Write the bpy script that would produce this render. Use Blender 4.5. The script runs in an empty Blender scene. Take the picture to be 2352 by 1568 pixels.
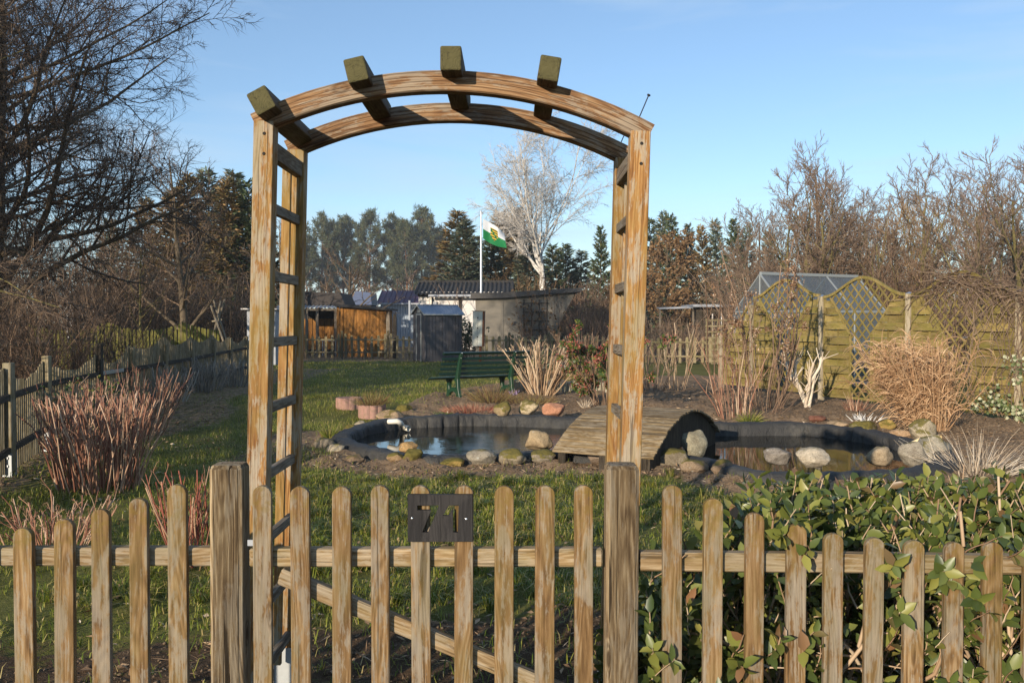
import bpy, bmesh, math, random
import numpy as np
from mathutils import Vector, Matrix, Quaternion, geometry, noise as mnoise
random.seed(7)
rng = np.random.default_rng(7)
SC = bpy.context.scene
COL = SC.collection
PI = math.pi

# ---------------------------------------------------------------- camera
F_PX, CX, CY, HZ, EYE = 2050.0, 1176.0, 784.0, 740.0, 1.53     # survey figures on a 2352 x 1568 print
PITCH = math.atan((CY - HZ) / F_PX)
CAM = Vector((0, 0, EYE))
cam_data = bpy.data.cameras.new('camera')
cam_data.sensor_width = 36
cam_data.lens = F_PX / 2352 * 36
cam_data.clip_start, cam_data.clip_end = 0.05, 3000
cam = bpy.data.objects.new('camera', cam_data)
cam.location = CAM
cam.rotation_euler = (PI / 2 - PITCH, 0, 0)
COL.objects.link(cam)
SC.camera = cam

def ray(px, py):
    x, u = (px - CX) / F_PX, (CY - py) / F_PX
    return Vector((x, math.cos(PITCH) + u * math.sin(PITCH), -math.sin(PITCH) + u * math.cos(PITCH)))
def at(px, py, Y):
    d = ray(px, py); return CAM + d * (Y / d.y)
def gnd(px, py, z=0.0):
    d = ray(px, py); return CAM + d * ((z - EYE) / d.z)

# ---------------------------------------------------------------- light
SUN_AZ, SUN_EL = math.radians(28.5), math.radians(14.5)        # sun stands behind and to the left of the camera
world = bpy.data.worlds.new('World'); SC.world = world; world.use_nodes = True
wn = world.node_tree; wn.nodes.clear()
sky = wn.nodes.new('ShaderNodeTexSky'); sky.sky_type = 'NISHITA'; sky.sun_disc = False
sky.sun_elevation = SUN_EL; sky.sun_rotation = PI + SUN_AZ
sky.altitude = 100; sky.air_density = 1.0; sky.dust_density = 0.0; sky.ozone_density = 3.2
tc = wn.nodes.new('ShaderNodeTexCoord')
def wnode(t, **k):
    n = wn.nodes.new(t)
    for a, b in k.items(): setattr(n, a, b)
    return n
mp = wnode('ShaderNodeMapping'); mp.inputs['Scale'].default_value = (1.2, 2.6, 13.0); mp.inputs['Rotation'].default_value = (0.05, 0.1, 0.25)
n1 = wnode('ShaderNodeTexNoise'); n1.inputs['Scale'].default_value = 1.1; n1.inputs['Detail'].default_value = 9; n1.inputs['Roughness'].default_value = 0.55; n1.inputs['Distortion'].default_value = 0.6
rp = wnode('ShaderNodeValToRGB'); rp.color_ramp.elements[0].position = 0.44; rp.color_ramp.elements[1].position = 0.66
rp.color_ramp.elements[0].color = (0.10, 0.10, 0.10, 1); rp.color_ramp.elements[1].color = (0.55, 0.55, 0.55, 1)
mx = wnode('ShaderNodeMix', data_type='RGBA'); mx.inputs[7].default_value = (3.3, 4.2, 5.2, 1)
bg = wnode('ShaderNodeBackground'); bg.inputs['Strength'].default_value = 0.13
wo = wnode('ShaderNodeOutputWorld')
wn.links.new(tc.outputs['Generated'], mp.inputs['Vector']); wn.links.new(mp.outputs[0], n1.inputs['Vector'])
wn.links.new(n1.outputs['Fac'], rp.inputs[0]); wn.links.new(rp.outputs[0], mx.inputs[0])
wn.links.new(sky.outputs[0], mx.inputs[6]); wn.links.new(mx.outputs[2], bg.inputs['Color']); wn.links.new(bg.outputs[0], wo.inputs[0])
sun_d = bpy.data.lights.new('sun', 'SUN'); sun_d.energy = 4.4; sun_d.angle = math.radians(0.5); sun_d.color = (1.0, 0.86, 0.68)
sun = bpy.data.objects.new('sun', sun_d); COL.objects.link(sun)
LIGHT_DIR = Vector((math.sin(SUN_AZ) * math.cos(SUN_EL), math.cos(SUN_AZ) * math.cos(SUN_EL), -math.sin(SUN_EL)))
sun.rotation_euler = LIGHT_DIR.to_track_quat('-Z', 'Y').to_euler(); sun.location = (-8, -15, 9)
SC.view_settings.view_transform = 'Standard'; SC.view_settings.look = 'None'
SC.view_settings.exposure = 0.5; SC.view_settings.gamma = 1.0; SC.view_settings.use_curve_mapping = False
SC.render.engine = 'CYCLES'
SC.cycles.max_bounces = 5; SC.cycles.diffuse_bounces = 2; SC.cycles.glossy_bounces = 3; SC.cycles.transmission_bounces = 4; SC.cycles.transparent_max_bounces = 6
SC.cycles.caustics_reflective = False; SC.cycles.caustics_refractive = False
SC.cycles.use_denoising = True
SC.cycles.use_adaptive_sampling = False

# ---------------------------------------------------------------- node helpers
class G:
    def __init__(s, name):
        s.m = bpy.data.materials.new(name); s.m.use_nodes = True
        s.nt = s.m.node_tree; s.nt.nodes.clear()
        s.tc = s.n('ShaderNodeTexCoord')
    def n(s, t, props=None, ins=None):
        nd = s.nt.nodes.new(t)
        for k, v in (props or {}).items(): setattr(nd, k, v)
        for k, v in (ins or {}).items(): s.put(nd.inputs[k], v)
        return nd
    def put(s, sock, v):
        if isinstance(v, bpy.types.NodeSocket): s.nt.links.new(v, sock)
        elif isinstance(v, (tuple, list)) and sock.type == 'RGBA' and len(v) == 3: sock.default_value = (*v, 1)
        else: sock.default_value = v
    def noise(s, vec, scale, detail=3, rough=0.55, dist=0.0, out='Fac'):
        return s.n('ShaderNodeTexNoise', None, {'Vector': vec, 'Scale': scale, 'Detail': detail, 'Roughness': rough, 'Distortion': dist}).outputs[out]
    def vor(s, vec, scale, feature='F1', out='Distance', rnd=1.0):
        return s.n('ShaderNodeTexVoronoi', {'feature': feature}, {'Vector': vec, 'Scale': scale, 'Randomness': rnd}).outputs[out]
    def ramp(s, fac, stops, interp='LINEAR'):
        nd = s.n('ShaderNodeValToRGB', None, {0: fac}); cr = nd.color_ramp; cr.interpolation = interp
        while len(cr.elements) < len(stops): cr.elements.new(0.5)
        for e, (p, c) in zip(cr.elements, stops):
            e.position = p; e.color = (c, c, c, 1) if isinstance(c, (int, float)) else (*c, 1)
        return nd.outputs[0]
    def mix(s, fac, a, b, blend='MIX'):
        nd = s.n('ShaderNodeMix', {'data_type': 'RGBA', 'blend_type': blend})
        s.put(nd.inputs[0], fac); s.put(nd.inputs[6], a); s.put(nd.inputs[7], b)
        return nd.outputs[2]
    def math(s, op, a, b=0.0, clamp=False):
        nd = s.n('ShaderNodeMath', {'operation': op, 'use_clamp': clamp}); s.put(nd.inputs[0], a); s.put(nd.inputs[1], b)
        return nd.outputs[0]
    def vmul(s, v, xyz):
        nd = s.n('ShaderNodeVectorMath', {'operation': 'MULTIPLY'}); s.put(nd.inputs[0], v); s.put(nd.inputs[1], xyz); return nd.outputs[0]
    def vadd(s, v, w):
        nd = s.n('ShaderNodeVectorMath', {'operation': 'ADD'}); s.put(nd.inputs[0], v); s.put(nd.inputs[1], w); return nd.outputs[0]
    def sep(s, v):
        return s.n('ShaderNodeSeparateXYZ', None, {0: v}).outputs
    def bump(s, h, strength=0.5, dist=0.01, normal=None):
        i = {'Strength': strength, 'Distance': dist, 'Height': h}
        if normal is not None: i['Normal'] = normal
        return s.n('ShaderNodeBump', None, i).outputs[0]
    def objrand(s): return s.n('ShaderNodeObjectInfo').outputs['Random']
    def island(s): return s.n('ShaderNodeNewGeometry').outputs['Random Per Island']
    def rvec(s, seedmul=(17.0, 29.0, 41.0)):
        r = s.objrand(); c = s.n('ShaderNodeCombineXYZ')
        for k in range(3): s.put(c.inputs[k], s.math('MULTIPLY', r, seedmul[k]))
        return s.vadd(s.tc.outputs['Object'], c.outputs[0])
    def out(s, color, rough=0.8, normal=None, spec=0.3, **extra):
        b = s.n('ShaderNodeBsdfPrincipled', None, {'Base Color': color, 'Roughness': rough, 'Specular IOR Level': spec})
        if normal is not None: s.put(b.inputs['Normal'], normal)
        for k, v in extra.items(): s.put(b.inputs[k.replace('_', ' ')], v)
        o = s.n('ShaderNodeOutputMaterial'); s.nt.links.new(b.outputs[0], o.inputs[0]); s.bsdf = b
        return s.m

def wood(name, dark, mid, light, grey=(0.36, 0.34, 0.30), grey_amt=0.5, lichen=None, lichen_top=0.0, tint=0.35, fine=1.0, crack=0.6, moss=None, moss_amt=0.0, rough=0.82, attr=None, lam=0.0, flute=False, ends=False):
    """weathered softwood whose grain runs along the local Z axis"""
    g = G(name)
    v = g.rvec()
    if attr:
        av = g.n('ShaderNodeAttribute', {'attribute_name': attr}).outputs['Vector']; r_ = g.objrand(); cc = g.n('ShaderNodeCombineXYZ')
        for k_ in range(3): g.put(cc.inputs[k_], g.math('MULTIPLY', r_, 13.0 + 9 * k_))
        v = g.vadd(av, cc.outputs[0])
    s1 = g.vmul(v, (1, 1, 0.05))
    s2 = g.vmul(v, (1, 1, 0.11))
    kn = g.vor(g.vmul(v, (1, 0.35, 0.20)), 12.5)
    knot = g.ramp(kn, [(0.0, 1.0), (0.16, 0.0)])
    arg = g.math('ADD', g.math('MULTIPLY', g.noise(s2, 11.0, 1.5, 0.45), 130.0), g.math('MULTIPLY', knot, 14.0))
    grain = g.math('ADD', g.math('MULTIPLY', g.math('SINE', arg), 0.5), 0.5)
    streak = g.math('ADD', g.math('MULTIPLY', g.math('SUBTRACT', g.noise(s1, 150.0 * fine, 5, 0.72), 0.5), 1.12), 0.5)
    big = g.noise(s1, 26.0, 3, 0.6)
    f = g.math('ADD', g.math('MULTIPLY', grain, 0.13), g.math('ADD', g.math('MULTIPLY', streak, 0.66), g.math('MULTIPLY', big, 0.34)))
    col = g.ramp(f, [(0.40, dark), (0.56, mid), (0.72, light)])
    p1 = g.noise(g.vmul(v, (1, 1, 0.30)), 13.0, 9, 0.74, 0.3)
    p2 = g.noise(g.vmul(v, (1, 1, 0.16)), 70.0, 4, 0.7)
    gm = g.math('ADD', g.math('MULTIPLY', p1, 0.72), g.math('ADD', g.math('MULTIPLY', p2, 0.26), g.math('MULTIPLY', streak, 0.16)))
    gm = g.ramp(gm, [(0.560, 0.0), (0.60, grey_amt * 0.75), (0.72, grey_amt)])
    dk = g.ramp(g.noise(g.vmul(v, (1, 1, 0.12)), 7.0, 5, 0.6), [(0.35, 0.45), (0.55, 0.0)])
    col = g.mix(dk, col, tuple(c * 0.9 for c in dark))
    gcol = g.mix(streak, tuple(c * 0.62 for c in grey), tuple(min(1, c * 1.35) for c in grey))
    col = g.mix(gm, col, gcol)
    r = g.objrand()
    col = g.mix(tint, col, g.mix(1.0, col, g.ramp(r, [(0, (0.62, 0.58, 0.52)), (0.5, (1, 1, 1)), (1, (1.25, 1.2, 1.1))]), 'MULTIPLY'))
    if lam:
        lw = g.math('FRACT', g.math('MULTIPLY', g.math('ADD', g.sep(av)[1], g.math('MULTIPLY', g.noise(av, 3.0, 2), 0.004)), lam))
        col = g.mix(g.ramp(lw, [(0.0, 0.85), (0.15, 0.0), (0.86, 0.0), (1.0, 0.85)]), col, tuple(c * 0.4 for c in dark))
    if flute:      # groove shading painted as dark stripes, along with settled dirt
        ob = g.sep(g.tc.outputs['Object']); dmin = None
        for k_ in (0, 1):
            fr = g.ramp(g.math('FRACT', g.math('DIVIDE', g.math('ADD', ob[k_], .036), .072 / 21)), [(0.45, 0.0), (0.66, 0.75), (0.95, 0.75), (1.0, 0.1)])
            on = g.math('LESS_THAN', g.math('ABSOLUTE', ob[k_]), .0365)
            f_ = g.math('MULTIPLY', fr, on); dmin = f_ if dmin is None else g.math('MINIMUM', g.math('ADD', dmin, g.math('MULTIPLY', f_, g.math('GREATER_THAN', g.math('ABSOLUTE', ob[0]), .0365))), 0.8)
            if k_ == 0: dmin = g.math('MULTIPLY', dmin, g.math('GREATER_THAN', g.math('ABSOLUTE', ob[1]), .0365))
        col = g.mix(dmin, col, tuple(c * 0.35 for c in dark))
    cr = g.ramp(g.noise(g.vmul(v, (1, 1, 0.025)), 55.0, 3, 0.55, 0.6), [(0.345, crack), (0.385, 0.0)])
    col = g.mix(cr, col, tuple(c * 0.25 for c in dark))
    kc = g.ramp(kn, [(0.0, 0.85), (0.05, 0.8), (0.075, 0.15), (0.09, 0.55), (0.12, 0.0)])
    col = g.mix(kc, col, tuple(c * 0.45 for c in dark))
    if lichen is not None:
        gz = g.sep(g.tc.outputs['Generated'])[2]
        top = g.ramp(gz, [(0.84, 0.0), (0.985, 1.0)])
        lm = g.math('MULTIPLY', g.ramp(g.noise(v, 34.0, 5, 0.7), [(0.46, 0.0), (0.6, 1.0)]), g.math('MULTIPLY', top, lichen_top))
        col = g.mix(lm, col, lichen)
    if moss is not None:
        mm = g.ramp(g.noise(g.vmul(v, (1, 1, 0.3)), 9.0, 6, 0.7), [(0.45, 0.0), (0.62, moss_amt)])
        col = g.mix(mm, col, moss)
    if ends:       # growth rings and drying cracks on the sawn ends
        ob = g.tc.outputs['Object']; nz_ = g.sep(g.n('ShaderNodeNewGeometry').outputs['Normal'])[1]
        e_ = g.math('GREATER_THAN', g.math('ABSOLUTE', nz_), 0.8)
        sh_ = g.vadd(g.vmul(ob, (1, 1, 0)), (0.008, -0.01, 0))
        d_ = g.n('ShaderNodeVectorMath', {'operation': 'LENGTH'}, {0: sh_}).outputs['Value']
        rg = g.ramp(g.math('FRACT', g.math('MULTIPLY', g.math('ADD', d_, g.math('MULTIPLY', g.noise(ob, 30, 3), 0.006)), 190.0)), [(0.0, 0.55), (0.35, 0.0), (0.8, 0.0), (1.0, 0.55)])
        vc = g.noise(g.vmul(v, (1, 1, 0)), 26.0, 3, 0.5, 0.8)
        ck = g.ramp(g.math('ABSOLUTE', g.math('SUBTRACT', vc, 0.5)), [(0.0, 0.9), (0.012, 0.0)])
        ec = g.mix(g.noise(v, 25, 4, .7), (0.060, 0.055, 0.020), (0.130, 0.115, 0.048))
        ec = g.mix(rg, ec, (0.05, 0.04, 0.018)); ec = g.mix(ck, ec, (0.012, 0.010, 0.006))
        col = g.mix(e_, col, ec)
    h = g.math('ADD', g.math('MULTIPLY', streak, 0.7), g.math('MULTIPLY', grain, 0.3))
    h = g.math('SUBTRACT', h, g.math('MULTIPLY', cr, 1.2))
    return g.out(col, rough, g.bump(h, 0.55, 0.004), 0.25)

def plain(name, col, rough=0.7, var=0.25, scale=20.0, bump=0.2, metallic=0.0, spec=0.4, stretch=(1, 1, 1), dirt=None, dirt_amt=0.5):
    g = G(name)
    v = g.vmul(g.rvec(), stretch)
    n = g.noise(v, scale, 5, 0.65)
    c = g.mix(n, tuple(x * (1 - var) for x in col), tuple(min(1, x * (1 + var)) for x in col))
    if dirt is not None:
        d = g.ramp(g.noise(v, scale * 0.23, 6, 0.7), [(0.42, 0), (0.68, dirt_amt)])
        c = g.mix(d, c, dirt)
    return g.out(c, rough, g.bump(n, bump, 0.01), spec, Metallic=metallic)

def leafy(name, stops, rough=0.5, trans=0.25, spec=0.4, scale=0.0):
    """leaves, needles, blades: one colour per leaf, some light passing through"""
    g = G(name)
    c = g.ramp(g.math('FRACT', g.math('ADD', g.island(), g.objrand())), stops)
    if scale:
        c = g.mix(0.5, c, g.mix(1.0, c, g.ramp(g.noise(g.tc.outputs['Object'], scale, 3), [(0.3, (0.55, 0.5, 0.45)), (0.7, (1.35, 1.35, 1.2))]), 'MULTIPLY'))
    b = g.n('ShaderNodeBsdfPrincipled', None, {'Base Color': c, 'Roughness': rough, 'Specular IOR Level': spec})
    o = g.n('ShaderNodeOutputMaterial')
    if trans > 0:
        t = g.n('ShaderNodeBsdfTranslucent', None, {'Color': c})
        mxs = g.n('ShaderNodeMixShader', None, {0: trans, 1: b.outputs[0], 2: t.outputs[0]})
        g.nt.links.new(mxs.outputs[0], o.inputs[0])
    else:
        g.nt.links.new(b.outputs[0], o.inputs[0])
    return g.m

# ---------------------------------------------------------------- object helpers
def tag(o, label=None, cat=None, group=None, kind=None):
    if label: o['label'] = label
    if cat: o['category'] = cat
    if group: o['group'] = group
    if kind: o['kind'] = kind
    return o
def thing(name, label, cat, loc=(0, 0, 0), rot=(0, 0, 0), group=None):
    o = bpy.data.objects.new(name, None); COL.objects.link(o)
    o.empty_display_size = 0.1
    o.location = loc; o.rotation_euler = rot
    return tag(o, label, cat, group)
def link(name, me, mat, parent=None, loc=(0, 0, 0), rot=None, scale=None):
    o = bpy.data.objects.new(name, me); COL.objects.link(o)
    if mat is not None and not me.materials: me.materials.append(mat)
    o.location = loc
    if rot is not None:
        if isinstance(rot, Quaternion): o.rotation_mode = 'QUATERNION'; o.rotation_quaternion = rot
        else: o.rotation_euler = rot
    if scale is not None: o.scale = scale
    if parent is not None: o.parent = parent
    return o
def mk(V, F, smooth=False, name='m'):
    """mesh from an (n,3) array and an (m,k) array, or a list of face tuples"""
    me = bpy.data.meshes.new(name)
    if isinstance(F, np.ndarray):
        V = np.asarray(V, dtype=np.float32); k = F.shape[1]; m = F.shape[0]
        me.vertices.add(len(V)); me.vertices.foreach_set('co', V.ravel())
        me.loops.add(m * k); me.loops.foreach_set('vertex_index', F.astype(np.int32).ravel())
        me.polygons.add(m); me.polygons.foreach_set('loop_start', np.arange(0, m * k, k, dtype=np.int32))
        if smooth: me.polygons.foreach_set('use_smooth', np.ones(m, dtype=bool))
        me.update(calc_edges=True)
    else:
        me.from_pydata([tuple(v) for v in V], [], F); me.update()
        if smooth:
            for p in me.polygons: p.use_smooth = True
    return me
def cat_geo(parts):
    Vs, Fs, o = [], [], 0
    for V, F in parts:
        Vs.append(V); Fs.append(F + o); o += len(V)
    return np.concatenate(Vs), np.concatenate(Fs)
def bm_mesh(bm, smooth=False):
    me = bpy.data.meshes.new('m'); bm.normal_update(); bm.to_mesh(me); bm.free()
    if smooth:
        for p in me.polygons: p.use_smooth = True
    return me
_rb = {}
def rbox(w, t, L, bev=0.004, seg=2):
    """rounded timber, base at z=0, centred in x and y"""
    key = (round(w, 4), round(t, 4), round(L, 4), bev, seg)
    if key not in _rb or True:
        bm = bmesh.new(); bmesh.ops.create_cube(bm, size=1)
        bmesh.ops.scale(bm, vec=(w, t, L), verts=bm.verts); bmesh.ops.translate(bm, vec=(0, 0, L / 2), verts=bm.verts)
        if bev > 0: bmesh.ops.bevel(bm, geom=bm.edges[:], offset=bev, segments=seg, affect='EDGES', profile=0.5)
        _rb[key] = bm_mesh(bm)
    return _rb[key]
_cache = {}
def cached(key, fn):
    if key not in _cache: _cache[key] = fn()
    return _cache[key]
def frame(d, ny):
    z = Vector(d).normalized(); y = Vector(ny); y = (y - z * y.dot(z)).normalized(); x = y.cross(z)
    return Matrix((x, y, z)).transposed().to_quaternion()
def beam(name, p0, p1, w, t, mat, parent=None, ny=(0, -1, 0), bev=0.003, seg=1, ext=0.0):
    """timber from p0 to p1; t is its thickness along ny, w across"""
    p0, p1 = Vector(p0), Vector(p1); d = p1 - p0; L = round(d.length, 3)
    me = cached(('b', round(w, 4), round(t, 4), L, bev, mat.name), lambda: rbox(w, t, L, min(bev, w * 0.3, t * 0.3), seg))
    return link(name, me, mat, parent, p0, frame(d, ny))
def boxmesh(bounds_list):
    V, F = [], []
    for (x0, x1, y0, y1, z0, z1) in bounds_list:
        o = len(V)
        V += [(x0, y0, z0), (x1, y0, z0), (x1, y1, z0), (x0, y1, z0), (x0, y0, z1), (x1, y0, z1), (x1, y1, z1), (x0, y1, z1)]
        F += [(o, o + 3, o + 2, o + 1), (o + 4, o + 5, o + 6, o + 7), (o, o + 1, o + 5, o + 4), (o + 1, o + 2, o + 6, o + 5), (o + 2, o + 3, o + 7, o + 6), (o + 3, o, o + 4, o + 7)]
    return mk(V, F)
def prism(poly, y0, y1):
    """polygon in x,z pulled from y0 to y1"""
    n = len(poly); V = [(x, y0, z) for x, z in poly] + [(x, y1, z) for x, z in poly]
    F = [tuple(range(n)), tuple(range(2 * n - 1, n - 1, -1))] + [(i, i + n, (i + 1) % n + n, (i + 1) % n) for i in range(n)]
    me = mk(V, F); bm = bmesh.new(); bm.from_mesh(me); bmesh.ops.recalc_face_normals(bm, faces=bm.faces[:]); bm.to_mesh(me); bm.free()
    return me
def norm(a): return a / np.maximum(np.linalg.norm(a, axis=-1, keepdims=True), 1e-9)
def tubes(P, R, sides=4):
    """many tubes at once: P (n,K,3), R (n,K)"""
    n, K, _ = P.shape
    T = np.empty_like(P); T[:, 1:-1] = P[:, 2:] - P[:, :-2]; T[:, 0] = P[:, 1] - P[:, 0]; T[:, -1] = P[:, -1] - P[:, -2]
    T = norm(T)
    ref = np.where(np.abs(T[:, :1, 2:3]) > 0.9, np.array([[[1.0, 0, 0]]]), np.array([[[0, 0, 1.0]]]))
    A = norm(np.cross(T, np.broadcast_to(ref, T.shape))); B = np.cross(T, A)
    ang = np.arange(sides) * 2 * PI / sides
    V = P[:, :, None, :] + R[:, :, None, None] * (A[:, :, None, :] * np.cos(ang)[None, None, :, None] + B[:, :, None, :] * np.sin(ang)[None, None, :, None])
    idx = np.arange(n * K * sides).reshape(n, K, sides)
    a = idx[:, :-1, :]; b = np.roll(idx, -1, 2)[:, :-1, :]; c = np.roll(idx, -1, 2)[:, 1:, :]; d = idx[:, 1:, :]
    return V.reshape(-1, 3), np.stack([a, b, c, d], -1).reshape(-1, 4)
def cones(P, R):
    """thin twigs that run out to a point: three-sided, P (n,2 or 3,3)"""
    n, K, _ = P.shape; T = norm(P[:, -1] - P[:, 0]); A = norm(np.cross(T, rdirs(n))); B = np.cross(T, A); ang = np.arange(3) * 2 * PI / 3
    ring = lambda k, f: P[:, k, None, :] + (R[:, k] * f)[:, None, None] * (A[:, None, :] * np.cos(ang)[None, :, None] + B[:, None, :] * np.sin(ang)[None, :, None])
    if K == 2:
        V = np.concatenate([ring(0, 1), P[:, 1:2]], 1); F = np.array([[0, 1, 3], [1, 2, 3], [2, 0, 3]]); return V.reshape(-1, 3), (np.arange(n)[:, None, None] * 4 + F[None]).reshape(-1, 3)
    V = np.concatenate([ring(0, 1), ring(1, 1), P[:, 2:3]], 1)
    F = np.array([[0, 1, 4], [0, 4, 3], [1, 2, 5], [1, 5, 4], [2, 0, 3], [2, 3, 5], [3, 4, 6], [4, 5, 6], [5, 3, 6]])
    return V.reshape(-1, 3), (np.arange(n)[:, None, None] * 7 + F[None]).reshape(-1, 3)
def tris(geo):
    V, F = geo; return (V, F) if F.shape[1] == 3 else (V, np.concatenate([F[:, [0, 1, 2]], F[:, [0, 2, 3]]]))
def tube1(points, radii, sides=8):
    P = np.array([tuple(p) for p in points], float)[None]
    R = np.full((1, P.shape[1]), radii, float) if np.isscalar(radii) else np.array(radii, float)[None]
    return tubes(P, R, sides)
def leaves(pos, dirv, up, L, W, fold=0.15, shape='leaf'):
    """pos (n,3) base of each leaf, dirv its axis, up its rough normal; L, W arrays. Returns tris."""
    n = len(pos); d = norm(dirv); s = norm(np.cross(d, up)); u = np.cross(s, d)
    L = np.broadcast_to(L, (n,))[:, None]; W = np.broadcast_to(W, (n,))[:, None]
    if shape == 'blade':           # a long triangle
        V = np.stack([pos - s * W * 0.5, pos + s * W * 0.5, pos + d * L], 1)
        F = np.arange(n * 3).reshape(n, 3)
        return V.reshape(-1, 3), F
    if shape == 'diamond':
        V = np.stack([pos, pos + d * L * 0.45 + s * W * 0.5 + u * W * fold, pos + d * L, pos + d * L * 0.45 - s * W * 0.5 + u * W * fold], 1)
        i = np.arange(n)[:, None] * 4
        F = np.concatenate([i + np.array([[0, 1, 2]]), i + np.array([[0, 2, 3]])])
        return V.reshape(-1, 3), F
    # leaf with a midrib: 4 axis points, 2x2 side points
    ax = [0.0, 0.32, 0.68, 1.0]; wd = [0.0, 0.5, 0.42, 0.0]
    c = [pos + d * L * a - u * L * 0.10 * (a * a) for a in ax]
    l = [c[k] - s * W * wd[k] + u * W * fold for k in (1, 2)]; r = [c[k] + s * W * wd[k] + u * W * fold for k in (1, 2)]
    V = np.stack([c[0], c[1], c[2], c[3], l[0], l[1], r[0], r[1]], 1)
    t = np.array([[0, 1, 4], [4, 1, 2], [4, 2, 5], [5, 2, 3], [0, 6, 1], [6, 2, 1], [6, 7, 2], [7, 3, 2]])
    F = (np.arange(n)[:, None, None] * 8 + t[None]).reshape(-1, 3)
    return V.reshape(-1, 3), F
def rdirs(n, up=0.0):
    d = rng.normal(size=(n, 3)); d[:, 2] += up; return norm(d)
def grow(P, R, per, length, ang, K=5, up=0.0, wig=0.12, t0=0.25, t1=1.0, rr=0.6, rmin=0.003, tip=0.35, var=0.35, taper_len=0.5, fixed=None):
    """side branches on every branch of P"""
    n, Kp, _ = P.shape
    m = n * per
    idx = np.repeat(np.arange(n), per)
    t = t0 + (t1 - t0) * ((np.tile(np.arange(per), n) + rng.random(m)) / per)
    f = t * (Kp - 1); k = np.minimum(f.astype(int), Kp - 2); w = (f - k)[:, None]
    a, b = P[idx, k], P[idx, k + 1]
    pos = a * (1 - w) + b * w
    tan = norm(b - a)
    r0 = np.maximum((R[idx, k] * (1 - w[:, 0]) + R[idx, k + 1] * w[:, 0]) * rr, rmin)
    perp = rng.normal(size=(m, 3)); perp = norm(perp - tan * (perp * tan).sum(1, keepdims=True))
    an = np.radians(ang) * (1 + var * (rng.random(m) - 0.5))[:, None] if False else (np.radians(ang) * (1 + var * (rng.random(m) * 2 - 1)))[:, None]
    d = tan * np.cos(an) + perp * np.sin(an)
    plen = np.linalg.norm(P[idx, -1] - P[idx, 0], axis=1)
    L = (length if fixed is None else fixed) * (1 - taper_len * t) * (1 + var * (rng.random(m) * 2 - 1))
    if fixed is None: L = L * plen
    Q = np.empty((m, K, 3)); Q[:, 0] = pos
    st = (L / (K - 1))[:, None]
    for j in range(1, K):
        d = norm(d + np.array([0, 0, up]) + rng.normal(size=(m, 3)) * wig)
        Q[:, j] = Q[:, j - 1] + d * st
    Rq = r0[:, None] * np.linspace(1, tip, K)[None]
    return Q, np.maximum(Rq, rmin * 0.5)
def catmull(pts, n, closed=True):
    pts = [np.array(p, float) for p in pts]; m = len(pts); out = []
    for i in range(m if closed else m - 1):
        g = (lambda k: pts[k % m]) if closed else (lambda k: pts[min(max(k, 0), m - 1)])
        p0, p1, p2, p3 = g(i - 1), g(i), g(i + 1), g(i + 2)
        for s in range(n):
            t = s / n
            out.append(0.5 * ((2 * p1) + (-p0 + p2) * t + (2 * p0 - 5 * p1 + 4 * p2 - p3) * t * t + (-p0 + 3 * p1 - 3 * p2 + p3) * t ** 3))
    if not closed: out.append(pts[-1])
    return np.array(out)
_ph = rng.random((40, 3)) * 2 * PI; _fd = rng.normal(size=(40, 2)); _fd /= np.linalg.norm(_fd, axis=1, keepdims=True)
def wob(x, y, freq, k0=0, n=8):
    s = 0
    for k in range(k0, k0 + n):
        fr = freq * (0.6 + 0.9 * ((k * 37) % 11) / 11)
        s = s + np.sin((x * _fd[k % 40, 0] + y * _fd[k % 40, 1]) * fr + _ph[k % 40, 0])
    return s / math.sqrt(n)
# ---------------------------------------------------------------- materials
M = {}
M['picket'] = wood('picket wood', (0.1004, 0.05508, 0.02138), (0.2138, 0.1264, 0.05314), (0.324, 0.2236, 0.1199), grey=(0.2592, 0.23, 0.1814), grey_amt=0.8, lichen=(0.1685, 0.1102, 0.01944), lichen_top=0.7, moss=(0.1296, 0.1069, 0.02916), moss_amt=0.35)
M['rail'] = wood('rail wood', (0.144, 0.092, 0.04), (0.272, 0.184, 0.092), (0.416, 0.32, 0.2), grey=(0.352, 0.304, 0.232), grey_amt=0.7, moss=(0.168, 0.136, 0.04), moss_amt=0.4)
M['gatepost'] = wood('grooved post wood', (0.1014, 0.0663, 0.0351), (0.2574, 0.1833, 0.1014), (0.4524, 0.3588, 0.2262), grey=(0.3276, 0.2964, 0.2418), grey_amt=0.45, fine=1.1, crack=0.95, flute=True)
M['arch'] = wood('stained arch wood', (0.15, 0.065, 0.022), (0.31, 0.155, 0.048), (0.43, 0.265, 0.11), grey=(0.36, 0.325, 0.255), grey_amt=0.85, tint=0.2, fine=1.25, moss=(0.2295, 0.1615, 0.0425), moss_amt=0.6)
M['archbar'] = wood('arch bar wood', (0.11, 0.052, 0.024), (0.235, 0.128, 0.058), (0.35, 0.22, 0.115), grey=(0.32, 0.28, 0.215), grey_amt=0.7, tint=0.2, fine=1.1, crack=0.5, attr='wc', lam=62.0)
M['beam'] = wood('mossy beam wood', (0.05, 0.034, 0.02), (0.095, 0.065, 0.038), (0.15, 0.105, 0.06), grey=(0.13, 0.11, 0.075), grey_amt=0.5, tint=0.2, moss=(0.10, 0.095, 0.032), moss_amt=0.4, ends=True)
M['rung'] = wood('grey rung wood', (0.09, 0.0675, 0.045), (0.18, 0.1395, 0.099), (0.279, 0.234, 0.18), grey=(0.243, 0.225, 0.189), grey_amt=0.6)
M['deck'] = wood('deck wood', (0.11, 0.072, 0.034), (0.215, 0.15, 0.075), (0.31, 0.23, 0.125), grey=(0.40, 0.34, 0.25), grey_amt=0.6, tint=0.85)
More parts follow.
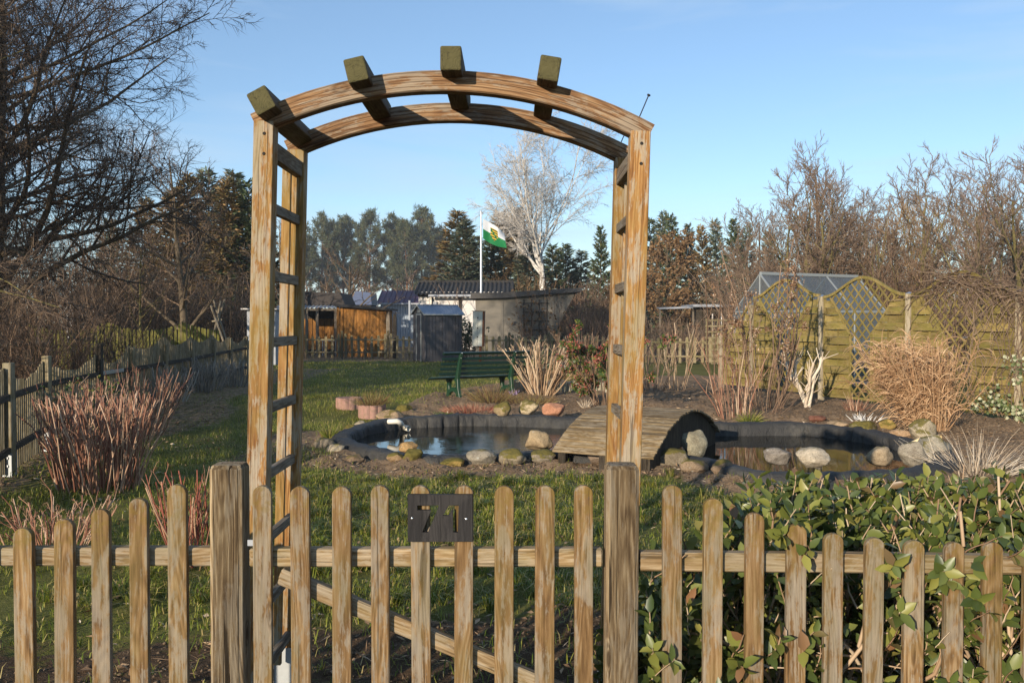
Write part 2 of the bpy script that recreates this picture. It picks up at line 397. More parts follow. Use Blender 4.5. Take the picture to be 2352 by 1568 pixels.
M['darkwood'] = wood('dark old wood', (0.018, 0.014, 0.009), (0.04, 0.03, 0.02), (0.07, 0.055, 0.036), grey=(0.08, 0.07, 0.055), grey_amt=0.4)
M['oldfence'] = wood('old fence wood', (0.1066, 0.08154, 0.04516), (0.2132, 0.1693, 0.09784), (0.3387, 0.276, 0.1693), grey=(0.3261, 0.2885, 0.2132), grey_amt=0.6, moss=(0.1568, 0.14, 0.056), moss_amt=0.25, tint=0.5)
M['farfence'] = wood('far fence wood', (0.1352, 0.104, 0.0572), (0.2496, 0.1976, 0.1092), (0.3536, 0.2912, 0.1768), grey=(0.312, 0.2808, 0.208), grey_amt=0.5, moss=(0.1768, 0.1612, 0.052), moss_amt=0.5, tint=0.5)
M['limefence'] = wood('lime fence wood', (0.119, 0.112, 0.021), (0.21, 0.203, 0.042), (0.294, 0.266, 0.077), grey=(0.231, 0.196, 0.077), grey_amt=0.4, tint=0.5)
M['panel'] = wood('green impregnated wood', (0.115, 0.085, 0.024), (0.225, 0.170, 0.050), (0.33, 0.255, 0.10), grey=(0.255, 0.1913, 0.0935), grey_amt=0.5, moss=(0.155, 0.14, 0.028), moss_amt=0.6, tint=0.75, crack=0.3)
M['palepost'] = wood('pale post wood', (0.1955, 0.153, 0.085), (0.34, 0.2848, 0.187), (0.476, 0.4165, 0.306), grey=(0.4675, 0.408, 0.323), grey_amt=0.6)
M['orangeshed'] = wood('orange stained boards', (0.176, 0.072, 0.0144), (0.32, 0.14, 0.028), (0.4, 0.2, 0.056), grey=(0.24, 0.128, 0.048), grey_amt=0.5, tint=0.4)
M['pole'] = wood('pale pole wood', (0.135, 0.105, 0.0675), (0.24, 0.195, 0.135), (0.33, 0.285, 0.21))
M['signblack'] = wood('black painted board', (0.016, 0.015, 0.015), (0.024, 0.022, 0.022), (0.036, 0.033, 0.032), grey=(0.05, 0.045, 0.042), grey_amt=0.5, tint=0.0, crack=0.3)
M['steel'] = plain('galvanised steel', (0.55, 0.56, 0.57), 0.38, 0.2, 40, 0.1, 0.85)
M['bracket'] = plain('white metal shoe', (0.46, 0.48, 0.48), 0.5, 0.15, 30, 0.1, 0.2)
M['screw'] = plain('screw steel', (0.75, 0.76, 0.78), 0.2, 0.1, 30, 0.05, 0.9)
M['bench'] = plain('green bench plastic', (0.0042, 0.0204, 0.012), 0.36, 0.25, 25, 0.1, 0.0, 0.5, dirt=(0.009, 0.0225, 0.015), dirt_amt=0.4)
M['benchleg'] = plain('green bench leg', (0.009, 0.0425, 0.021), 0.42, 0.2, 25, 0.1, 0.0, 0.5, dirt=(0.025, 0.045, 0.025), dirt_amt=0.3)
M['pink'] = plain('pink cast concrete', (0.36, 0.205, 0.165), 0.9, 0.3, 90, 0.7, dirt=(0.20, 0.15, 0.09), dirt_amt=0.75)
M['edging'] = plain('grey concrete edging', (0.36, 0.325, 0.25), 0.9, 0.25, 60, 0.6, dirt=(0.22, 0.20, 0.10), dirt_amt=0.8)
M['shedgrey'] = plain('grey shed sheet', (0.096, 0.0915, 0.099), 0.5, 0.12, 6, 0.05, 0.1, dirt=(0.0825, 0.07125, 0.06375), dirt_amt=0.5)
M['shedroof'] = plain('blue grey roof sheet', (0.20, 0.245, 0.32), 0.42, 0.15, 9, 0.05, 0.3, stretch=(1, 1, 1))
M['shedtrim'] = plain('pale shed trim', (0.42, 0.43, 0.40), 0.5, 0.1, 15, 0.05, 0.2)
M['concrete'] = plain('stained render', (0.20, 0.178, 0.142), 0.95, 0.2, 3, 0.3, dirt=(0.115, 0.105, 0.09), dirt_amt=0.85)
M['slab'] = plain('dark roofing felt', (0.075, 0.07, 0.065), 0.95, 0.3, 8, 0.4)
M['blackroof'] = plain('black corrugated roof', (0.022, 0.021, 0.022), 0.8, 0.35, 4, 0.2, dirt=(0.05, 0.045, 0.035), dirt_amt=0.6)
M['white'] = plain('white render', (0.70, 0.66, 0.60), 0.9, 0.12, 2, 0.1, dirt=(0.5, 0.45, 0.38), dirt_amt=0.5)
M['whitehouse'] = plain('white house wall', (0.68, 0.646, 0.612), 0.9, 0.08, 2, 0.1)
M['bluewall'] = plain('pale blue sheet wall', (0.30, 0.355, 0.42), 0.6, 0.1, 5, 0.1)
M['purpleroof'] = plain('purple sheet roof', (0.085, 0.04, 0.075), 0.5, 0.2, 5, 0.1)
M['blueroof'] = plain('blue tarpaulin roof', (0.055, 0.085, 0.17), 0.5, 0.25, 3, 0.3)
M['darkroof'] = plain('dark shingle roof', (0.05, 0.042, 0.038), 0.9, 0.4, 7, 0.5)
M['greysheet'] = plain('corrugated light sheet', (0.33, 0.35, 0.38), 0.6, 0.2, 6, 0.2)
M['greysheet2'] = plain('weathered locker sheet', (0.46, 0.47, 0.42), 0.55, 0.15, 3, 0.1, 0.2, dirt=(0.3, 0.27, 0.2), dirt_amt=0.5)
M['rust'] = plain('rusted sheet', (0.20, 0.075, 0.03), 0.9, 0.4, 14, 0.4)
M['pipe'] = plain('white plastic pipe', (0.72, 0.68, 0.58), 0.4, 0.1, 20, 0.05)
M['hose'] = plain('cream plastic hose', (0.68, 0.54, 0.30), 0.45, 0.1, 20, 0.05)
M['aluframe'] = plain('aluminium frame', (0.36, 0.38, 0.38), 0.55, 0.1, 12, 0.05, 0.5)
M['barrel'] = plain('pale green barrel plastic', (0.36, 0.42, 0.38), 0.5, 0.1, 8, 0.05)
M['void'] = plain('dark interior', (0.02, 0.018, 0.016), 0.9, 0.3, 3, 0.1)
M['polemetal'] = plain('flagpole metal', (0.62, 0.63, 0.65), 0.35, 0.05, 8, 0.02, 0.7)

def m_liner():
    g = G('black pond liner'); v = g.tc.outputs['Object']
    n = g.noise(v, 6, 5, 0.6); f = g.noise(v, 60, 3, 0.5)
    c = g.mix(n, (0.021, 0.021, 0.021), (0.052, 0.051, 0.049))
    d = g.ramp(g.noise(v, 2.3, 6, 0.7), [(0.5, 0), (0.75, 0.7)])
    c = g.mix(d, c, (0.115, 0.105, 0.085))
    return g.out(c, g.ramp(n, [(0, 0.55), (1, 0.75)]), g.bump(g.math('ADD', g.math('ABSOLUTE', g.math('SUBTRACT', g.noise(g.vmul(v, (1, 1, 0.4)), 9, 4, 0.6, 1.0), 0.5)), g.math('MULTIPLY', f, 0.10)), 0.9, 0.05), 0.3)
M['liner'] = m_liner()
def m_water():
    g = G('dark pond water'); v = g.tc.outputs['Object']
    r1 = g.noise(g.vmul(v, (0.7, 2.6, 1)), 5.5, 3, 0.5, 0.5); r2 = g.noise(g.vmul(v, (1.2, 3.5, 1)), 17, 2, 0.5)
    x = g.math('ADD', g.sep(v)[0], g.math('MULTIPLY', g.math('SUBTRACT', g.noise(v, 1.5, 3), 0.5), 0.9))
    mr = g.ramp(g.math('MULTIPLY', g.math('ADD', x, 2.5), 0.14), [(0.22, 0.02), (0.30, 1.0), (0.50, 1.0), (0.60, 0.06)])   # a breath of wind on the middle only
    h = g.math('MULTIPLY', g.math('ADD', r1, g.math('MULTIPLY', r2, 0.35)), mr)
    return g.out((0.006, 0.007, 0.005), 0.02, g.bump(h, 0.075, 0.05), 0.5, IOR=1.33)
M['water'] = m_water()
def m_glass():
    g = G('dusty greenhouse glass'); v = g.rvec()
    d = g.noise(v, 2.5, 5, 0.6)
    tr = g.n('ShaderNodeBsdfTransparent', None, {'Color': (0.80, 0.86, 0.88)})
    b = g.n('ShaderNodeBsdfPrincipled', None, {'Base Color': (0.15, 0.17, 0.19), 'Roughness': 0.22, 'Specular IOR Level': 0.6})
    ms = g.n('ShaderNodeMixShader', None, {0: g.ramp(d, [(0.3, 0.40), (0.7, 0.62)]), 1: tr.outputs[0], 2: b.outputs[0]})
    o = g.n('ShaderNodeOutputMaterial'); g.nt.links.new(ms.outputs[0], o.inputs[0]); return g.m
M['glass'] = m_glass()
def m_rock():
    """stone coloured by the object's own colour; alpha is how much moss grows on it"""
    g = G('field stone'); oi = g.n('ShaderNodeObjectInfo'); v = g.rvec()
    n = g.noise(v, 9, 6, 0.7); sp = g.noise(v, 75, 3, 0.7)
    base = oi.outputs['Color']
    c = g.mix(1.0, base, g.ramp(n, [(0.3, (0.62, 0.58, 0.54)), (0.55, (1, 1, 1)), (0.75, (1.3, 1.25, 1.18))]), 'MULTIPLY')
    c = g.mix(1.0, c, g.ramp(sp, [(0.3, 0.55), (0.5, 1.0), (0.72, 1.25)]), 'MULTIPLY')
    nz = g.sep(g.n('ShaderNodeNewGeometry').outputs['Normal'])[2]
    mn = g.noise(v, 6.5, 6, 0.72)
    mm = g.math('ADD', g.math('MULTIPLY', nz, 0.35), g.math('ADD', mn, g.math('MULTIPLY', oi.outputs['Alpha'], 0.55)))
    mm = g.ramp(mm, [(0.86, 0.0), (0.97, 0.92)])
    mcol = g.ramp(g.noise(v, 26, 4, 0.7), [(0.3, (0.055, 0.05, 0.012)), (0.55, (0.125, 0.105, 0.022)), (0.75, (0.20, 0.155, 0.03))])
    c = g.mix(mm, c, mcol)
    li = g.ramp(g.vor(v, 11.0), [(0.10, 0.5), (0.17, 0.0)])
    c = g.mix(g.math('MULTIPLY', li, g.ramp(g.noise(v, 3.1, 2), [(0.5, 0), (0.56, 1)])), c, (0.46, 0.46, 0.40))
    h = g.math('ADD', n, g.math('ADD', g.math('MULTIPLY', sp, 0.25), g.math('MULTIPLY', mm, 0.3)))
    return g.out(c, 0.9, g.bump(h, 0.7, 0.02), 0.2)
M['rock'] = m_rock()
def m_ground():
    g = G('garden ground'); v = g.tc.outputs['Object']
    a = g.n('ShaderNodeAttribute', {'attribute_name': 'soil'}).outputs['Fac']
    n1 = g.noise(v, 1.3, 6, 0.65); n2 = g.noise(v, 11, 5, 0.7); n3 = g.noise(v, 55, 4, 0.7)
    soil = g.ramp(g.math('ADD', g.math('MULTIPLY', n2, 0.5), g.math('MULTIPLY', n3, 0.5)), [(0.32, (0.09, 0.060, 0.036)), (0.5, (0.22, 0.150, 0.092)), (0.68, (0.36, 0.265, 0.170))])
    grass = g.ramp(g.math('ADD', g.math('MULTIPLY', n1, 0.4), g.math('ADD', g.math('MULTIPLY', n2, 0.35), g.math('MULTIPLY', n3, 0.3))), [(0.38, (0.06, 0.060, 0.016)), (0.55, (0.13, 0.128, 0.032)), (0.7, (0.20, 0.17, 0.062))])
    dmp_shade = g.n('ShaderNodeAttribute', {'attribute_name': 'damp_shade'}).outputs['Fac']
    soil = g.mix(dmp_shade, soil, g.mix(1.0, soil, (0.36, 0.33, 0.30), 'MULTIPLY'))  # dark moist soil, with the shade behind the gate painted into its colour
    f = g.ramp(g.math('ADD', a, g.math('MULTIPLY', g.math('SUBTRACT', n2, 0.5), 0.9)), [(0.42, 0.0), (0.58, 1.0)])
    c = g.mix(f, grass, soil)
    return g.out(c, 0.95, g.bump(g.math('ADD', n2, g.math('MULTIPLY', n3, 0.5)), 0.8, 0.03), 0.15)
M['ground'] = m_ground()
def m_bark(name, a, b, scale=14, stretch=(1, 1, 0.35), white=None):
    g = G(name); v = g.vmul(g.tc.outputs['Object'], stretch); n = g.noise(v, scale, 5, 0.7)
    c = g.ramp(n, [(0.35, a), (0.65, b)])
    if white:
        w = g.ramp(g.noise(g.vmul(g.tc.outputs['Object'], (1, 1, 2.5)), 2.6, 4, 0.6), [(0.57, 0.0), (0.62, 1.0)])
        c = g.mix(w, c, white)
    return g.out(c, 0.9, g.bump(n, 0.6, 0.02), 0.2)
M['bark'] = m_bark('brown bark', (0.075, 0.055, 0.035), (0.18, 0.14, 0.095))
M['barkgreen'] = m_bark('mossy bark', (0.10, 0.085, 0.032), (0.21, 0.175, 0.075))
M['barkpine'] = m_bark('pine bark', (0.12, 0.06, 0.032), (0.26, 0.135, 0.07))
M['birch'] = m_bark('white birch bark', (0.52, 0.48, 0.42), (0.72, 0.68, 0.62), 5, (1, 1, 1), white=(0.09, 0.075, 0.065))
def twigmat(name, stops, rough=0.7): return leafy(name, stops, rough, 0.0, 0.25)
M['twig_birch'] = twigmat('birch twig', [(0, (0.36, 0.32, 0.28)), (0.5, (0.50, 0.46, 0.41)), (1, (0.64, 0.60, 0.55))])
M['twig_dark'] = twigmat('dark twig', [(0, (0.0585, 0.0416, 0.0312)), (0.5, (0.13, 0.091, 0.065)), (1, (0.247, 0.169, 0.1105))])
M['twig_brown'] = twigmat('brown twig', [(0, (0.11, 0.065, 0.04)), (0.5, (0.20, 0.125, 0.08)), (1, (0.30, 0.205, 0.135))])
M['twig_mauve'] = twigmat('mauve twig', [(0, (0.115, 0.078, 0.055)), (0.5, (0.20, 0.135, 0.095)), (1, (0.31, 0.225, 0.15))])
M['twig_gold'] = twigmat('golden twig', [(0, (0.25, 0.145, 0.045)), (0.5, (0.36, 0.22, 0.075)), (1, (0.46, 0.30, 0.12))])
M['stem_red'] = twigmat('red brown stem', [(0, (0.165, 0.0638, 0.0396)), (0.45, (0.308, 0.1485, 0.0935)), (0.8, (0.462, 0.286, 0.1815)), (1, (0.605, 0.451, 0.319))])
M['stem_crimson'] = twigmat('crimson stem', [(0, (0.16, 0.04, 0.026)), (0.5, (0.28, 0.09, 0.055)), (1, (0.44, 0.28, 0.18))])
M['stem_tan'] = twigmat('tan stem', [(0, (0.24, 0.145, 0.085)), (0.5, (0.40, 0.275, 0.17)), (1, (0.60, 0.47, 0.33))])
M['stem_pale'] = twigmat('pale stem', [(0, (0.42, 0.32, 0.22)), (0.5, (0.56, 0.46, 0.34)), (1, (0.70, 0.62, 0.50))])
M['stem_grey'] = twigmat('grey stem', [(0, (0.12, 0.11, 0.095)), (0.5, (0.24, 0.215, 0.185)), (1, (0.40, 0.365, 0.31))])
M['straw'] = leafy('dry straw', [(0, (0.3496, 0.1978, 0.1012)), (0.5, (0.552, 0.3404, 0.184)), (1, (0.7176, 0.506, 0.3036))], 0.6, 0.25)
M['grass'] = leafy('grass blade', [(0, (0.0952, 0.14, 0.01568)), (0.35, (0.1848, 0.2296, 0.02912)), (0.7, (0.3136, 0.3192, 0.05376)), (0.86, (0.448, 0.3864, 0.1232)), (1, (0.5824, 0.448, 0.224))], 0.5, 0.35, 0.4, 0.9)
M['hedgeleaf'] = leafy('hedge leaf', [(0, (0.046, 0.069, 0.0184)), (0.4, (0.09775, 0.1288, 0.0299)), (0.72, (0.1725, 0.1898, 0.0414)), (0.92, (0.276, 0.2587, 0.0575)), (0.965, (0.138, 0.09775, 0.046)), (1, (0.276, 0.138, 0.06325))], 0.38, 0.2, 0.45)
M['spruce'] = leafy('spruce needles', [(0, (0.04106, 0.07038, 0.03519)), (0.5, (0.09384, 0.1408, 0.07038)), (0.85, (0.1701, 0.2053, 0.1114)), (1, (0.3519, 0.2492, 0.1173))], 0.6, 0.1, 0.3, 0.35)
M['bluespruce'] = leafy('blue spruce needles', [(0, (0.06664, 0.09996, 0.07616)), (0.5, (0.1428, 0.1856, 0.138)), (0.85, (0.2499, 0.2808, 0.2023)), (1, (0.4046, 0.2975, 0.1666))], 0.6, 0.1, 0.3, 0.35)
M['pine'] = leafy('pine needles', [(0, (0.0324, 0.04536, 0.0216)), (0.5, (0.06696, 0.08422, 0.03672)), (0.85, (0.1134, 0.121, 0.054)), (1, (0.1728, 0.135, 0.0594))], 0.6, 0.1, 0.3, 0.35)
M['brownspruce'] = leafy('browning needles', [(0, (0.1056, 0.08872, 0.04225)), (0.5, (0.2219, 0.1795, 0.08027)), (1, (0.4436, 0.2746, 0.1374))], 0.6, 0.1, 0.3, 0.35)
M['beech'] = leafy('dry beech leaves', [(0, (0.10, 0.058, 0.028)), (0.5, (0.20, 0.118, 0.055)), (1, (0.32, 0.205, 0.105))], 0.7, 0.2, 0.2)
M['catkin'] = leafy('dark catkins', [(0, (0.02, 0.014, 0.012)), (0.7, (0.05, 0.03, 0.022)), (1, (0.12, 0.055, 0.03))], 0.8, 0.0, 0.2)
M['shrubleaf'] = leafy('glossy shrub leaf', [(0, (0.030, 0.062, 0.014)), (0.6, (0.085, 0.13, 0.03)), (1, (0.22, 0.22, 0.05))], 0.35, 0.2, 0.5)
M['bloom'] = leafy('red flower buds', [(0, (0.26, 0.055, 0.045)), (0.6, (0.42, 0.12, 0.095)), (1, (0.50, 0.24, 0.17))], 0.7, 0.2, 0.2)
M['ivy'] = leafy('variegated ivy leaf', [(0, (0.055, 0.09, 0.03)), (0.4, (0.16, 0.20, 0.075)), (1, (0.58, 0.58, 0.40))], 0.5, 0.2, 0.3)
M['heath'] = leafy('dry heath tuft', [(0, (0.144, 0.066, 0.036)), (0.5, (0.252, 0.162, 0.072)), (1, (0.324, 0.288, 0.102))], 0.7, 0.2, 0.2)
M['dryhead'] = leafy('dried flower head', [(0, (0.17, 0.085, 0.045)), (0.6, (0.30, 0.175, 0.10)), (1, (0.66, 0.52, 0.38))], 0.8, 0.2, 0.2)
M['litter'] = leafy('dry litter', [(0, (0.13, 0.078, 0.0455)), (0.5, (0.286, 0.182, 0.104)), (0.9, (0.52, 0.364, 0.221)), (1, (0.78, 0.65, 0.494))], 0.8, 0.1, 0.2)
M['clod'] = plain('soil clod', (0.16, 0.1104, 0.0672), 0.95, 0.5, 60, 0.9)
M['white_petal'] = leafy('snowdrop petal', [(0, (0.7, 0.7, 0.68)), (1, (0.85, 0.85, 0.83))], 0.5, 0.2, 0.3)
M['lilac'] = leafy('crocus petal', [(0, (0.42, 0.30, 0.55)), (1, (0.62, 0.50, 0.72))], 0.5, 0.3, 0.3)
# ================================================================ THE GROUND, THE PONDS
# outline of the pond rim's crown: (point, height of the rim there)
def rimpt(px, py, z): p = gnd(px, py, z); return (p.x, p.y, z)
RIM_CTRL = [rimpt(790, 1003, .13), rimpt(812, 984, .15), rimpt(862, 968, .17), rimpt(930, 958, .18), rimpt(1010, 953, .19), rimpt(1095, 951, .19), rimpt(1200, 953, .19), rimpt(1320, 957, .19),
            (1.75, 12.35, .18), (2.25, 12.25, .19), rimpt(1640, 969, .20), rimpt(1740, 969, .20), rimpt(1860, 972, .19), rimpt(1975, 985, .18), rimpt(2070, 1004, .17), (4.75, 10.2, .15), (4.60, 9.4, .13), (4.1, 8.75, .13), (3.3, 8.35, .13),
            rimpt(1735, 1080, .13), rimpt(1660, 1060, .13), rimpt(1590, 1047, .13), (1.62, 9.35, .11), (1.2, 9.5, .11), rimpt(1290, 1036, .12), rimpt(1215, 1035, .12), rimpt(1130, 1043, .12), rimpt(1020, 1045, .12), rimpt(920, 1038, .12), rimpt(840, 1023, .12)]
RIM = catmull(RIM_CTRL, 10)                       # (n,3)
def seg_dist(px, py, poly):
    """distance to a closed outline and whether the point lies inside"""
    A = poly; B = np.roll(poly, -1, 0)
    d = np.full(px.shape, 1e9); ins = np.zeros(px.shape, bool)
    for (ax, ay), (bx, by) in zip(A[:, :2], B[:, :2]):
        ex, ey = bx - ax, by - ay; l2 = ex * ex + ey * ey + 1e-12
        t = np.clip(((px - ax) * ex + (py - ay) * ey) / l2, 0, 1)
        d = np.minimum(d, (px - ax - t * ex) ** 2 + (py - ay - t * ey) ** 2)
        c = ((ay > py) != (by > py)) & (px < (bx - ax) * (py - ay) / (by - ay + 1e-12) + ax)
        ins ^= c
    return np.sqrt(d), ins
BED = np.array([gnd(905, 972), gnd(1000, 928), gnd(1130, 905), gnd(1175, 893), gnd(1420, 893), gnd(1480, 850), gnd(1660, 842), (6.2, 17.0, 0), (7.2, 15.0, 0), (9.0, 11.0, 0), (9.5, 8.0, 0), (6.0, 6.5, 0), (3.0, 7.0, 0), (2.6, 8.6, 0), (3.0, 10.4, 0), (0.0, 11.5, 0), (-1.2, 12.2, 0)], float)
def soilmask(x, y, dp=None, ip=None):
    near = (np.abs(x) < 14) & (y > 5) & (y < 26)
    if dp is None:
        dp = np.full(x.shape, 9.0); ip = np.zeros(x.shape, bool)
        dp[near], ip[near] = seg_dist(x[near], y[near], RIM[::3])
    s = np.clip(1.0 - (dp - 0.52 - 0.45 * np.clip((-1.2 - x) / 1.0, 0, 1) - 0.20 * wob(x, y, 2.2, 3)) / 0.30, 0, 1) * (y < 12.5)
    db, ib = np.full(x.shape, 9.0), np.zeros(x.shape, bool)
    db[near], ib[near] = seg_dist(x[near], y[near], BED)
    s = np.maximum(s, np.where(ib, 1.0, np.clip(1 - db / 0.25, 0, 1)))
    # trodden, half bare strip behind the front fence and the planting strip along the left fence
    front = np.clip((4.75 + 0.40 * wob(x, y, 1.7, 9) - y) / 0.8, 0, 1)
    s = np.maximum(s, front * 0.97)
    left = np.clip((-4.1 - 0.05 * (y - 8) + 0.2 * wob(x, y, 1.5, 5) - x) / 0.5, 0, 1) * (y < 30)
    s = np.maximum(s, left * 0.55)
    s = np.maximum(s, np.clip(wob(x, y, 2.6, 14) - 1.35, 0, 1) * 0.75)
    s = np.maximum(s, np.clip((y - 33.5) / 1.5, 0, 1) * 0.6)
    return s, dp, ip
def height(x, y, s, dp, ip):
    z = 0.012 * wob(x, y, 0.9, 20) + 0.010 * wob(x, y, 5.0, 2)
    z = z + s * (0.022 * wob(x, y, 11.0, 6) + 0.016 * wob(x, y, 23.0, 12) + 0.012 * wob(x, y, 47.0, 25))
    near = (y > 5) & (y < 26)
    z = z + np.where(near, 0.055 * np.exp(-(dp / 0.55) ** 2), 0)
    db = s * np.clip((y - 12.6) / 1.2, 0, 1) * np.clip((24 - y) / 3, 0, 1) * 0.07
    z = z + db
    sm = lambda v, a, b: np.clip((v - a) / (b - a), 0, 1) ** 2 * (3 - 2 * np.clip((v - a) / (b - a), 0, 1))
    z = z + .13 * sm(y, 13.2, 15.6) * (1 - sm(y, 20, 27)) * (1 - sm(x, 1.6, 4.0))      # the lawn swells a little behind the pond
    return np.where(ip & (dp > 0.05), -0.45, z)
xs = np.concatenate([[-700, -300, -150, -90, -60, -40, -30, -24, -19, -15, -12.5], np.arange(-11, -4.5, .15), np.arange(-4.5, 6.0, 0.075), np.arange(6.0, 11.01, .14), [12, 14, 17, 21, 26, 34, 48, 80, 150, 300, 700]])
ys = np.concatenate([[-60, -25, -10, -4, -1, 0.5, 1.4, 1.9], np.arange(2.2, 15, 0.075), np.arange(15, 24.01, .14), np.arange(24.5, 40, 0.5), [42, 45, 50, 58, 70, 90, 130, 200, 320, 520, 900, 1500]])
gx, gy = np.meshgrid(xs, ys)
fx, fy = gx.ravel(), gy.ravel()
SM, DP, IP = soilmask(fx, fy)
fz = height(fx, fy, SM, DP, IP)
nx, ny_ = len(xs), len(ys)
ii = np.arange(nx * ny_).reshape(ny_, nx)
gF = np.stack([ii[:-1, :-1], ii[:-1, 1:], ii[1:, 1:], ii[1:, :-1]], -1).reshape(-1, 4)
gme = mk(np.stack([fx, fy, fz], 1), gF, True)
at_ = gme.attributes.new('soil', 'FLOAT', 'POINT'); at_.data.foreach_set('value', SM.astype(np.float32))
dm_ = gme.attributes.new('damp_shade', 'FLOAT', 'POINT'); dm_.data.foreach_set('value', np.clip((5.6 - fy) / 1.2, 0, 1).astype(np.float32))  # mask for humus and painted fence shade, fading out towards the lawn
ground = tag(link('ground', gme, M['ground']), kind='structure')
_iy0 = np.searchsorted(ys, 2.2); 
def gz(x, y):
    x = np.atleast_1d(np.asarray(x, float)); y = np.atleast_1d(np.asarray(y, float))
    i = np.clip(np.searchsorted(xs, x) - 1, 0, nx - 2); j = np.clip(np.searchsorted(ys, y) - 1, 0, ny_ - 2)
    u = (x - xs[i]) / (xs[i + 1] - xs[i]); w = (y - ys[j]) / (ys[j + 1] - ys[j])
    Z = fz.reshape(ny_, nx)
    return (Z[j, i] * (1 - u) + Z[j, i + 1] * u) * (1 - w) + (Z[j + 1, i] * (1 - u) + Z[j + 1, i + 1] * u) * w
def gsoil(x, y):
    i = np.clip(np.searchsorted(xs, x), 0, nx - 1); j = np.clip(np.searchsorted(ys, y), 0, ny_ - 1)
    return SM.reshape(ny_, nx)[j, i]
def gz1(x, y): return float(gz(x, y)[0])

_flat = gnd
def gnd(px, py, z=None):
    if z is not None: return _flat(px, py, z)
    p = _flat(px, py, 0.0)
    for _ in range(4): p = _flat(px, py, gz1(p.x, p.y) if (abs(p.x) < 11 and p.y < 24) else 0.0)
    return p
# ---- rim of black liner
R2 = RIM[:, :2]; tan = norm(np.roll(R2, -1, 0) - np.roll(R2, 1, 0)); nrm = np.stack([-tan[:, 1], tan[:, 0]], 1)
cen = np.array([1.3, 10.8])
_d, _in = seg_dist(R2[:, 0] + nrm[:, 0] * 0.05, R2[:, 1] + nrm[:, 1] * 0.05, RIM)
nrm[_in] *= -1                                     # outward
fin = 3; npt = len(RIM) * fin
ti = np.arange(npt) / fin; i0 = ti.astype(int) % len(RIM); i1 = (i0 + 1) % len(RIM); w = (ti % 1)[:, None]
rc = RIM[i0] * (1 - w) + RIM[i1] * w; rn = norm(nrm[i0] * (1 - w) + nrm[i1] * w)
arc = np.cumsum(np.linalg.norm(rc - np.roll(rc, 1, 0), axis=1))
prof = [(.155, -.10, 1), (.150, .0, 1.2), (.140, .55, 1), (.120, .85, .6), (.085, .985, .3), (.03, 1.0, .15), (-.03, .985, .15), (-.075, .93, .3), (-.10, .78, .8), (-.115, .35, 1.5), (-.13, -.10, 1.6), (-.15, -.6, 1), (-.16, -2.2, 0)]
ph = 3 * np.sin(arc * 1.1) + arc * 30
fold = (np.maximum(0, np.sin(ph)) ** 3) * (0.5 + 0.5 * np.sin(arc * 2.3 + 1)) + 0.5 * (np.sin(arc * 11 + 2 * np.sin(arc * 3)) ** 8)
V = []
for k, (o, z, a) in enumerate(prof):
    oo = o + 0.030 * a * fold * (1 if o > 0 else 1) - 0.006 * a * np.sin(arc * 7.1 + k)
    zz = rc[:, 2] * z + 0.006 * np.sin(arc * 5.3) + 0.010 * fold * (abs(o) < .1) + 0.006 * np.sin(arc * 17 + 3 * np.sin(arc * 2.1))
    V.append(np.stack([rc[:, 0] + rn[:, 0] * oo, rc[:, 1] + rn[:, 1] * oo, zz], 1))
V = np.stack(V, 1); K = len(prof)
idx = np.arange(npt * K).reshape(npt, K); nxt = np.roll(idx, -1, 0)
F = np.stack([idx[:, :-1], idx[:, 1:], nxt[:, 1:], nxt[:, :-1]], -1).reshape(-1, 4)
pond_root = thing('garden_pond', 'double garden pond with raised rim of wrinkled black liner, spanned by the footbridge', 'pond', (1.3, 10.8, 0))
link('liner_rim', mk(V.reshape(-1, 3) - np.array([1.3, 10.8, 0]), F, True), M['liner'], pond_root)
bm = bmesh.new(); vs = [bm.verts.new((p[0], p[1], 0.03)) for p in RIM]; bm.faces.new(vs); bm.normal_update()
if bm.faces[:][0].normal.z < 0: bmesh.ops.reverse_faces(bm, faces=bm.faces[:])
bmesh.ops.triangulate(bm, faces=bm.faces[:])
tag(link('pond_water', bm_mesh(bm), M['water']), kind='structure')
# ================================================================ FRONT FENCE, GATE, NUMBER BOARD
YF = 2.46; SF = F_PX / YF
def fx_(px): return (px - CX) / SF
def fz_(py): return EYE - (py - HZ) / SF
def picket_mesh(w, t, L, rseed):
    r = w / 2; n = 9; rr = random.Random(rseed)
    poly = [(-r, 0), (r, 0)] + [(r * math.cos(a), L - r * 0.92 + r * 0.92 * math.sin(a)) for a in [PI * k / n for k in range(n + 1)]]
    poly = [(x * (1 + rr.uniform(-.02, .02)), z) for x, z in poly]
    me = prism(poly, -t / 2, t / 2); bm = bmesh.new(); bm.from_mesh(me)
    ed = [e for e in bm.edges if abs(e.verts[0].co.y - e.verts[1].co.y) < 1e-6]
    bmesh.ops.bevel(bm, geom=ed, offset=0.0035, segments=2, affect='EDGES', profile=0.6)
    return bm_mesh(bm)
def picket(px_top, py_top, root, px_bot=None, w=0.0525, zb=0.06, y=None):
    x = fx_(px_top); zt = fz_(py_top); y = (YF + 0.0105) if y is None else y
    x += 0.0
    o = link('picket', picket_mesh(w + random.uniform(-.002, .002), 0.021, zt - zb, px_top), M['picket'], root, Vector((x, y, zb)) - root.location)
    o.rotation_euler = (random.uniform(-.006, .006), random.uniform(-.004, .004), random.uniform(-.03, .03))
    return o
def rail(root, x0, x1, z, y=YF + 0.0425, h=0.051, t=0.038):
    return beam('rail', Vector((x0, y, z)) - root.location, Vector((x1, y, z)) - root.location, h, t, M['rail'], root, bev=0.004)
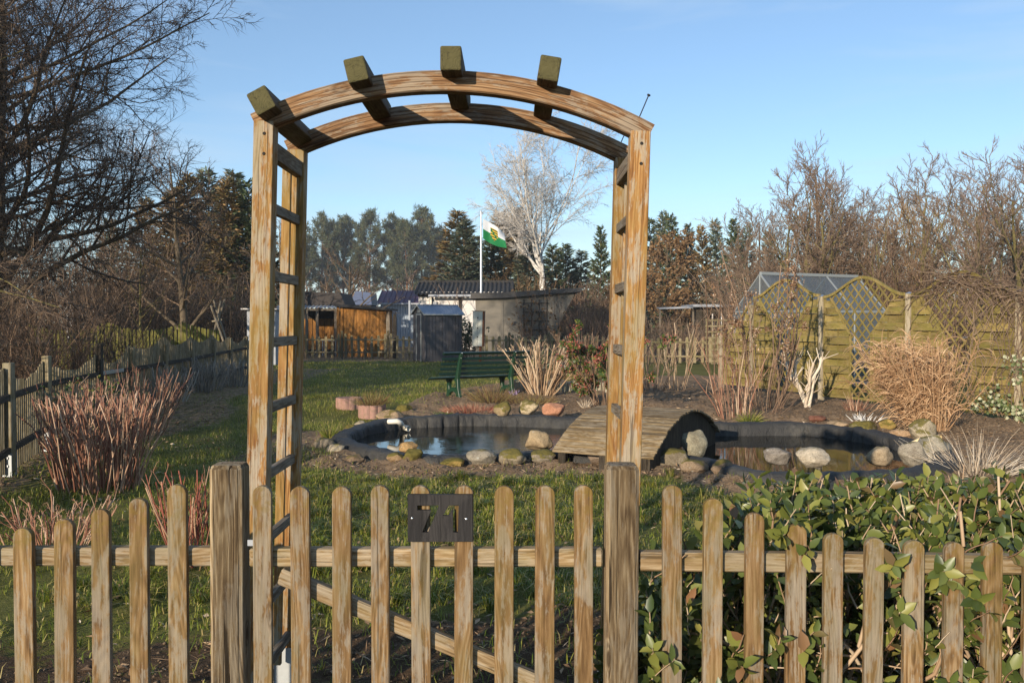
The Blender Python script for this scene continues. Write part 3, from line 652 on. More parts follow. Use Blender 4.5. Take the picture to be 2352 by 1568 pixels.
# left run
PITCHX = 90.5 / SF
fl = thing('picket_fence', 'weathered picket fence left of the gate, its rounded pickets rising to the gate post', 'fence', (fx_(200), YF + 0.02, 0))
for cx, ty in [(-315, 1117), (-225, 1150), (-137, 1196), (-46, 1214), (47, 1214), (136, 1195), (224, 1172), (312, 1146), (403, 1115)]: picket(cx, ty, fl)
rail(fl, fx_(-420), fx_(477), fz_(1287)); rail(fl, fx_(-420), fx_(477), 0.26)
# right run
fr = thing('picket_fence', 'picket fence right of the gate with hedge leaves pushing through its pickets', 'fence', (fx_(1900), YF + 0.02, 0))
for cx, ty in [(1548, 1116), (1640, 1147), (1737, 1180), (1832, 1207), (1921, 1227), (2013, 1237), (2106, 1244), (2198, 1248), (2290, 1247), (2381, 1240), (2472, 1224), (2563, 1196), (2654, 1160)]: picket(cx, ty, fr, w=0.0535)
beam('rail', Vector((fx_(1474), YF + .0425, fz_(1298))) - fr.location, Vector((fx_(2760), YF + .0425, fz_(1310))) - fr.location, .053, .038, M['rail'], fr, bev=.004)
beam('rail', Vector((fx_(1474), YF + .0425, .26)) - fr.location, Vector((fx_(2760), YF + .0425, .25)) - fr.location, .053, .038, M['rail'], fr, bev=.004)
# gate posts: fluted faces
def fluted_post(w, H, n=21):
    bm = bmesh.new(); r = w / 2; c = .009
    pts = []
    def side(ax, ay, bx, by):
        L = math.hypot(bx - ax, by - ay); nx_, ny2 = (by - ay) / L, -(bx - ax) / L
        for k in range(n):
            for q, dd in ((0.10, 0), (0.58, 0), (0.70, .0026), (0.92, .0026)):
                t = (k + q) / n; pts.append((ax + (bx - ax) * t - nx_ * dd, ay + (by - ay) * t - ny2 * dd))
    side(-r + c, -r, r - c, -r); side(r, -r + c, r, r - c); side(r - c, r, -r + c, r); side(-r, r - c, -r, -r + c)
    top = []
    lo = [bm.verts.new((x, y, 0)) for x, y in pts]; hi = [bm.verts.new((x, y, H - .012)) for x, y in pts]; tp = [bm.verts.new((x * .86, y * .86, H)) for x, y in pts]
    m = len(pts)
    for i in range(m):
        j = (i + 1) % m
        bm.faces.new((lo[i], lo[j], hi[j], hi[i])); bm.faces.new((hi[i], hi[j], tp[j], tp[i]))
    bm.faces.new(tp)
    return bm_mesh(bm)
for cx, ty, lab, a in ((513, 1071, 'square fluted gate post of grey weathered wood, left of the gate', 0.0), (1429, 1072, 'square fluted gate post with a long crack, right of the gate', 0.004)):
    o = link('gate_post', fluted_post(.090, fz_(ty) + .05), M['gatepost'], None, (fx_(cx), YF + .047, -.05), (0, a, 0))
    tag(o, lab, 'gate post', 'gate posts')
# gate
gt = thing('garden_gate', 'wooden picket gate with a diagonal brace, closed between two square posts', 'gate', (fx_(970), YF + .02, 0))
for cx, ty in [(598, 1117), (688, 1118), (780, 1118), (872, 1117), (967, 1117), (1062, 1116), (1157, 1117), (1250, 1116), (1344, 1116)]: picket(cx, ty, gt, zb=.07)
rail(gt, fx_(563), fx_(1387), fz_(1289)); rail(gt, fx_(563), fx_(1387), 0.40)
b0, b1 = Vector((fx_(632), YF + .041, fz_(1332))), Vector((fx_(1378), YF + .041, .425 + .02))
beam('brace', b0 - gt.location, b1 - gt.location, .046, .034, M['rail'], gt, bev=.004)
# number board with the figures cut right through
def sgn(u, v): return (fx_(937 + (u - 325) / 1015 * 148), fz_(1134 + (v - 295) / 745 * 108))
outer = [sgn(325, 295), sgn(1340, 297), sgn(1340, 1040), sgn(325, 1042)]
seven = [sgn(*p) for p in [(475, 465), (812, 465), (798, 520), (640, 898), (552, 892), (692, 545), (475, 543)]]
one = [sgn(*p) for p in [(975, 465), (1125, 465), (1112, 900), (1042, 893), (1028, 522), (962, 632), (878, 632)]]
sl = Vector((fx_(1011), YF - .012, fz_(1188)))
def board_mesh(loops, y0, y1, c):
    tri = geometry.tessellate_polygon([[Vector((x, z, 0)) for x, z in lp] for lp in loops])
    flat = [p for lp in loops for p in lp]; n = len(flat)
    V = [(x - c.x, y0 - c.y, z - c.z) for x, z in flat] + [(x - c.x, y1 - c.y, z - c.z) for x, z in flat]
    F = [tuple(t) for t in tri] + [(t[2] + n, t[1] + n, t[0] + n) for t in tri]
    o = 0
    for lp in loops:
        k = len(lp)
        F += [(o + i, o + (i + 1) % k, o + (i + 1) % k + n, o + i + n) for i in range(k)]; o += k
    bm = bmesh.new(); me = mk(V, F); bm.from_mesh(me); bmesh.ops.recalc_face_normals(bm, faces=bm.faces[:]); bm.to_mesh(me); bm.free()
    return me
sg = thing('number_board', 'black board with the number 71 cut out, screwed to two gate pickets', 'sign', sl)
link('board', board_mesh([outer, seven, one], YF - .0175, YF - .003, sl), M['signblack'], sg)
for u, v in ((393, 673), (1245, 683)):
    x, z = sgn(u, v); bm = bmesh.new(); bmesh.ops.create_uvsphere(bm, u_segments=14, v_segments=8, radius=.0037); bmesh.ops.scale(bm, vec=(1, .5, 1), verts=bm.verts)
    link('screw', bm_mesh(bm, True), M['screw'], sg, Vector((x, YF - .0178, z)) - sl)

# ================================================================ ROSE ARCH
YA = 3.12; AD = 0.46
ax0 = -.266
ar = thing('rose_arch', 'tall wooden rose arch with curved top and stained peeling posts behind the gate', 'arch', (ax0, YA, 0), (0, math.radians(1.5), 0))
PX = .657; PW = .070
def post(x, y0, ztop, name='post', z0=.10): return beam(name, (x, y0 + PW / 2, z0), (x, y0 + PW / 2, ztop), PW, PW, M['arch'], ar, bev=.004, seg=2)
for x in (-PX, PX):
    for y0 in (0, AD): 
        p = post(x, y0, 2.215 if y0 == 0 else 2.205)
        br = boxmesh([(-.039, .039, -.041, -.037, -.12, .10), (-.039, .039, .037, .041, -.12, .10), (-.041, -.037, -.041, .041, -.12, .10), (.037, .041, -.041, .041, -.12, .10)])
        b = link('post_shoe', br, M['bracket'], p, (0, 0, 0.0))
        for zz in (.04, .08):
            bm = bmesh.new(); bmesh.ops.create_cone(bm, segments=8, radius1=.008, radius2=.008, depth=.012, cap_ends=True); bmesh.ops.rotate(bm, matrix=Matrix.Rotation(PI / 2, 3, 'X'), verts=bm.verts)
# curved bars
def arc_bar(R, half, zc, h, y0, y1, n=28):
    """centre line passes (0, zc)"""
    V, F = [], []; a1 = math.asin(half / R)
    c = .005
    sec = [(-h / 2 + c, y0), (h / 2 - c, y0), (h / 2, y0 + c), (h / 2, y1 - c), (h / 2 - c, y1), (-h / 2 + c, y1), (-h / 2, y1 - c), (-h / 2, y0 + c)]
    for i in range(n + 1):
        a = -a1 + 2 * a1 * i / n
        for r, y in sec:
            rr = R + r; V.append((rr * math.sin(a), y, zc - R + rr * math.cos(a)))
    for i in range(n):
        for j in range(8):
            k = (j + 1) % 8; F.append((i * 8 + j, i * 8 + k, i * 8 + 8 + k, i * 8 + 8 + j))
    F.append(tuple(range(7, -1, -1))); F.append(tuple(range(n * 8, n * 8 + 8)))
    return mk(V, F)
ARC_R, ARC_Z, BH = 1.52, 2.372, .072
# grain must follow the bar: the mesh is laid out with its length along local Z
def bar_obj(y0):
    me = arc_bar(ARC_R, .690, ARC_Z, BH, y0, y0 + .058)
    wc = me.attributes.new('wc', 'FLOAT_VECTOR', 'POINT')
    for i_, v_ in enumerate(me.vertices):
        dz_ = v_.co.z - (ARC_Z - ARC_R); wc.data[i_].vector = (v_.co.y, math.hypot(v_.co.x, dz_) - ARC_R, ARC_R * math.atan2(v_.co.x, dz_))
    me.transform(Matrix.Rotation(-PI / 2, 4, 'Y'))
    o = link('arch_bar', me, M['archbar'], ar, (0, 0, 0), (0, PI / 2, 0)); return o
bar_obj(.006); bar_obj(AD + .006)
def arc_xz(px, py):     # point on the arch front plane in arch coordinates
    p = at(px, py, YA - .08); th = math.radians(1.5); x, z = p.x - ax0, p.z
    return (x * math.cos(th) - z * math.sin(th), x * math.sin(th) + z * math.cos(th))
for px, py, tilt in ((600, 231, -30), (818, 160, -15), (1035.5, 134, -1.5), (1262, 157, 8)):
    x, z = arc_xz(px, py); n = Vector((math.sin(math.radians(tilt)), 0, math.cos(math.radians(tilt))))
    o = beam('cross_beam', (x, -.085, z), (x, AD + .135, z - .002), .072, .083, M['beam'], ar, ny=tuple(n), bev=.006, seg=2)
# ladder sides
for s in (-1, 1):
    xo = s * (PX + .004)
    for yb in (AD - .085,):
        beam('batten', (s * (PX + .012), yb + .01, .16), (s * (PX + .012), yb + .01, 2.17), .034, .022, M['arch'], ar, bev=.002)
    for k, z in enumerate((2.125, 1.922, 1.68, 1.442, 1.205, .966, .728, .49, .25)):
        hh = .060 if k == 0 else .036
        beam('rung', (s * (PX - .012), PW, z), (s * (PX - .012), AD, z), hh, .024 if k else .034, M['rung'], ar, ny=(s, 0, 0), bev=.002)
# rusty nails where the fifth beam is missing
for (x, z, l, y) in ((.652, 2.262, .085, .03), (.642, 2.262, .06, AD + .02)):
    V, F = tube1([(x, y, z), (x + .35 * l, y - .1 * l, z + l * .9), (x + .37 * l, y - .1 * l, z + l * .94)], .0022, 6)
    V2, F2 = tube1([(x + .36 * l, y - .1 * l, z + l * .92), (x + .385 * l, y - .1 * l, z + l * .975)], [.006, .006], 8)
    V, F = cat_geo([(V, F), (V2, F2)])
    link('nail', mk(V, F, True), M['void'], ar)

# strap hinge between the left post and the gate
h_ = link('strap_hinge', boxmesh([(fx_(560), fx_(592), YF + .0215, YF + .0245, fz_(1260), fz_(1246))]), M['greysheet'], gt, -gt.location)

for x in (-PX, PX):
    for z in (2.10, 2.17):
        bm = bmesh.new(); bmesh.ops.create_cone(bm, segments=10, radius1=.0065, radius2=.005, depth=.004, cap_ends=True); bmesh.ops.rotate(bm, matrix=Matrix.Rotation(PI / 2, 3, 'X'), verts=bm.verts)
        link('screw', bm_mesh(bm), M['void'], ar, (x + .004, -.001, z))
# ================================================================ FOOTBRIDGE
bl, br_ = Vector((.44, 9.37, 0)), Vector((1.40, 8.90, 0))
bc = (bl + br_) / 2; bdir = Vector((.475, .88, 0)).normalized(); bac = Vector((bdir.y, -bdir.x, 0)); BW = 1.06; BL = 2.45
bt = thing('footbridge', 'low arched wooden footbridge of weathered planks across the pond', 'bridge', (bc.x, bc.y, 0), (0, 0, math.atan2(-bdir.x, bdir.y)))
def bz(t): return .16 + .365 * (1 - (2 * t / BL - 1) ** 2) ** 1.0
NPL = 29
for k in range(NPL):
    t0, t1 = BL * k / NPL, BL * (k + 1) / NPL - .015
    z0, z1 = bz(t0), bz(t1); y = (t0 + t1) / 2; z = (z0 + z1) / 2
    ov = random.uniform(-.003, .003)
    n = Vector((0, -(z1 - z0), t1 - t0)).normalized()
    me = cached(('plk', k % 5), lambda: rbox(math.hypot(t1 - t0, z1 - z0), .024, BW + .06 + .003 * (k % 5), .003, 1))
    q = frame((1, 0, 0), tuple(n))
    link('plank', me, M['deck'], bt, (-BW / 2 - .03 + ov, y, z + .012 + random.uniform(-.002, .002)), q)
def side_beam(x0, x1):
    V, F = [], []; n = 24
    for i in range(n + 1):
        t = .03 + (BL - .06) * i / n; zt = bz(t) - .002; zb = max(zt - .30 - .06 * math.sin(PI * i / n), -.02)
        for x in (x0, x1): V += [(x, t, zb), (x, t, zt)]
    for i in range(n):
        a = i * 4; b = a + 4
        F += [(a, b, b + 1, a + 1), (a + 2, a + 3, b + 3, b + 2), (a + 1, b + 1, b + 3, a + 3), (a, a + 2, b + 2, b)]
    F += [(0, 1, 3, 2), (n * 4, n * 4 + 2, n * 4 + 3, n * 4 + 1)]
    me = mk(V, F); return me
for x0 in (-BW / 2 + .02, BW / 2 - .06): link('side_beam', side_beam(x0, x0 + .04), M['darkwood'], bt)
for x in (-BW / 2 + .07, BW / 2 - .09, 0):
    beam('footing', (x, .05, -.06), (x, .05, .16), .08, .07, M['darkwood'], bt, bev=.006)

# ================================================================ STONES
def stone(label, px0, px1, py0, py1, col, moss=0.0, seed=0, z=None, flat=1.0, group=None, depth=0.8, ang=None, name='stone', tiltx=0):
    """px box on the print -> a stone standing on the ground (or at height z) there"""
    zb = z if z is not None else None
    base = gnd((px0 + px1) / 2, py1 - (py1 - py0) * 0.12, 0.03 if zb is None else zb)
    if zb is None: base.z = gz1(base.x, base.y)
    sc = F_PX / base.y; wdt = (px1 - px0) / sc; hgt = (py1 - py0) / sc
    rr = random.Random(seed * 13 + 5)
    bm = bmesh.new(); bmesh.ops.create_icosphere(bm, subdivisions=4, radius=0.5)
    cuts = [(Vector((rr.gauss(0, 1), rr.gauss(0, 1), rr.gauss(0, .8))).normalized(), rr.uniform(.30, .43)) for _ in range(9)]
    off = Vector((seed * 3.7, seed * 1.3, seed * 2.1))
    for v in bm.verts:
        p = v.co.copy()
        for n, d in cuts:
            e = p.dot(n) - d
            if e > 0: p -= n * e * .82
        s = 1 + .16 * mnoise.noise(p * 2.4 + off) + .07 * mnoise.noise(p * 6 + off) + .03 * mnoise.noise(p * 14 + off)
        v.co = p * s
    xs_ = [v.co.x for v in bm.verts]; ys_ = [v.co.y for v in bm.verts]; zs_ = [v.co.z for v in bm.verts]
    for v in bm.verts:
        v.co.x = (v.co.x - min(xs_)) / (max(xs_) - min(xs_)) - .5; v.co.y = (v.co.y - min(ys_)) / (max(ys_) - min(ys_)) - .5
        v.co.z = (v.co.z - min(zs_)) / (max(zs_) - min(zs_)) - .20
    bmesh.ops.scale(bm, vec=(wdt, wdt * depth, hgt * 1.16), verts=bm.verts)
    if tiltx: bmesh.ops.rotate(bm, matrix=Matrix.Rotation(tiltx, 3, 'Y'), verts=bm.verts)
    o = link(name, bm_mesh(bm, True), M['rock'], None, base + Vector((0, wdt * depth * .35, 0)))
    o.color = (*col, moss)
    return tag(o, label, 'stone', group)
TAN, GRY, PAL, PNK, BRN, YEL, DKR = (.30, .205, .115), (.225, .19, .14), (.37, .31, .22), (.46, .225, .135), (.19, .135, .085), (.34, .235, .075), (.20, .09, .06)
gA = 'stones set around the left pond'; gB = 'stones set around the right pond'
stone('flat moss covered stone left of the left pond, beside the grass', 729, 776, 992, 1013, BRN, .9, 1, flat=1, group=gA)
stone('grey brown stone behind the pale one at the left end of the pond', 719, 769, 1009, 1035, GRY, .25, 2, group=gA)
stone('pale lichen stone at the left end of the pond, lowest there', 747, 790, 1026, 1045, PAL, .15, 3, group=gA)
stone('brown flat stone half sunk in soil in front of the left rim', 786, 836, 1037, 1062, BRN, .1, 4, group=gA)
stone('tan stone with a mossy top beside the orange mossy one', 886, 929, 1046, 1069, TAN, .45, 5, group=gA)
stone('round stone covered in orange brown moss before the pond', 923, 971, 1045, 1073, BRN, 1.0, 6, group=gA)
stone('thin grey slab of stone leaning on the liner', 968, 1012, 1053, 1069, GRY, .0, 7, group=gA)
stone('yellow lichen covered stone in front of the pond', 1006, 1066, 1054, 1077, YEL, .75, 8, group=gA)
stone('large smooth grey boulder in front of the pond', 1069, 1142, 1039, 1076, (.255, .225, .175), .15, 9, group=gA)
stone('mossy speckled boulder right of the smooth grey one', 1145, 1210, 1037, 1075, (.24, .20, .14), .5, 10, group=gA)
stone('rounded mossy boulder nearest the front end of the footbridge', 1216, 1278, 1034, 1068, GRY, .55, 11, group=gA)
stone('small square ochre stone lying alone on the front rim', 914, 959, 1016, 1040, (.36, .23, .10), .0, 12, z=.10, group=gA, depth=.7)
stone('big tan boulder on the rim, left of the footbridge', 1206, 1272, 990, 1034, (.36, .27, .16), .05, 13, z=.10, group=gA)
stone('moss capped stone on the back rim, left of three', 1133, 1175, 924, 957, (.34, .26, .15), .75, 14, z=.19, group=gA)
stone('rough pale stone with a mossy top, middle of three on the back rim', 1191, 1239, 920, 952, (.48, .38, .24), .45, 15, z=.19, group=gA)
stone('smooth pink sandstone block on the back rim', 1245, 1300, 927, 955, PNK, -.4, 16, z=.19, group=gA)
stone('flat tan slab stone right of the pink planting rings', 861, 926, 945, 975, (.34, .24, .15), .2, 17, group=gA)
stone('green mossy stone on top of the tan slab by the planting rings', 906, 946, 943, 962, BRN, .95, 18, group=gA)
stone('small cream stone in the soil in front of the planting rings', 809, 842, 963, 980, PAL, .1, 19, group=gA)
stone('low mossy stone touching the left pond rim from behind', 789, 826, 972, 988, BRN, .8, 20, group=gA)
stone('reddish stone tucked below the front of the footbridge', 1320, 1358, 1043, 1061, PNK, 0, 21, group=gA)
stone('grey brown stone below the front of the footbridge', 1350, 1395, 1043, 1069, (.25, .19, .14), .05, 22, group=gA)
stone('large tilted boulder with pale lichen spots beside the footbridge', 1549, 1622, 986, 1049, (.27, .245, .175), .05, 23, z=.08, group=gB, tiltx=.25, depth=.6)
stone('dark mossy boulder in front of the large tilted one', 1513, 1583, 1034, 1079, (.20, .165, .115), .55, 24, group=gB)
stone('brown half buried stone right of the dark mossy boulder', 1563, 1634, 1059, 1091, (.22, .16, .105), .25, 25, group=gB)
stone('brown mossy stone at the end of the right pond by the hedge', 1634, 1688, 1064, 1099, (.21, .15, .10), .3, 26, group=gB)
stone('grey stone on the right pond rim just above the hedge', 1760, 1825, 1031, 1066, (.25, .22, .185), .0, 27, z=.11, group=gB)
stone('whitish saddle shaped stone on the right pond rim', 1833, 1913, 1031, 1072, (.44, .375, .28), -.2, 28, z=.11, group=gB)
stone('pointed tan stone on the right pond rim above the hedge', 1995, 2060, 1028, 1070, (.33, .255, .165), .15, 29, z=.11, group=gB)
stone('speckled grey boulder below the cream hose', 2069, 2131, 1016, 1072, (.27, .24, .19), .2, 30, z=.08, group=gB)
stone('tallest grey boulder with green moss right of the cream hose', 2119, 2207, 986, 1064, (.29, .265, .21), .35, 31, group=gB)
stone('pale pitted stone with moss patches in front of the dry grass', 2095, 2160, 961, 1010, (.38, .32, .22), .4, 32, group=gB)
stone('greenish mossy stone behind the right pond rim', 1959, 2024, 961, 986, (.24, .21, .13), .6, 33, group=gB)
stone('yellowish stone behind the right pond rim, next to the dry grass', 2021, 2062, 966, 990, YEL, .3, 34, group=gB)
stone('dark red stone behind the right pond rim', 1860, 1902, 960, 975, DKR, .0, 35, group=gB)
stone('light brown flat stone behind the right pond rim', 1900, 1962, 962, 979, (.33, .24, .15), .0, 36, group=gB)
stone('tan stone low between the pitted stone and the right rim', 2048, 2098, 978, 999, (.40, .27, .16), .0, 37, group=gB)

# pipe and hose
pa = at(898, 966, 12.0); 
V, F = tube1([gnd(893, 968, .20), gnd(912, 967, .215), gnd(920, 971, .185), gnd(925, 980, .10), gnd(939, 984, .085)], [.035, .035, .035, .036, .037], 14)
o = link('drain_pipe', mk(V, F, True), M['pipe']); tag(o, 'white plastic pipe bending over the pond rim into the water', 'pipe')
hz_ = [gnd(2084, 1024, .12), gnd(2096, 1017, .15), gnd(2115, 1008, .20), gnd(2136, 1003, .24), gnd(2160, 1003, .26)]
V, F = tube1(hz_, .022, 10); o = link('hose', mk(V, F, True), M['hose']); tag(o, 'short cream hose sticking out between boulders over the right pond', 'hose')

# ================================================================ PLANTING RINGS
def scallop(R, H, t, n=10, a0=0, a1=2 * PI, seg=120):
    V, F = [], []
    closed = abs(a1 - a0 - 2 * PI) < 1e-3
    for i in range(seg if closed else seg + 1):
        a = a0 + (a1 - a0) * i / seg
        ro = R + .020 * abs(math.sin(a * n / 2)) ; ri = R - t
        for r, z in ((ro, -.06), (ro, H - .01), (ro - .01, H), (ri + .01, H), (ri, H - .01), (ri, -.06)): V.append((r * math.cos(a), r * math.sin(a), z))
    m = len(V) // 6
    for i in range(m if closed else m - 1):
        b = ((i + 1) % m) * 6; a = i * 6
        for j in range(5): F.append((a + j, b + j, b + j + 1, a + j + 1))
    if not closed: F += [(0, 1, 2, 3, 4, 5), tuple((m - 1) * 6 + j for j in (5, 4, 3, 2, 1, 0))]
    return mk(V, F)
for px, py, zoff, lab, aa in ((850, 963, 0, 'pink scalloped concrete planting ring nearest the pond, with dry plants', .3), (797, 951, 0.0, 'pink scalloped concrete planting ring sunk deeper in the lawn', 1.1)):
    b = gnd(px, py); R = .20
    zz = gz1(b.x, b.y) + zoff
    rt = thing('planting_ring', lab, 'planter', (b.x, b.y + R, zz), (0, 0, aa), 'pink planting rings')
    H = .21 if px > 820 else .19
    link('ring_wall', scallop(R, H, .05), M['pink'], rt)
    bm = bmesh.new(); bmesh.ops.create_circle(bm, cap_ends=True, segments=24, radius=R - .045); bmesh.ops.translate(bm, vec=(0, 0, H - .045), verts=bm.verts)
    link('soil_fill', bm_mesh(bm), M['clod'], rt)

# ================================================================ BENCH
lb = gnd(1052, 917); rb_ = lb + Vector((math.cos(math.radians(33)), math.sin(math.radians(33)), 0)) * 1.22
mid = (lb + rb_) / 2; yaw = math.radians(33)
bn = thing('park_bench', 'dark green slatted park bench turned away, standing at the edge of the lawn', 'bench', (mid.x, mid.y, gz1(mid.x, mid.y) - .02), (0, 0, yaw))
bn.scale = (.93, .93, .93)
# local frame: x along the bench, +y is the way it faces, rear feet at y = 0
BLn = 1.98
def slat(y, z, ny, w=.075, t=.028, L=BLn):
    return beam('slat', (-L / 2, y, z), (L / 2, y, z), w, t, M['bench'], bn, ny=ny, bev=.008, seg=2)
back_n = Vector((0, -.97, -.24)).normalized()
for k in range(5):
    s = k / 4; slat(.135 - .155 * s, .50 + .385 * s, (0, -.88, .47), .052, .024)
slat(-.035, .905, (0, -.3, .95), .055, .022)
for k in range(6): slat(.17 + .078 * k, .430 - .006 * k + (.0 if k < 5 else -.012), (0, -.05 if k < 5 else .5, 1), .066, .028)
def bench_leg(x):
    prof_o = [(-.03, 0), (.05, 0), (.075, .05), (.12, .12), (.20, .15), (.30, .145), (.38, .10), (.42, .03), (.45, 0), (.52, 0), (.50, .08), (.46, .2), (.47, .32), (.55, .40), (.57, .425), (.15, .43), (.09, .60), (-.02, .89), (-.07, .895), (.02, .55), (.055, .40), (.03, .20), (-.03, .04)]
    hole = [(.11, .21), (.19, .235), (.30, .23), (.38, .19), (.39, .26), (.36, .36), (.28, .39), (.19, .385), (.12, .33)]
    me = board_mesh([prof_o, hole], -.032, .032, Vector((0, 0, 0)))
    # profile lies in x,z and is pulled along y: turn it so that it lies in the y,z plane
    me.transform(Matrix(((0, -1, 0, 0), (1, 0, 0, 0), (0, 0, 1, 0), (0, 0, 0, 1))))
    bm = bmesh.new(); bm.from_mesh(me)
    bmesh.ops.dissolve_limit(bm, angle_limit=.02, verts=bm.verts[:], edges=bm.edges[:])
    bmesh.ops.bevel(bm, geom=[e for e in bm.edges if e.calc_face_angle(0) > .9], offset=.006, segments=1, affect='EDGES')
    bmesh.ops.triangulate(bm, faces=bm.faces[:])
    me2 = bm_mesh(bm)
    return link('leg', me2, M['benchleg'], bn, (x, 0, 0))
for x in (-.61, .61):
    l = bench_leg(x)
    for k in range(5):
        s = k / 4; bm = bmesh.new(); bmesh.ops.create_uvsphere(bm, u_segments=8, v_segments=6, radius=.011)
        link('bolt', bm_mesh(bm, True), M['steel'], l, (.0, .075 - .155 * s, .515 + .385 * s))
# low edging stones of the bed behind the bench
e0, e1 = gnd(1166, 895), gnd(1428, 898)
et = thing('bed_edging', 'row of weathered concrete palisade stones edging the bed right of the bench', 'edging', ((e0.x + e1.x) / 2, (e0.y + e1.y) / 2, 0))
n = 34
for k in range(n):
    p = e0.lerp(e1, (k + .5) / n); p.y += .12 * math.sin(k * .35)
    me = cached(('edg', k % 3), lambda: rbox((e1 - e0).length / n - .006, .07, .22 + .012 * (k % 3), .014, 2))
    link('palisade_stone', me, M['edging'], et, (p.x - et.location.x, p.y - et.location.y, gz1(p.x, p.y) - .05), (random.uniform(-.05, .05), 0, random.uniform(-.05, .05)))
# ================================================================ PRIVACY FENCE
PP = [Vector((4.63, 19.7, 0)), Vector((5.06, 18.8, 0)), Vector((5.9, 17.0, 0)), Vector((6.76, 15.2, 0)), Vector((7.62, 13.4, 0)), Vector((8.48, 11.6, 0))]
PT = [1.22, 1.86, 2.02, 2.02, 2.02, 2.02]
pn = ['square fence post at the low far end of the green screen fence', 'fence post half hidden by the dry climbing shrub', 'pale fence post left of the middle lattice panel, behind the pollarded shrub', 'pale fence post behind the dry ornamental grass', 'fence post overgrown by vines at the right edge', 'fence post of the green screen fence beyond the right edge']
for p, h, lab in zip(PP, PT, pn):
    d = (PP[3] - PP[2]).normalized(); a = math.atan2(d.y, d.x)
    r = thing('fence_post', lab, 'fence post', (p.x, p.y, gz1(p.x, p.y) - .05), (0, 0, a), 'posts of the green screen fence')
    link('post', rbox(.092, .092, h, .006, 2), M['palepost'], r)
    bm = bmesh.new(); bmesh.ops.create_cone(bm, segments=4, radius1=.075, radius2=.006, depth=.03, cap_ends=True); bmesh.ops.rotate(bm, matrix=Matrix.Rotation(PI / 4, 3, 'Z'), verts=bm.verts); bmesh.ops.translate(bm, vec=(0, 0, h + .016), verts=bm.verts)
    link('post_cap', bm_mesh(bm), M['steel'], r)
def screen_panel(a, b, lab, kind='full'):
    d = (b - a); L = d.length - .11; d.normalize(); ang = math.atan2(d.y, d.x)
    o0 = a + d * .055; zg = max(gz1(a.x, a.y), gz1(b.x, b.y)) + .01
    r = thing('screen_panel', lab, 'fence panel', (o0.x, o0.y, zg), (0, 0, ang), 'green screen fence panels')
    # local x along the fence (0..L), local -y... the garden side is +y or -y: pick the one facing the camera
    side = 1 if (Matrix.Rotation(ang, 3, 'Z') @ Vector((0, 1, 0))).dot(CAM - o0) > 0 else -1
    ny = (0, side, 0)
    if kind == 'full':
        top = lambda x: 1.92 + .33 * .5 * (1 - math.cos(2 * PI * x / L)) * (1.0) - .03 * math.sin(PI * x / L) * 0
        xl = lambda z: (.345 * L if z < 1.23 else .345 * L - (z - 1.23) / .68 * .25 * L)
        xr = lambda z: (.605 * L if z < 1.23 else .605 * L + (z - 1.23) / .68 * .27 * L)
    else:
        top = lambda x: 1.12 + .70 * (x / L) ** 1.6
        xl = lambda z: L; xr = lambda z: L
    W_, T_ = .045, .036
    # frame
    beam('frame_stile', (W_ / 2, 0, .06), (W_ / 2, 0, top(0) - .01), W_, T_, M['panel'], r, ny=ny); beam('frame_stile', (L - W_ / 2, 0, .06), (L - W_ / 2, 0, top(L) - .01), W_, T_, M['panel'], r, ny=ny)
    beam('frame_rail', (W_, 0, .085), (L - W_, 0, .085), W_, T_, M['panel'], r, ny=ny)
    n = 30; V, F = [], []
    for i in range(n + 1):
        x = L * i / n; z = top(x)
        V += [(x, -.026, z), (x, -.026, z + .052), (x, .026, z + .052), (x, .026, z)]
    for i in range(n):
        for j in range(4): F.append((i * 4 + j, i * 4 + (j + 1) % 4, i * 4 + 4 + (j + 1) % 4, i * 4 + 4 + j))
    F += [(3, 2, 1, 0), tuple(n * 4 + j for j in range(4))]
    me = mk(V, F); bm = bmesh.new(); bm.from_mesh(me); bmesh.ops.recalc_face_normals(bm, faces=bm.faces[:]); bm.to_mesh(me); bm.free()
    link('curved_top_rail', me, M['panel'], r)
    if kind == 'full':
        for f in (xl, xr):
            s = -1 if f is xl else 1
            beam('lattice_frame', (f(0), 0, .11), (f(0), 0, 1.25), .042, T_, M['panel'], r, ny=ny)
            beam('lattice_frame', (f(1.23), 0, 1.22), (f(1.91), 0, 1.91), .042, T_, M['panel'], r, ny=ny)
    # boards, woven over two uprights
    def board(x0, x1, z, k, h=.131):
        if x1 - x0 < .06: return
        nseg = 8; V = []; F = []
        sgnk = 1 if k % 2 else -1
        slant = 0
        for i in range(nseg + 1):
            u = i / nseg; x = x0 + (x1 - x0) * u
            bow = sgnk * .030 * math.cos((u - .5) * 2 * PI * .5) * side
            for zz, dy in ((0, -.006), (0, .006), (h, .006), (h, -.006)):
                xx = x
                if kind == 'full' and i in (0, nseg):
                    zc = z + zz
                    if i == nseg and x1 < L * .5: xx = xl(zc)
                    if i == 0 and x0 > L * .5: xx = xr(zc)
                V.append((xx, bow + dy + .004 * sgnk + side * .028 * (1 - zz / h), z + zz))
        for i in range(nseg):
            for j in range(4): F.append((i * 4 + j, i * 4 + (j + 1) % 4, i * 4 + 4 + (j + 1) % 4, i * 4 + 4 + j))
        F += [(3, 2, 1, 0), tuple(nseg * 4 + j for j in range(4))]
        me = mk(V, F); bm = bmesh.new(); bm.from_mesh(me); bmesh.ops.recalc_face_normals(bm, faces=bm.faces[:])
        bmesh.ops.rotate(bm, matrix=Matrix.Rotation(-PI / 2, 3, 'Y'), verts=bm.verts); bm.to_mesh(me); bm.free()
        link('board', me, M['panel'], r, (0, 0, 0), (0, PI / 2, 0))
    z = .11; k = 0
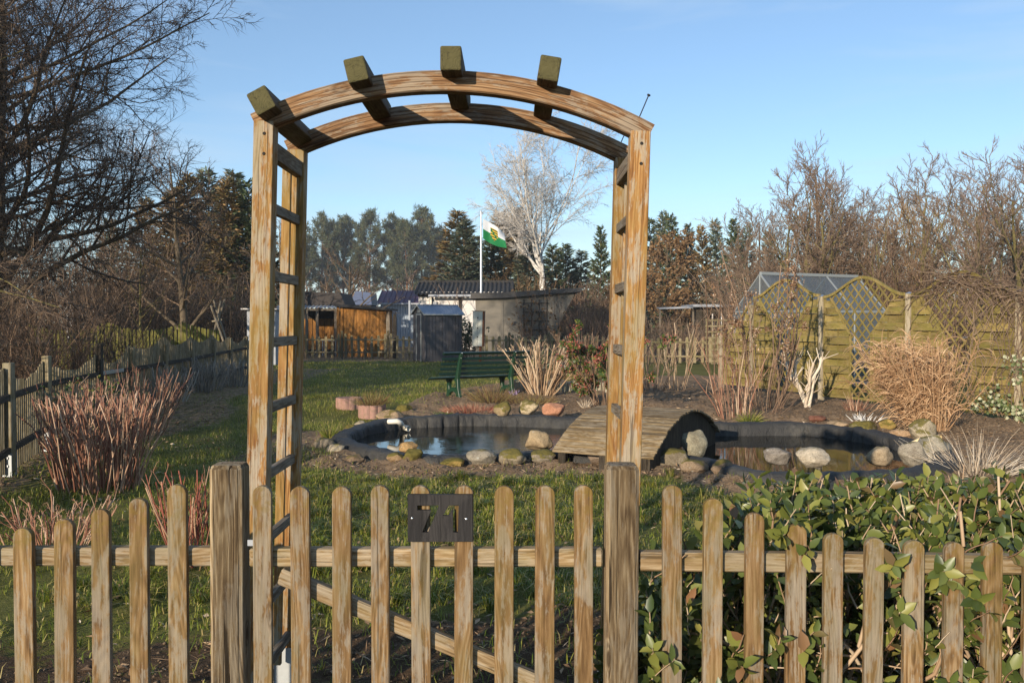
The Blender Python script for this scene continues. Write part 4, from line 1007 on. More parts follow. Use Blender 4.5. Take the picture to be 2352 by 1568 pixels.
    while z < 1.95:
        if kind == 'full':
            if z + .13 < 1.92:
                board(W_, xl(z + .07), z, k); board(xr(z + .07), L - W_, z, k)
        else:
            x0 = 0.0
            for q in range(40):
                if top(L * q / 40) > z + .14: x0 = L * q / 40; break
            else: break
            board(max(W_, x0), L - W_, z, k)
        z += .136; k += 1
    for xu in ((.19 * L, .80 * L) if kind == 'full' else (.5 * L,)):
        beam('weave_batten', (xu, 0, .11), (xu, 0, min(1.55, top(xu) - .05) if kind == 'full' else top(xu) - .03), .035, .014, M['panel'], r, ny=ny)
    if kind == 'full':     # diagonal lattice
        for sg_ in (1, -1):
            c = -2.4
            while c < 4.2:
                run = []
                for q in range(0, 230):
                    zz = .10 + q * .01; x = (c + sg_ * zz * .88)
                    ok = 0 < x < L and zz < top(x) and xl(min(zz, 1.91)) < x < xr(min(zz, 1.91)) if zz <= 1.91 else (0.04 < x < L - .04 and zz < top(x))
                    if ok: run.append((x, zz))
                if len(run) > 6:
                    (xa, za), (xb, zb) = run[0], run[-1]
                    beam('lattice_slat', (xa, sg_ * .0085, za), (xb, sg_ * .0085, zb), .032, .013, M['panel'], r, ny=ny, bev=.002)
                c += .185
    return r
screen_panel(PP[0], PP[1], 'low sloping end panel of the green screen fence', 'half')
screen_panel(PP[1], PP[2], 'screen fence panel with lattice behind the dry climbing shrub and greenhouse corner')
screen_panel(PP[2], PP[3], 'middle green screen fence panel with an uncovered Y shaped lattice between two pale posts')
screen_panel(PP[3], PP[4], 'screen fence panel with its arched lattice overgrown by vines, right of the dry grass')
screen_panel(PP[4], PP[5], 'last green screen fence panel at the right edge')

# ================================================================ LEFT FENCE (seen from behind its rails)
LP = [Vector(p) for p in ((-4.1, 6.3, 0), (-5.03, 8.83, 0), (-5.6, 10.65, 0), (-5.92, 12.7, 0), (-6.05, 14.1, 0), (-6.3, 16.1, 0), (-6.53, 18.1, 0), (-6.9, 20.5, 0), (-7.3, 23.0, 0), (-7.6, 25.4, 0), (-8.0, 28.0, 0), (-8.4, 31, 0))]
lf = thing('paling_fence', 'long dark weathered paling fence with scalloped top along the left side of the garden', 'fence', (-5.9, 12.0, 0))
pm = rbox(.052, .018, 1.0, .003, 1)
for i in range(len(LP) - 1):
    a, b = LP[i], LP[i + 1]; d = b - a; L = d.length; d.normalize(); nrm_ = Vector((d.y, -d.x, 0))
    n = int(L / .097)
    for k in range(n):
        u = (k + .5) / n; p = a + d * (L * u); h = 1.06 - .16 * math.sin(PI * u) + random.uniform(-.006, .006)
        zb_ = gz1(p.x, p.y) + .03
        if i > 8 and k % 2: continue
        link('paling', pm, M['oldfence'], lf, Vector((p.x, p.y, zb_)) - lf.location, (0, random.uniform(-.008, .008), math.atan2(d.y, d.x)), (1, 1, h))
    for z in (.26, .79):
        beam('rail', a + nrm_ * .035 + Vector((0, 0, z)) - lf.location, b + nrm_ * .035 + Vector((0, 0, z + .0)) - lf.location, .065, .04, M['darkwood'], lf, ny=tuple(nrm_))
    if i > 0 and i != 3 or True:
        q = a + nrm_ * .04
        p = beam('post', Vector((q.x, q.y, .05)) - lf.location, Vector((q.x, q.y, 1.13 + (.1 if i == 3 else 0))) - lf.location, .085, .085, M['oldfence'] if i != 3 else M['darkwood'], lf, bev=.006)
        if i < 3:
            s = link('post_shoe', boxmesh([(-.047, .047, -.047, -.0435, -.05, .21), (-.047, .047, .0435, .047, -.05, .21)]), M['bracket'], p, (0, 0, -.02))
            for zz in (.06, .14):
                bm = bmesh.new(); bmesh.ops.create_cone(bm, segments=10, radius1=.016, radius2=.012, depth=.014, cap_ends=True); bmesh.ops.rotate(bm, matrix=Matrix.Rotation(PI / 2, 3, 'X'), verts=bm.verts); bmesh.ops.translate(bm, vec=(0, .052, zz), verts=bm.verts)
                link('bolt', bm_mesh(bm), M['steel'], p)
a, b = LP[3], LP[4]; d = (b - a).normalized(); nn = Vector((d.y, -d.x, 0))
beam('strap_hinge', a + nn * .062 + Vector((0, 0, .80)) - lf.location, a + d * .95 + nn * .062 + Vector((0, 0, .80)) - lf.location, .05, .006, M['steel'], lf, ny=tuple(nn))
beam('cross_brace', a + nn * .035 + Vector((0, 0, .32)) - lf.location, b + nn * .035 + Vector((0, 0, .74)) - lf.location, .06, .035, M['darkwood'], lf, ny=tuple(nn))

# stone kerb under the left fence
for i in range(1, 3):
    a, b = LP[i], LP[i + 1]; d = (b - a).normalized(); nn = Vector((d.y, -d.x, 0))
# the neighbour's lime green fence behind it
def picket_run(root, a, b, pitch, w, hfun, mat, rails, t=.018, face=(0, -1, 0), jitter=.01):
    d = b - a; L = d.length; d.normalize(); n = max(1, int(L / pitch)); me = cached(('pk', w, t, mat.name), lambda: picket_mesh(w, t, 1.0, 3))
    for k in range(n):
        u = (k + .5) / n; p = a + d * (L * u)
        link('picket', me, mat, root, Vector((p.x, p.y, .04 + random.uniform(-jitter, jitter))) - root.location, (0, random.uniform(-.012, .012), math.atan2(d.y, d.x)), (1, 1, hfun(u)))
    nn = Vector((d.y, -d.x, 0)); 
    if nn.dot(Vector(face)) > 0: nn = -nn
    for z in rails: beam('rail', a + nn * .035 + Vector((0, 0, z)) - root.location, b + nn * .035 + Vector((0, 0, z)) - root.location, .06, .04, mat, root, ny=tuple(nn))
lime = thing('lime_fence', 'sunlit lime green paling fence with wavy top behind the dark left fence', 'fence', (-10.3, 23.5, 0))
a, b = Vector((-12.3, 22.6, 0)), Vector((-8.05, 24.6, 0))
picket_run(lime, a, b, .085, .06, lambda u: 1.52 - .24 * abs(math.sin(u * PI * 2.5)) ** .8, M['limefence'], (.35, 1.0))

# ================================================================ FAR PICKET FENCES
def far_fence(lab, pts, pitch, h, w=.07, rails=(.28, .80), posts=True, dip=.08, name='picket_fence'):
    c = sum(pts, Vector()) / len(pts); r = thing(name, lab, 'fence', (c.x, c.y, 0))
    for a, b in zip(pts[:-1], pts[1:]):
        picket_run(r, a, b, pitch, w, lambda u: h - dip * math.sin(PI * u) + random.uniform(-.015, .015), M['farfence'], rails, face=(0, 1, 0))
        for q in (a, b):
            beam('post', Vector((q.x, q.y - .06, 0)) - r.location, Vector((q.x, q.y - .06, h + .12)) - r.location, .09, .09, M['farfence'], r)
    return r
def g2(px, Y): p = at(px, 800, Y); return Vector((p.x, p.y, 0))
far_fence('far picket fence left of the grey metal shed, in front of the orange shed', [g2(610, 37.5), g2(680, 37.5), g2(786, 37.5), g2(892, 37.3), g2(975, 37)], .255, 1.06, .10, dip=.16)
far_fence('far picket fence in front of the slanted grey wall, right of the locker', [g2(1110, 36), g2(1170, 36), g2(1260, 36), g2(1350, 36), g2(1420, 36)], .245, 1.0, .11)
far_fence('low picket fence behind the bare bed, right of the arch', [g2(1475, 33), g2(1520, 33), g2(1587, 32.8), g2(1640, 32.6), g2(1700, 32.4)], .225, .98, .10)
# ================================================================ SHEDS AND HOUSES AT THE BACK
def X(px, Y): return (px - CX) / F_PX * Y
def Zy(py, Y): return at(CX, py, Y).z
def corrugated(x0, x1, y0, z0, y1, z1, pitch, amp, prof='sine', thick=0.0):
    """sheet running from edge (y0,z0) to edge (y1,z1); waves along x"""
    n = max(8, int((x1 - x0) / pitch * (6 if prof == 'sine' else 8))); V, F = [], []
    d = Vector((0, y1 - y0, z1 - z0)).normalized(); nn = Vector((0, -d.z, d.y))
    for i in range(n + 1):
        x = x0 + (x1 - x0) * i / n; ph = (x - x0) / pitch
        a = amp * math.sin(2 * PI * ph) if prof == 'sine' else (amp if (ph % 1) < .18 else 0.0)
        for (y, z) in ((y0, z0), (y1, z1)): V.append((x, y + nn.y * a, z + nn.z * a))
    for i in range(n): F.append((2 * i, 2 * i + 2, 2 * i + 3, 2 * i + 1))
    return mk(V, F)
def wallmesh(poly, y0, y1): return prism(poly, y0, y1)
# ---- grey metal shed
Ys = 34.0
c0 = at(978, 800, Ys); a_ = math.radians(27)
sh = thing('metal_shed', 'small grey metal garden shed with a blue grey gable roof and pale door frame', 'shed', (c0.x, c0.y, 0), (0, 0, a_))
LS, WS, HE, HR = 1.50, 1.30, 1.86, 2.20        # x along the long side, y away from the camera
npn = 11
for k in range(npn):
    x0 = LS * k / npn; x1 = LS * (k + 1) / npn
    link('wall_panel', boxmesh([(x0 + .006, x1 - .006, -.008 if k % 2 else 0.004, .03, 0.03, HE)]), M['shedgrey'], sh)
link('wall', prism([(.01, .0), (LS - .01, .0), (LS - .01, HE - .005), (.01, HE - .005)], .012, WS - .02), M['void'], sh)
g_ = prism([(0, .03), (WS, .03), (WS, HE), (WS / 2, HR - .03), (0, HE)], 0, .02); g_.transform(Matrix.Rotation(PI / 2, 4, 'Z') @ Matrix.Translation((0, 0, 0)))
link('gable_wall', g_, M['shedgrey'], sh)
for k, (y0, y1) in enumerate(((.05, .36), (.94, 1.25))):
    link('wall_panel', boxmesh([(-.034, -.022, y0, y1, .04, HE - .02)]), M['shedgrey'], sh)
dr = link('door', boxmesh([(-.045, -.024, .44, .86, .05, 1.80)]), M['shedgrey'], sh)
link('door_handle', boxmesh([(-.062, -.046, .78, .82, .95, 1.12)]), M['shedtrim'], dr)
link('door_frame', boxmesh([(-.052, -.022, .385, .435, .03, 1.86), (-.052, -.022, .865, .915, .03, 1.86), (-.052, -.022, .435, .865, 1.805, 1.86)]), M['shedtrim'], sh)
for y0 in (.53, .68): link('vent', boxmesh([(-.035, -.022, y0, y0 + .11, 1.90, 2.0)]), M['shedtrim'], sh)
for s, (ya, yb) in enumerate((( -.10, WS / 2), (WS + .10, WS / 2))):
    link('roof', corrugated(-.10, LS + .10, ya, HE - .035, yb, HR, .16, .016, 'rib'), M['shedroof'], sh)
link('ridge_cap', prism([(-.11, HR - .03), (LS + .11, HR - .03), (LS + .11, HR + .02), (-.11, HR + .02)], WS / 2 - .06, WS / 2 + .06), M['shedroof'], sh)
beam('corner_trim', (-.03, -.02, .02), (-.03, -.02, HE), .05, .05, M['shedgrey'], sh)
beam('eave_trim', (-.1, -.105, HE - .04), (LS + .1, -.105, HE - .04), .045, .012, M['shedtrim'], sh)
beam('verge_trim', (-.112, -.10, HE - .05), (-.112, WS / 2, HR - .01), .05, .012, M['shedtrim'], sh, ny=(-1, 0, 0)); beam('verge_trim', (-.112, WS + .1, HE - .05), (-.112, WS / 2, HR - .01), .05, .012, M['shedtrim'], sh, ny=(-1, 0, 0))
# ---- slanted concrete hut
Yc = 42.0
pts = [(X(1092, Yc), 0), (X(1250, Yc), 0), (X(1326, Yc), Zy(662, Yc)), (X(1092, Yc), Zy(683, Yc))]
oc = Vector(((pts[0][0] + pts[1][0]) / 2, Yc, 0))
hut = thing('concrete_hut', 'bare grey rendered hut with a slanted right end like a ship bow', 'hut', oc)
link('wall', wallmesh([(x - oc.x, z) for x, z in pts], 0, 3.2), M['concrete'], hut)
x0, x1 = X(1082, Yc) - oc.x, X(1334, Yc) - oc.x; z0, z1 = Zy(686, Yc), Zy(670, Yc)
link('roof_slab', prism([(x0, z0), (X(1155, Yc) - oc.x, z0 + .03), (x1, z1), (x1 + .04, z1 + .19), (X(1155, Yc) - oc.x, z0 + .29), (x0, z0 + .26)], -.30, 3.4), M['slab'], hut)
beam('wall_joint', (X(1154, Yc) - oc.x, -.012, 0), (X(1154, Yc) - oc.x, -.012, z0 + .02), .10, .03, M['concrete'], hut)
# climber frame on that wall
tr = thing('wall_trellis', 'dark square trellis with dead climber on the slanted grey wall', 'trellis', (X(1230, Yc), Yc - .06, 0))
for k in range(4): beam('trellis_bar', (-.55 + .36 * k, 0, .6), (-.55 + .36 * k, 0, 2.6), .035, .02, M['darkwood'], tr)
for k in range(5): beam('trellis_bar', (-.6, -.02, .75 + .42 * k), (.62, -.02, .75 + .42 * k), .035, .02, M['darkwood'], tr)
# ---- white house with black corrugated roof
Yh = 50.0
oh = Vector((X(1050, Yh), Yh, 0))
hs = thing('garden_house', 'white walled garden house with a black corrugated roof, behind the metal shed', 'house', oh)
xl_, xr_ = X(950, Yh) - oh.x, X(1180, Yh) - oh.x; ze = Zy(674, Yh); zr_ = Zy(643, Yh)
link('wall', boxmesh([(xl_ + .25, xr_ - .5, .35, 5.2, 0, ze + .1)]), M['whitehouse'], hs)
gm_ = prism([(.35, ze + .1), (5.2, ze + .1), (2.8, zr_ - .1)], 0, .1); gm_.transform(Matrix.Translation((xl_ + .35, 0, 0)) @ Matrix.Rotation(PI / 2, 4, 'Z')); link('gable', gm_, M['darkroof'], hs)
link('roof', corrugated(xl_, xr_, -.25, ze - .05, 2.7, zr_, .25, .045), M['blackroof'], hs)
link('roof', corrugated(xl_, xr_, 5.7, ze - .05, 2.7, zr_, .25, .045), M['blackroof'], hs)
beam('ridge', (xl_, 2.7, zr_ + .03), (xr_, 2.7, zr_ + .03), .16, .10, M['blackroof'], hs)
beam('gutter', (X(985, Yh) - oh.x, -.28, ze - .12), (X(1093, Yh) - oh.x, -.28, ze - .12), .12, .12, M['greysheet'], hs)
for px in (989, 1056): beam('timber', (X(px, Yh) - oh.x, .30, 0), (X(px, Yh) - oh.x, .30, ze), .16, .10, M['darkwood'], hs)
beam('downpipe', (X(989, Yh) - oh.x, .15, .4), (X(989, Yh) - oh.x, .15, ze - .2), .10, .10, M['pipe'], hs)
link('meter_box', boxmesh([(X(993, Yh) - oh.x, X(1002, Yh) - oh.x, .22, .34, ze - .8, ze - .45)]), M['greysheet'], hs)
beam('timber', (xl_ + .2, .30, ze - .05), (xr_ - .5, .30, ze - .05), .2, .08, M['darkwood'], hs)
# ---- pale blue house with the purple roof
Yp = 55.0
op = Vector((X(905, Yp), Yp, 0))
pu = thing('garden_house', 'pale blue corrugated hut with a purple metal roof, left of the black roofed house', 'house', op)
xa, xb = X(878, Yp) - op.x, X(962, Yp) - op.x; ze, zr_ = Zy(694, Yp), Zy(665, Yp)
link('wall', boxmesh([(xa, xb, .06, 4, 0, ze)]), M['bluewall'], pu); 
link('wall_sheet', corrugated(xa, xb, 0, 0, 0.001, ze, .16, .02), M['bluewall'], pu)
gl_ = prism([(0, 0), (4, 0), (4, ze), (2, zr_ - .05), (0, ze)], 0, .1); gl_.transform(Matrix.Translation((xa, 0, 0)) @ Matrix.Rotation(PI / 2, 4, 'Z')); link('gable', gl_, M['greysheet'], pu)
link('roof', corrugated(xa - .3, xb + .2, -.25, ze - .06, 2, zr_, .32, .05, 'rib'), M['purpleroof'], pu); link('roof', corrugated(xa - .3, xb + .2, 4.25, ze - .06, 2, zr_, .32, .05, 'rib'), M['purpleroof'], pu)
beam('eave_trim', (xa - .3, -.27, ze - .1), (xb + .2, -.27, ze - .1), .10, .03, M['greysheet'], pu)
lo = link('lean_to', boxmesh([(X(846, Yp) - op.x, xa - .02, 1.0, 3.5, 0, Zy(703, Yp))]), M['greysheet'], pu)
# ---- blue tarpaulin roof
Yb = 62.0; ob = Vector((X(826, Yb), Yb, 0))
bl_ = thing('garden_hut', 'low hut under a blue roof, seen between the trees left of the purple roof', 'hut', ob)
link('wall', boxmesh([(-.6, .75, .2, 2.6, 0, Zy(700, Yb))]), M['darkroof'], bl_); link('roof', prism([(-.75, Zy(700, Yb)), (.85, Zy(700, Yb)), (.75, Zy(672, Yb)), (-.25, Zy(668, Yb))], 0, 2.8), M['blueroof'], bl_)
# ---- orange shed
Yo = 39.5; oo = Vector((X(832, Yo), Yo, 0))
os_ = thing('orange_shed', 'orange stained wooden shed with a black mono pitch roof behind the far picket fence', 'shed', oo)
nb = 13; xa, xb = X(789, Yo) - oo.x, X(887, Yo) - oo.x
for k in range(nb):
    x0, x1 = xa + (xb - xa) * k / nb, xa + (xb - xa) * (k + 1) / nb
    beam('wall_board', ((x0 + x1) / 2, 0, 0), ((x0 + x1) / 2, 0, Zy(704 + 8 * k / nb, Yo)), (x1 - x0) - .008, .022, M['orangeshed'], os_)
for k in range(2):
    x0 = X(774, Yo) - oo.x + .145 * k
    beam('corner_board', (x0 + .07, -.10 + .06 * k, 0), (x0 + .07, -.10 + .06 * k, Zy(701, Yo)), .125, .03, M['orangeshed'], os_)
link('wall', boxmesh([(xa + .02, xb - .02, .03, 2.2, 0, Zy(712, Yo))]), M['orangeshed'], os_)
link('roof', prism([(X(772, Yo) - oo.x, Zy(704, Yo)), (X(897, Yo) - oo.x, Zy(713, Yo)), (X(897, Yo) - oo.x, Zy(708, Yo)), (X(772, Yo) - oo.x, Zy(698, Yo))], -.30, 2.5), M['blackroof'], os_)
# ---- open lean-to left of it
Yl = 41.5; ol = Vector((X(720, Yl), Yl, 0))
le = thing('open_shelter', 'dark open shelter with a shingled roof and timber posts, left of the orange shed', 'shelter', ol)
x0, x1 = X(640, Yl) - ol.x, X(786, Yl) - ol.x
link('back_wall', boxmesh([(x0, x1, 2.4, 2.5, 0, 2.2)]), M['darkwood'], le)
for k in range(9): beam('wall_board', (x0 + .3 + .3 * k, 2.38, .2), (x0 + .3 + .3 * k, 2.38, 1.7), .27, .02, M['orangeshed'], le)
link('roof', prism([(x0 - .1, Zy(700, Yl)), (x1 + .1, Zy(700, Yl)), (x1 - .15, Zy(672, Yl)), (x0 + .1, Zy(668, Yl))], .25, 3.2), M['darkroof'], le)
link('roof_sheet', corrugated(x0 - .1, x1, -.25, Zy(707, Yl), .4, Zy(700, Yl), .18, .025), M['greysheet'], le)
beam('eave_beam', (x0, -.1, Zy(711, Yl)), (x1, -.1, Zy(711, Yl)), .10, .08, M['rung'], le)
for px in (706, 730, 772): beam('post', (X(px, Yl) - ol.x, -.1, 0), (X(px, Yl) - ol.x, -.1, Zy(712, Yl)), .12, .12, M['rung'], le)
tb = thing('garden_table', 'small grey table inside the dark open shelter', 'table', (X(758, 40.9), 40.9, 0))
link('tabletop', boxmesh([(-.35, .35, -.25, .25, .68, .74)]), M['greysheet'], tb)
for sx in (-.3, .3):
    for sy in (-.2, .2): link('leg', boxmesh([(sx - .02, sx + .02, sy - .02, sy + .02, 0, .68)]), M['greysheet'], tb)
# ---- locker
Yk = 33.6; ok_ = Vector((X(1096, Yk), Yk, 0))
lk = thing('metal_locker', 'pale weathered metal locker with a rusty side on a post, right of the metal shed', 'locker', ok_, (0, math.radians(1.2), math.radians(-8)))
zb, zt = Zy(795, Yk), Zy(715, Yk)
link('locker_body', boxmesh([(-.20, .215, .0, .32, zb, zt)]), M['rust'], lk)
link('locker_door', boxmesh([(-.20, .0, -.02, -.003, zb, zt)]), M['greysheet2'], lk); link('locker_door', boxmesh([(.006, .17, -.02, -.003, zb + .01, zt)]), M['greysheet2'], lk)
link('locker_top', boxmesh([(-.25, .24, -.05, .35, zt + .004, zt + .02)]), M['darkroof'], lk)
for z in (.25, .5, .8): link('handle', boxmesh([(-.03, .015, -.03, -.021, zb + (zt - zb) * z, zb + (zt - zb) * z + .05)]), M['void'], lk)
link('stand', boxmesh([(.05, .13, .1, .2, 0, zb)]), M['rust'], lk)
# ---- flagpole and flag
Yg = 47.0; og = Vector((X(1105, Yg), Yg, 0))
fp = thing('flagpole', 'tall white metal flagpole behind the grey hut', 'flagpole', og)
zt = Zy(488, Yg)
V, F = tube1([(0, 0, 0), (0, 0, zt * .5), (0, 0, zt)], [.075, .06, .042], 12); link('pole', mk(V, F, True), M['polemetal'], fp)
bm = bmesh.new(); bmesh.ops.create_uvsphere(bm, u_segments=10, v_segments=8, radius=.06); bmesh.ops.translate(bm, vec=(0, 0, zt + .03), verts=bm.verts); link('finial', bm_mesh(bm, True), M['polemetal'], fp)
def m_flag():
    g = G('white and green flag'); uv = g.sep(g.tc.outputs['UV'])
    u, v = uv[0], uv[1]
    def band(x, a, b): return g.math('MULTIPLY', g.math('GREATER_THAN', x, a), g.math('LESS_THAN', x, b))
    c = g.mix(g.math('GREATER_THAN', v, .5), (0.006, 0.20, 0.055), (0.78, 0.79, 0.80))
    # the shield: gold and black bars, a green crancelin across them
    half = g.math('MINIMUM', 1.0, g.math('ADD', .0, 1.0))
    low = g.math('SUBTRACT', .17, g.math('MULTIPLY', g.math('MAXIMUM', 0.0, g.math('SUBTRACT', .42, v)), .75))
    inx = g.math('LESS_THAN', g.math('ABSOLUTE', g.math('SUBTRACT', u, .50)), low)
    sh_ = g.math('MULTIPLY', inx, band(v, .22, .80))
    st = g.math('GREATER_THAN', g.math('SINE', g.math('MULTIPLY', v, 2 * PI / .118)), 0.0)
    sc_ = g.mix(st, (0.78, 0.55, 0.05), (0.012, 0.012, 0.012))
    dg = g.math('ABSOLUTE', g.math('ADD', g.math('SUBTRACT', v, .52), g.math('MULTIPLY', g.math('SUBTRACT', u, .5), 1.25)))
    sc_ = g.mix(g.math('LESS_THAN', dg, .062), sc_, (0.01, 0.17, 0.05))
    c = g.mix(sh_, c, sc_)
    b = g.n('ShaderNodeBsdfPrincipled', None, {'Base Color': c, 'Roughness': .75}); t = g.n('ShaderNodeBsdfTranslucent', None, {'Color': c})
    ms = g.n('ShaderNodeMixShader', None, {0: .3, 1: b.outputs[0], 2: t.outputs[0]}); o = g.n('ShaderNodeOutputMaterial'); g.nt.links.new(ms.outputs[0], o.inputs[0]); return g.m
nu, nv = 30, 18; tl, tr_, brr, bl2 = [at(px, py, Yg) for px, py in ((1109.5, 503), (1158, 537), (1164, 571), (1109.5, 548))]
V, F, UV = [], [], []
for j in range(nv + 1):
    for i in range(nu + 1):
        u, v = i / nu, 1 - j / nv
        p = (tl * (1 - u) + tr_ * u) * v + (bl2 * (1 - u) + brr * u) * (1 - v)
        sag = math.sin(PI * u) * .10
        p = p + Vector((.05 * math.sin(PI * u) * (v - .5), .32 * math.sin(u * 5.2 + 1.2 * v) * u + .10 * math.sin(u * 11 - 2 * v) * u, -sag * (1 - v) * .8 + .06 * math.sin(PI * u) * v))
        V.append(p - tl); UV.append((u, v))
for j in range(nv):
    for i in range(nu):
        a = j * (nu + 1) + i; F.append((a, a + 1, a + nu + 2, a + nu + 1))
fm = mk(V, F, True); uvl = fm.uv_layers.new(name='UVMap')
for lp in fm.loops: uvl.data[lp.index].uv = UV[lp.vertex_index]
tag(link('flag', fm, m_flag(), None, tl), 'white and green flag with a gold and black striped shield, blowing from the flagpole', 'flag')
# ---- grey drainpipe post by the blue house
dp = link('vent_pipe', mk(*tube1([(0, 0, 0), (0, 0, Zy(690, 44))], .06, 10), True), M['greysheet'], None, (X(941, 44), 44, 0)); tag(dp, 'thin upright grey pipe between the orange shed and the black roofed house', 'pipe')
# ---- torn post by the fence
tp = thing('split_post', 'jagged split old wooden posts beside the orange shed', 'post', (X(900, 38), 38, 0))
for dx, h, w_ in ((-.15, 2.0, .16), (.13, 2.0, .18)):
    me = prism([(dx - w_ / 2, 0), (dx + w_ / 2, 0), (dx + w_ / 2 * .8, h * .86), (dx + w_ * .2, h), (dx, h * .9), (dx - w_ * .25, h * .97), (dx - w_ / 2, h * .8)], -.06, .06); link('split_log', me, M['rung'] if dx < 0 else M['darkwood'], tp)
# ---- right hand hut with flat roof, behind the bed
Yr = 40.0; orr = Vector((X(1640, Yr), Yr, 0))
rh = thing('flat_roof_hut', 'dark wooden hut with a flat white edged roof beyond the low picket fence', 'hut', orr)
xa, xb = X(1598, Yr) - orr.x, X(1720, Yr) - orr.x
for k in range(8):
    x0 = xa + (xb - xa) * k / 8; x1 = xa + (xb - xa) * (k + 1) / 8
    if k in (2, 3): link('wall_board', boxmesh([(x0 + .01, x1 - .01, 0, .04, 0, .8), (x0 + .01, x1 - .01, 0, .04, 1.9, Zy(706, Yr))]), M['darkwood'], rh); continue
    link('wall_board', boxmesh([(x0 + .01, x1 - .01, 0, .04, 0, Zy(706, Yr))]), M['darkwood'], rh)
link('back_wall', boxmesh([(xa, xb, .9, 1.0, 0, Zy(706, Yr))]), M['void'], rh)
link('window_frame', boxmesh([(xa + .72, xa + .77, -.02, .03, .8, 1.9), (xa + 1.13, xa + 1.17, -.02, .03, .8, 1.9)]), M['whitehouse'], rh)
link('roof', boxmesh([(xa - .2, xb + .2, -.4, 2.4, Zy(705, Yr), Zy(699, Yr))]), M['greysheet'], rh)
pg = thing('pergola', 'low grey slatted pergola roof beside the flat roofed hut', 'pergola', (X(1560, 40), 40, 0))
for k in range(4): beam('slat', (-.9, .25 * k, Zy(709, 40) + .02 * k), (.75, .25 * k, Zy(707, 40) + .02 * k), .06, .03, M['greysheet'], pg, ny=(0, 0, 1))
for x in (-.8, .7): beam('post', (x, .4, 0), (x, .4, Zy(709, 40)), .08, .08, M['rung'], pg)
# ---- square lattice fence panel next to it
sl_ = thing('lattice_fence', 'square meshed wooden lattice fence between the low pickets and the green screen', 'fence', (X(1653, 30.5), 30.5, 0))
for k in range(6): beam('upright', (-.45 + .19 * k, 0, .1), (-.45 + .19 * k, 0, 1.65), .04, .02, M['farfence'], sl_)
for k in range(8): beam('crossbar', (-.5, -.02, .2 + .2 * k), (.55, -.02, .2 + .2 * k), .05, .02, M['farfence'], sl_)
# ---- greenhouse behind the screen fence
Yq = 21.0
gh = thing('greenhouse', 'aluminium greenhouse with large glass roof panes behind the green screen fence', 'greenhouse', (X(1745, Yq), Yq, 0), (0, 0, math.radians(27)))
# local x along the ridge, local y away; eave on the near side
LR, zr_, ze_, wy = 3.2, 2.66, 1.78, .88
hl = 1.62
npan = 3
for k in range(npan):
    x0, x1 = LR * k / npan, LR * (k + 1) / npan
    V = [(x0 + .02, -wy, ze_), (x1 - .02, -wy, ze_), (x1 - .02, 0, zr_), (x0 + .02, 0, zr_)]
    link('roof_pane', mk(V, [(0, 1, 2, 3)]), M['glass'], gh)
    V = [(x0 + .02, wy, ze_), (x1 - .02, wy, ze_), (x1 - .02, 0, zr_), (x0 + .02, 0, zr_)]
    link('roof_pane', mk(V, [(0, 3, 2, 1)]), M['glass'], gh)
    for s in (-1, 1): link('wall_pane', mk([(x0 + .02, s * wy, .1), (x1 - .02, s * wy, .1), (x1 - .02, s * wy, ze_), (x0 + .02, s * wy, ze_)], [(0, 1, 2, 3)]), M['glass'], gh)
for k in range(npan + 1):
    x = LR * k / npan
    for s in (-1, 1):
        beam('rafter', (x, s * wy, ze_), (x, 0, zr_), .045, .03, M['aluframe'], gh, ny=(0, 0, 1)); beam('upright', (x, s * wy, 0), (x, s * wy, ze_), .045, .045, M['aluframe'], gh)
beam('ridge_bar', (0, 0, zr_ + .02), (LR, 0, zr_ + .02), .07, .06, M['aluframe'], gh)
for s in (-1, 1):
    beam('eave_bar', (0, s * wy, ze_), (LR, s * wy, ze_), .06, .05, M['aluframe'], gh); beam('base_bar', (0, s * wy, .08), (LR, s * wy, .08), .06, .05, M['aluframe'], gh)
for x in (0.0, LR):
    link('gable_pane', mk([(x, -wy, .1), (x, wy, .1), (x, wy, ze_), (x, 0, zr_), (x, -wy, ze_)], [(0, 1, 2, 3, 4)]), M['glass'], gh)
    beam('gable_bar', (x, 0, .1), (x, 0, zr_), .04, .03, M['aluframe'], gh); beam('gable_bar', (x, -wy, ze_), (x, wy, ze_), .04, .03, M['aluframe'], gh)
# ---- water barrel behind the lattice
bq = thing('water_barrel', 'pale green plastic water barrel seen through the lattice right of the dry grass', 'barrel', (8.35, 15.6, 0))
n = 20; V, F = [], []
pr = [(0, 0), (.26, 0), (.30, .15), (.31, .4), (.305, .43), (.315, .46), (.315, .75), (.30, .95), (.27, 1.15), (.28, 1.18), (.28, 1.22), (0, 1.23)]
for r, z in pr:
    for k in range(n): V.append((r * math.cos(2 * PI * k / n), r * math.sin(2 * PI * k / n), z))
for j in range(len(pr) - 1):
    for k in range(n): F.append((j * n + k, j * n + (k + 1) % n, (j + 1) * n + (k + 1) % n, (j + 1) * n + k))
link('barrel_body', mk(V, F, True), M['barrel'], bq); link('barrel_lid', boxmesh([(-.36, .36, -.3, .3, 1.245, 1.275)]), M['shedtrim'], bq)
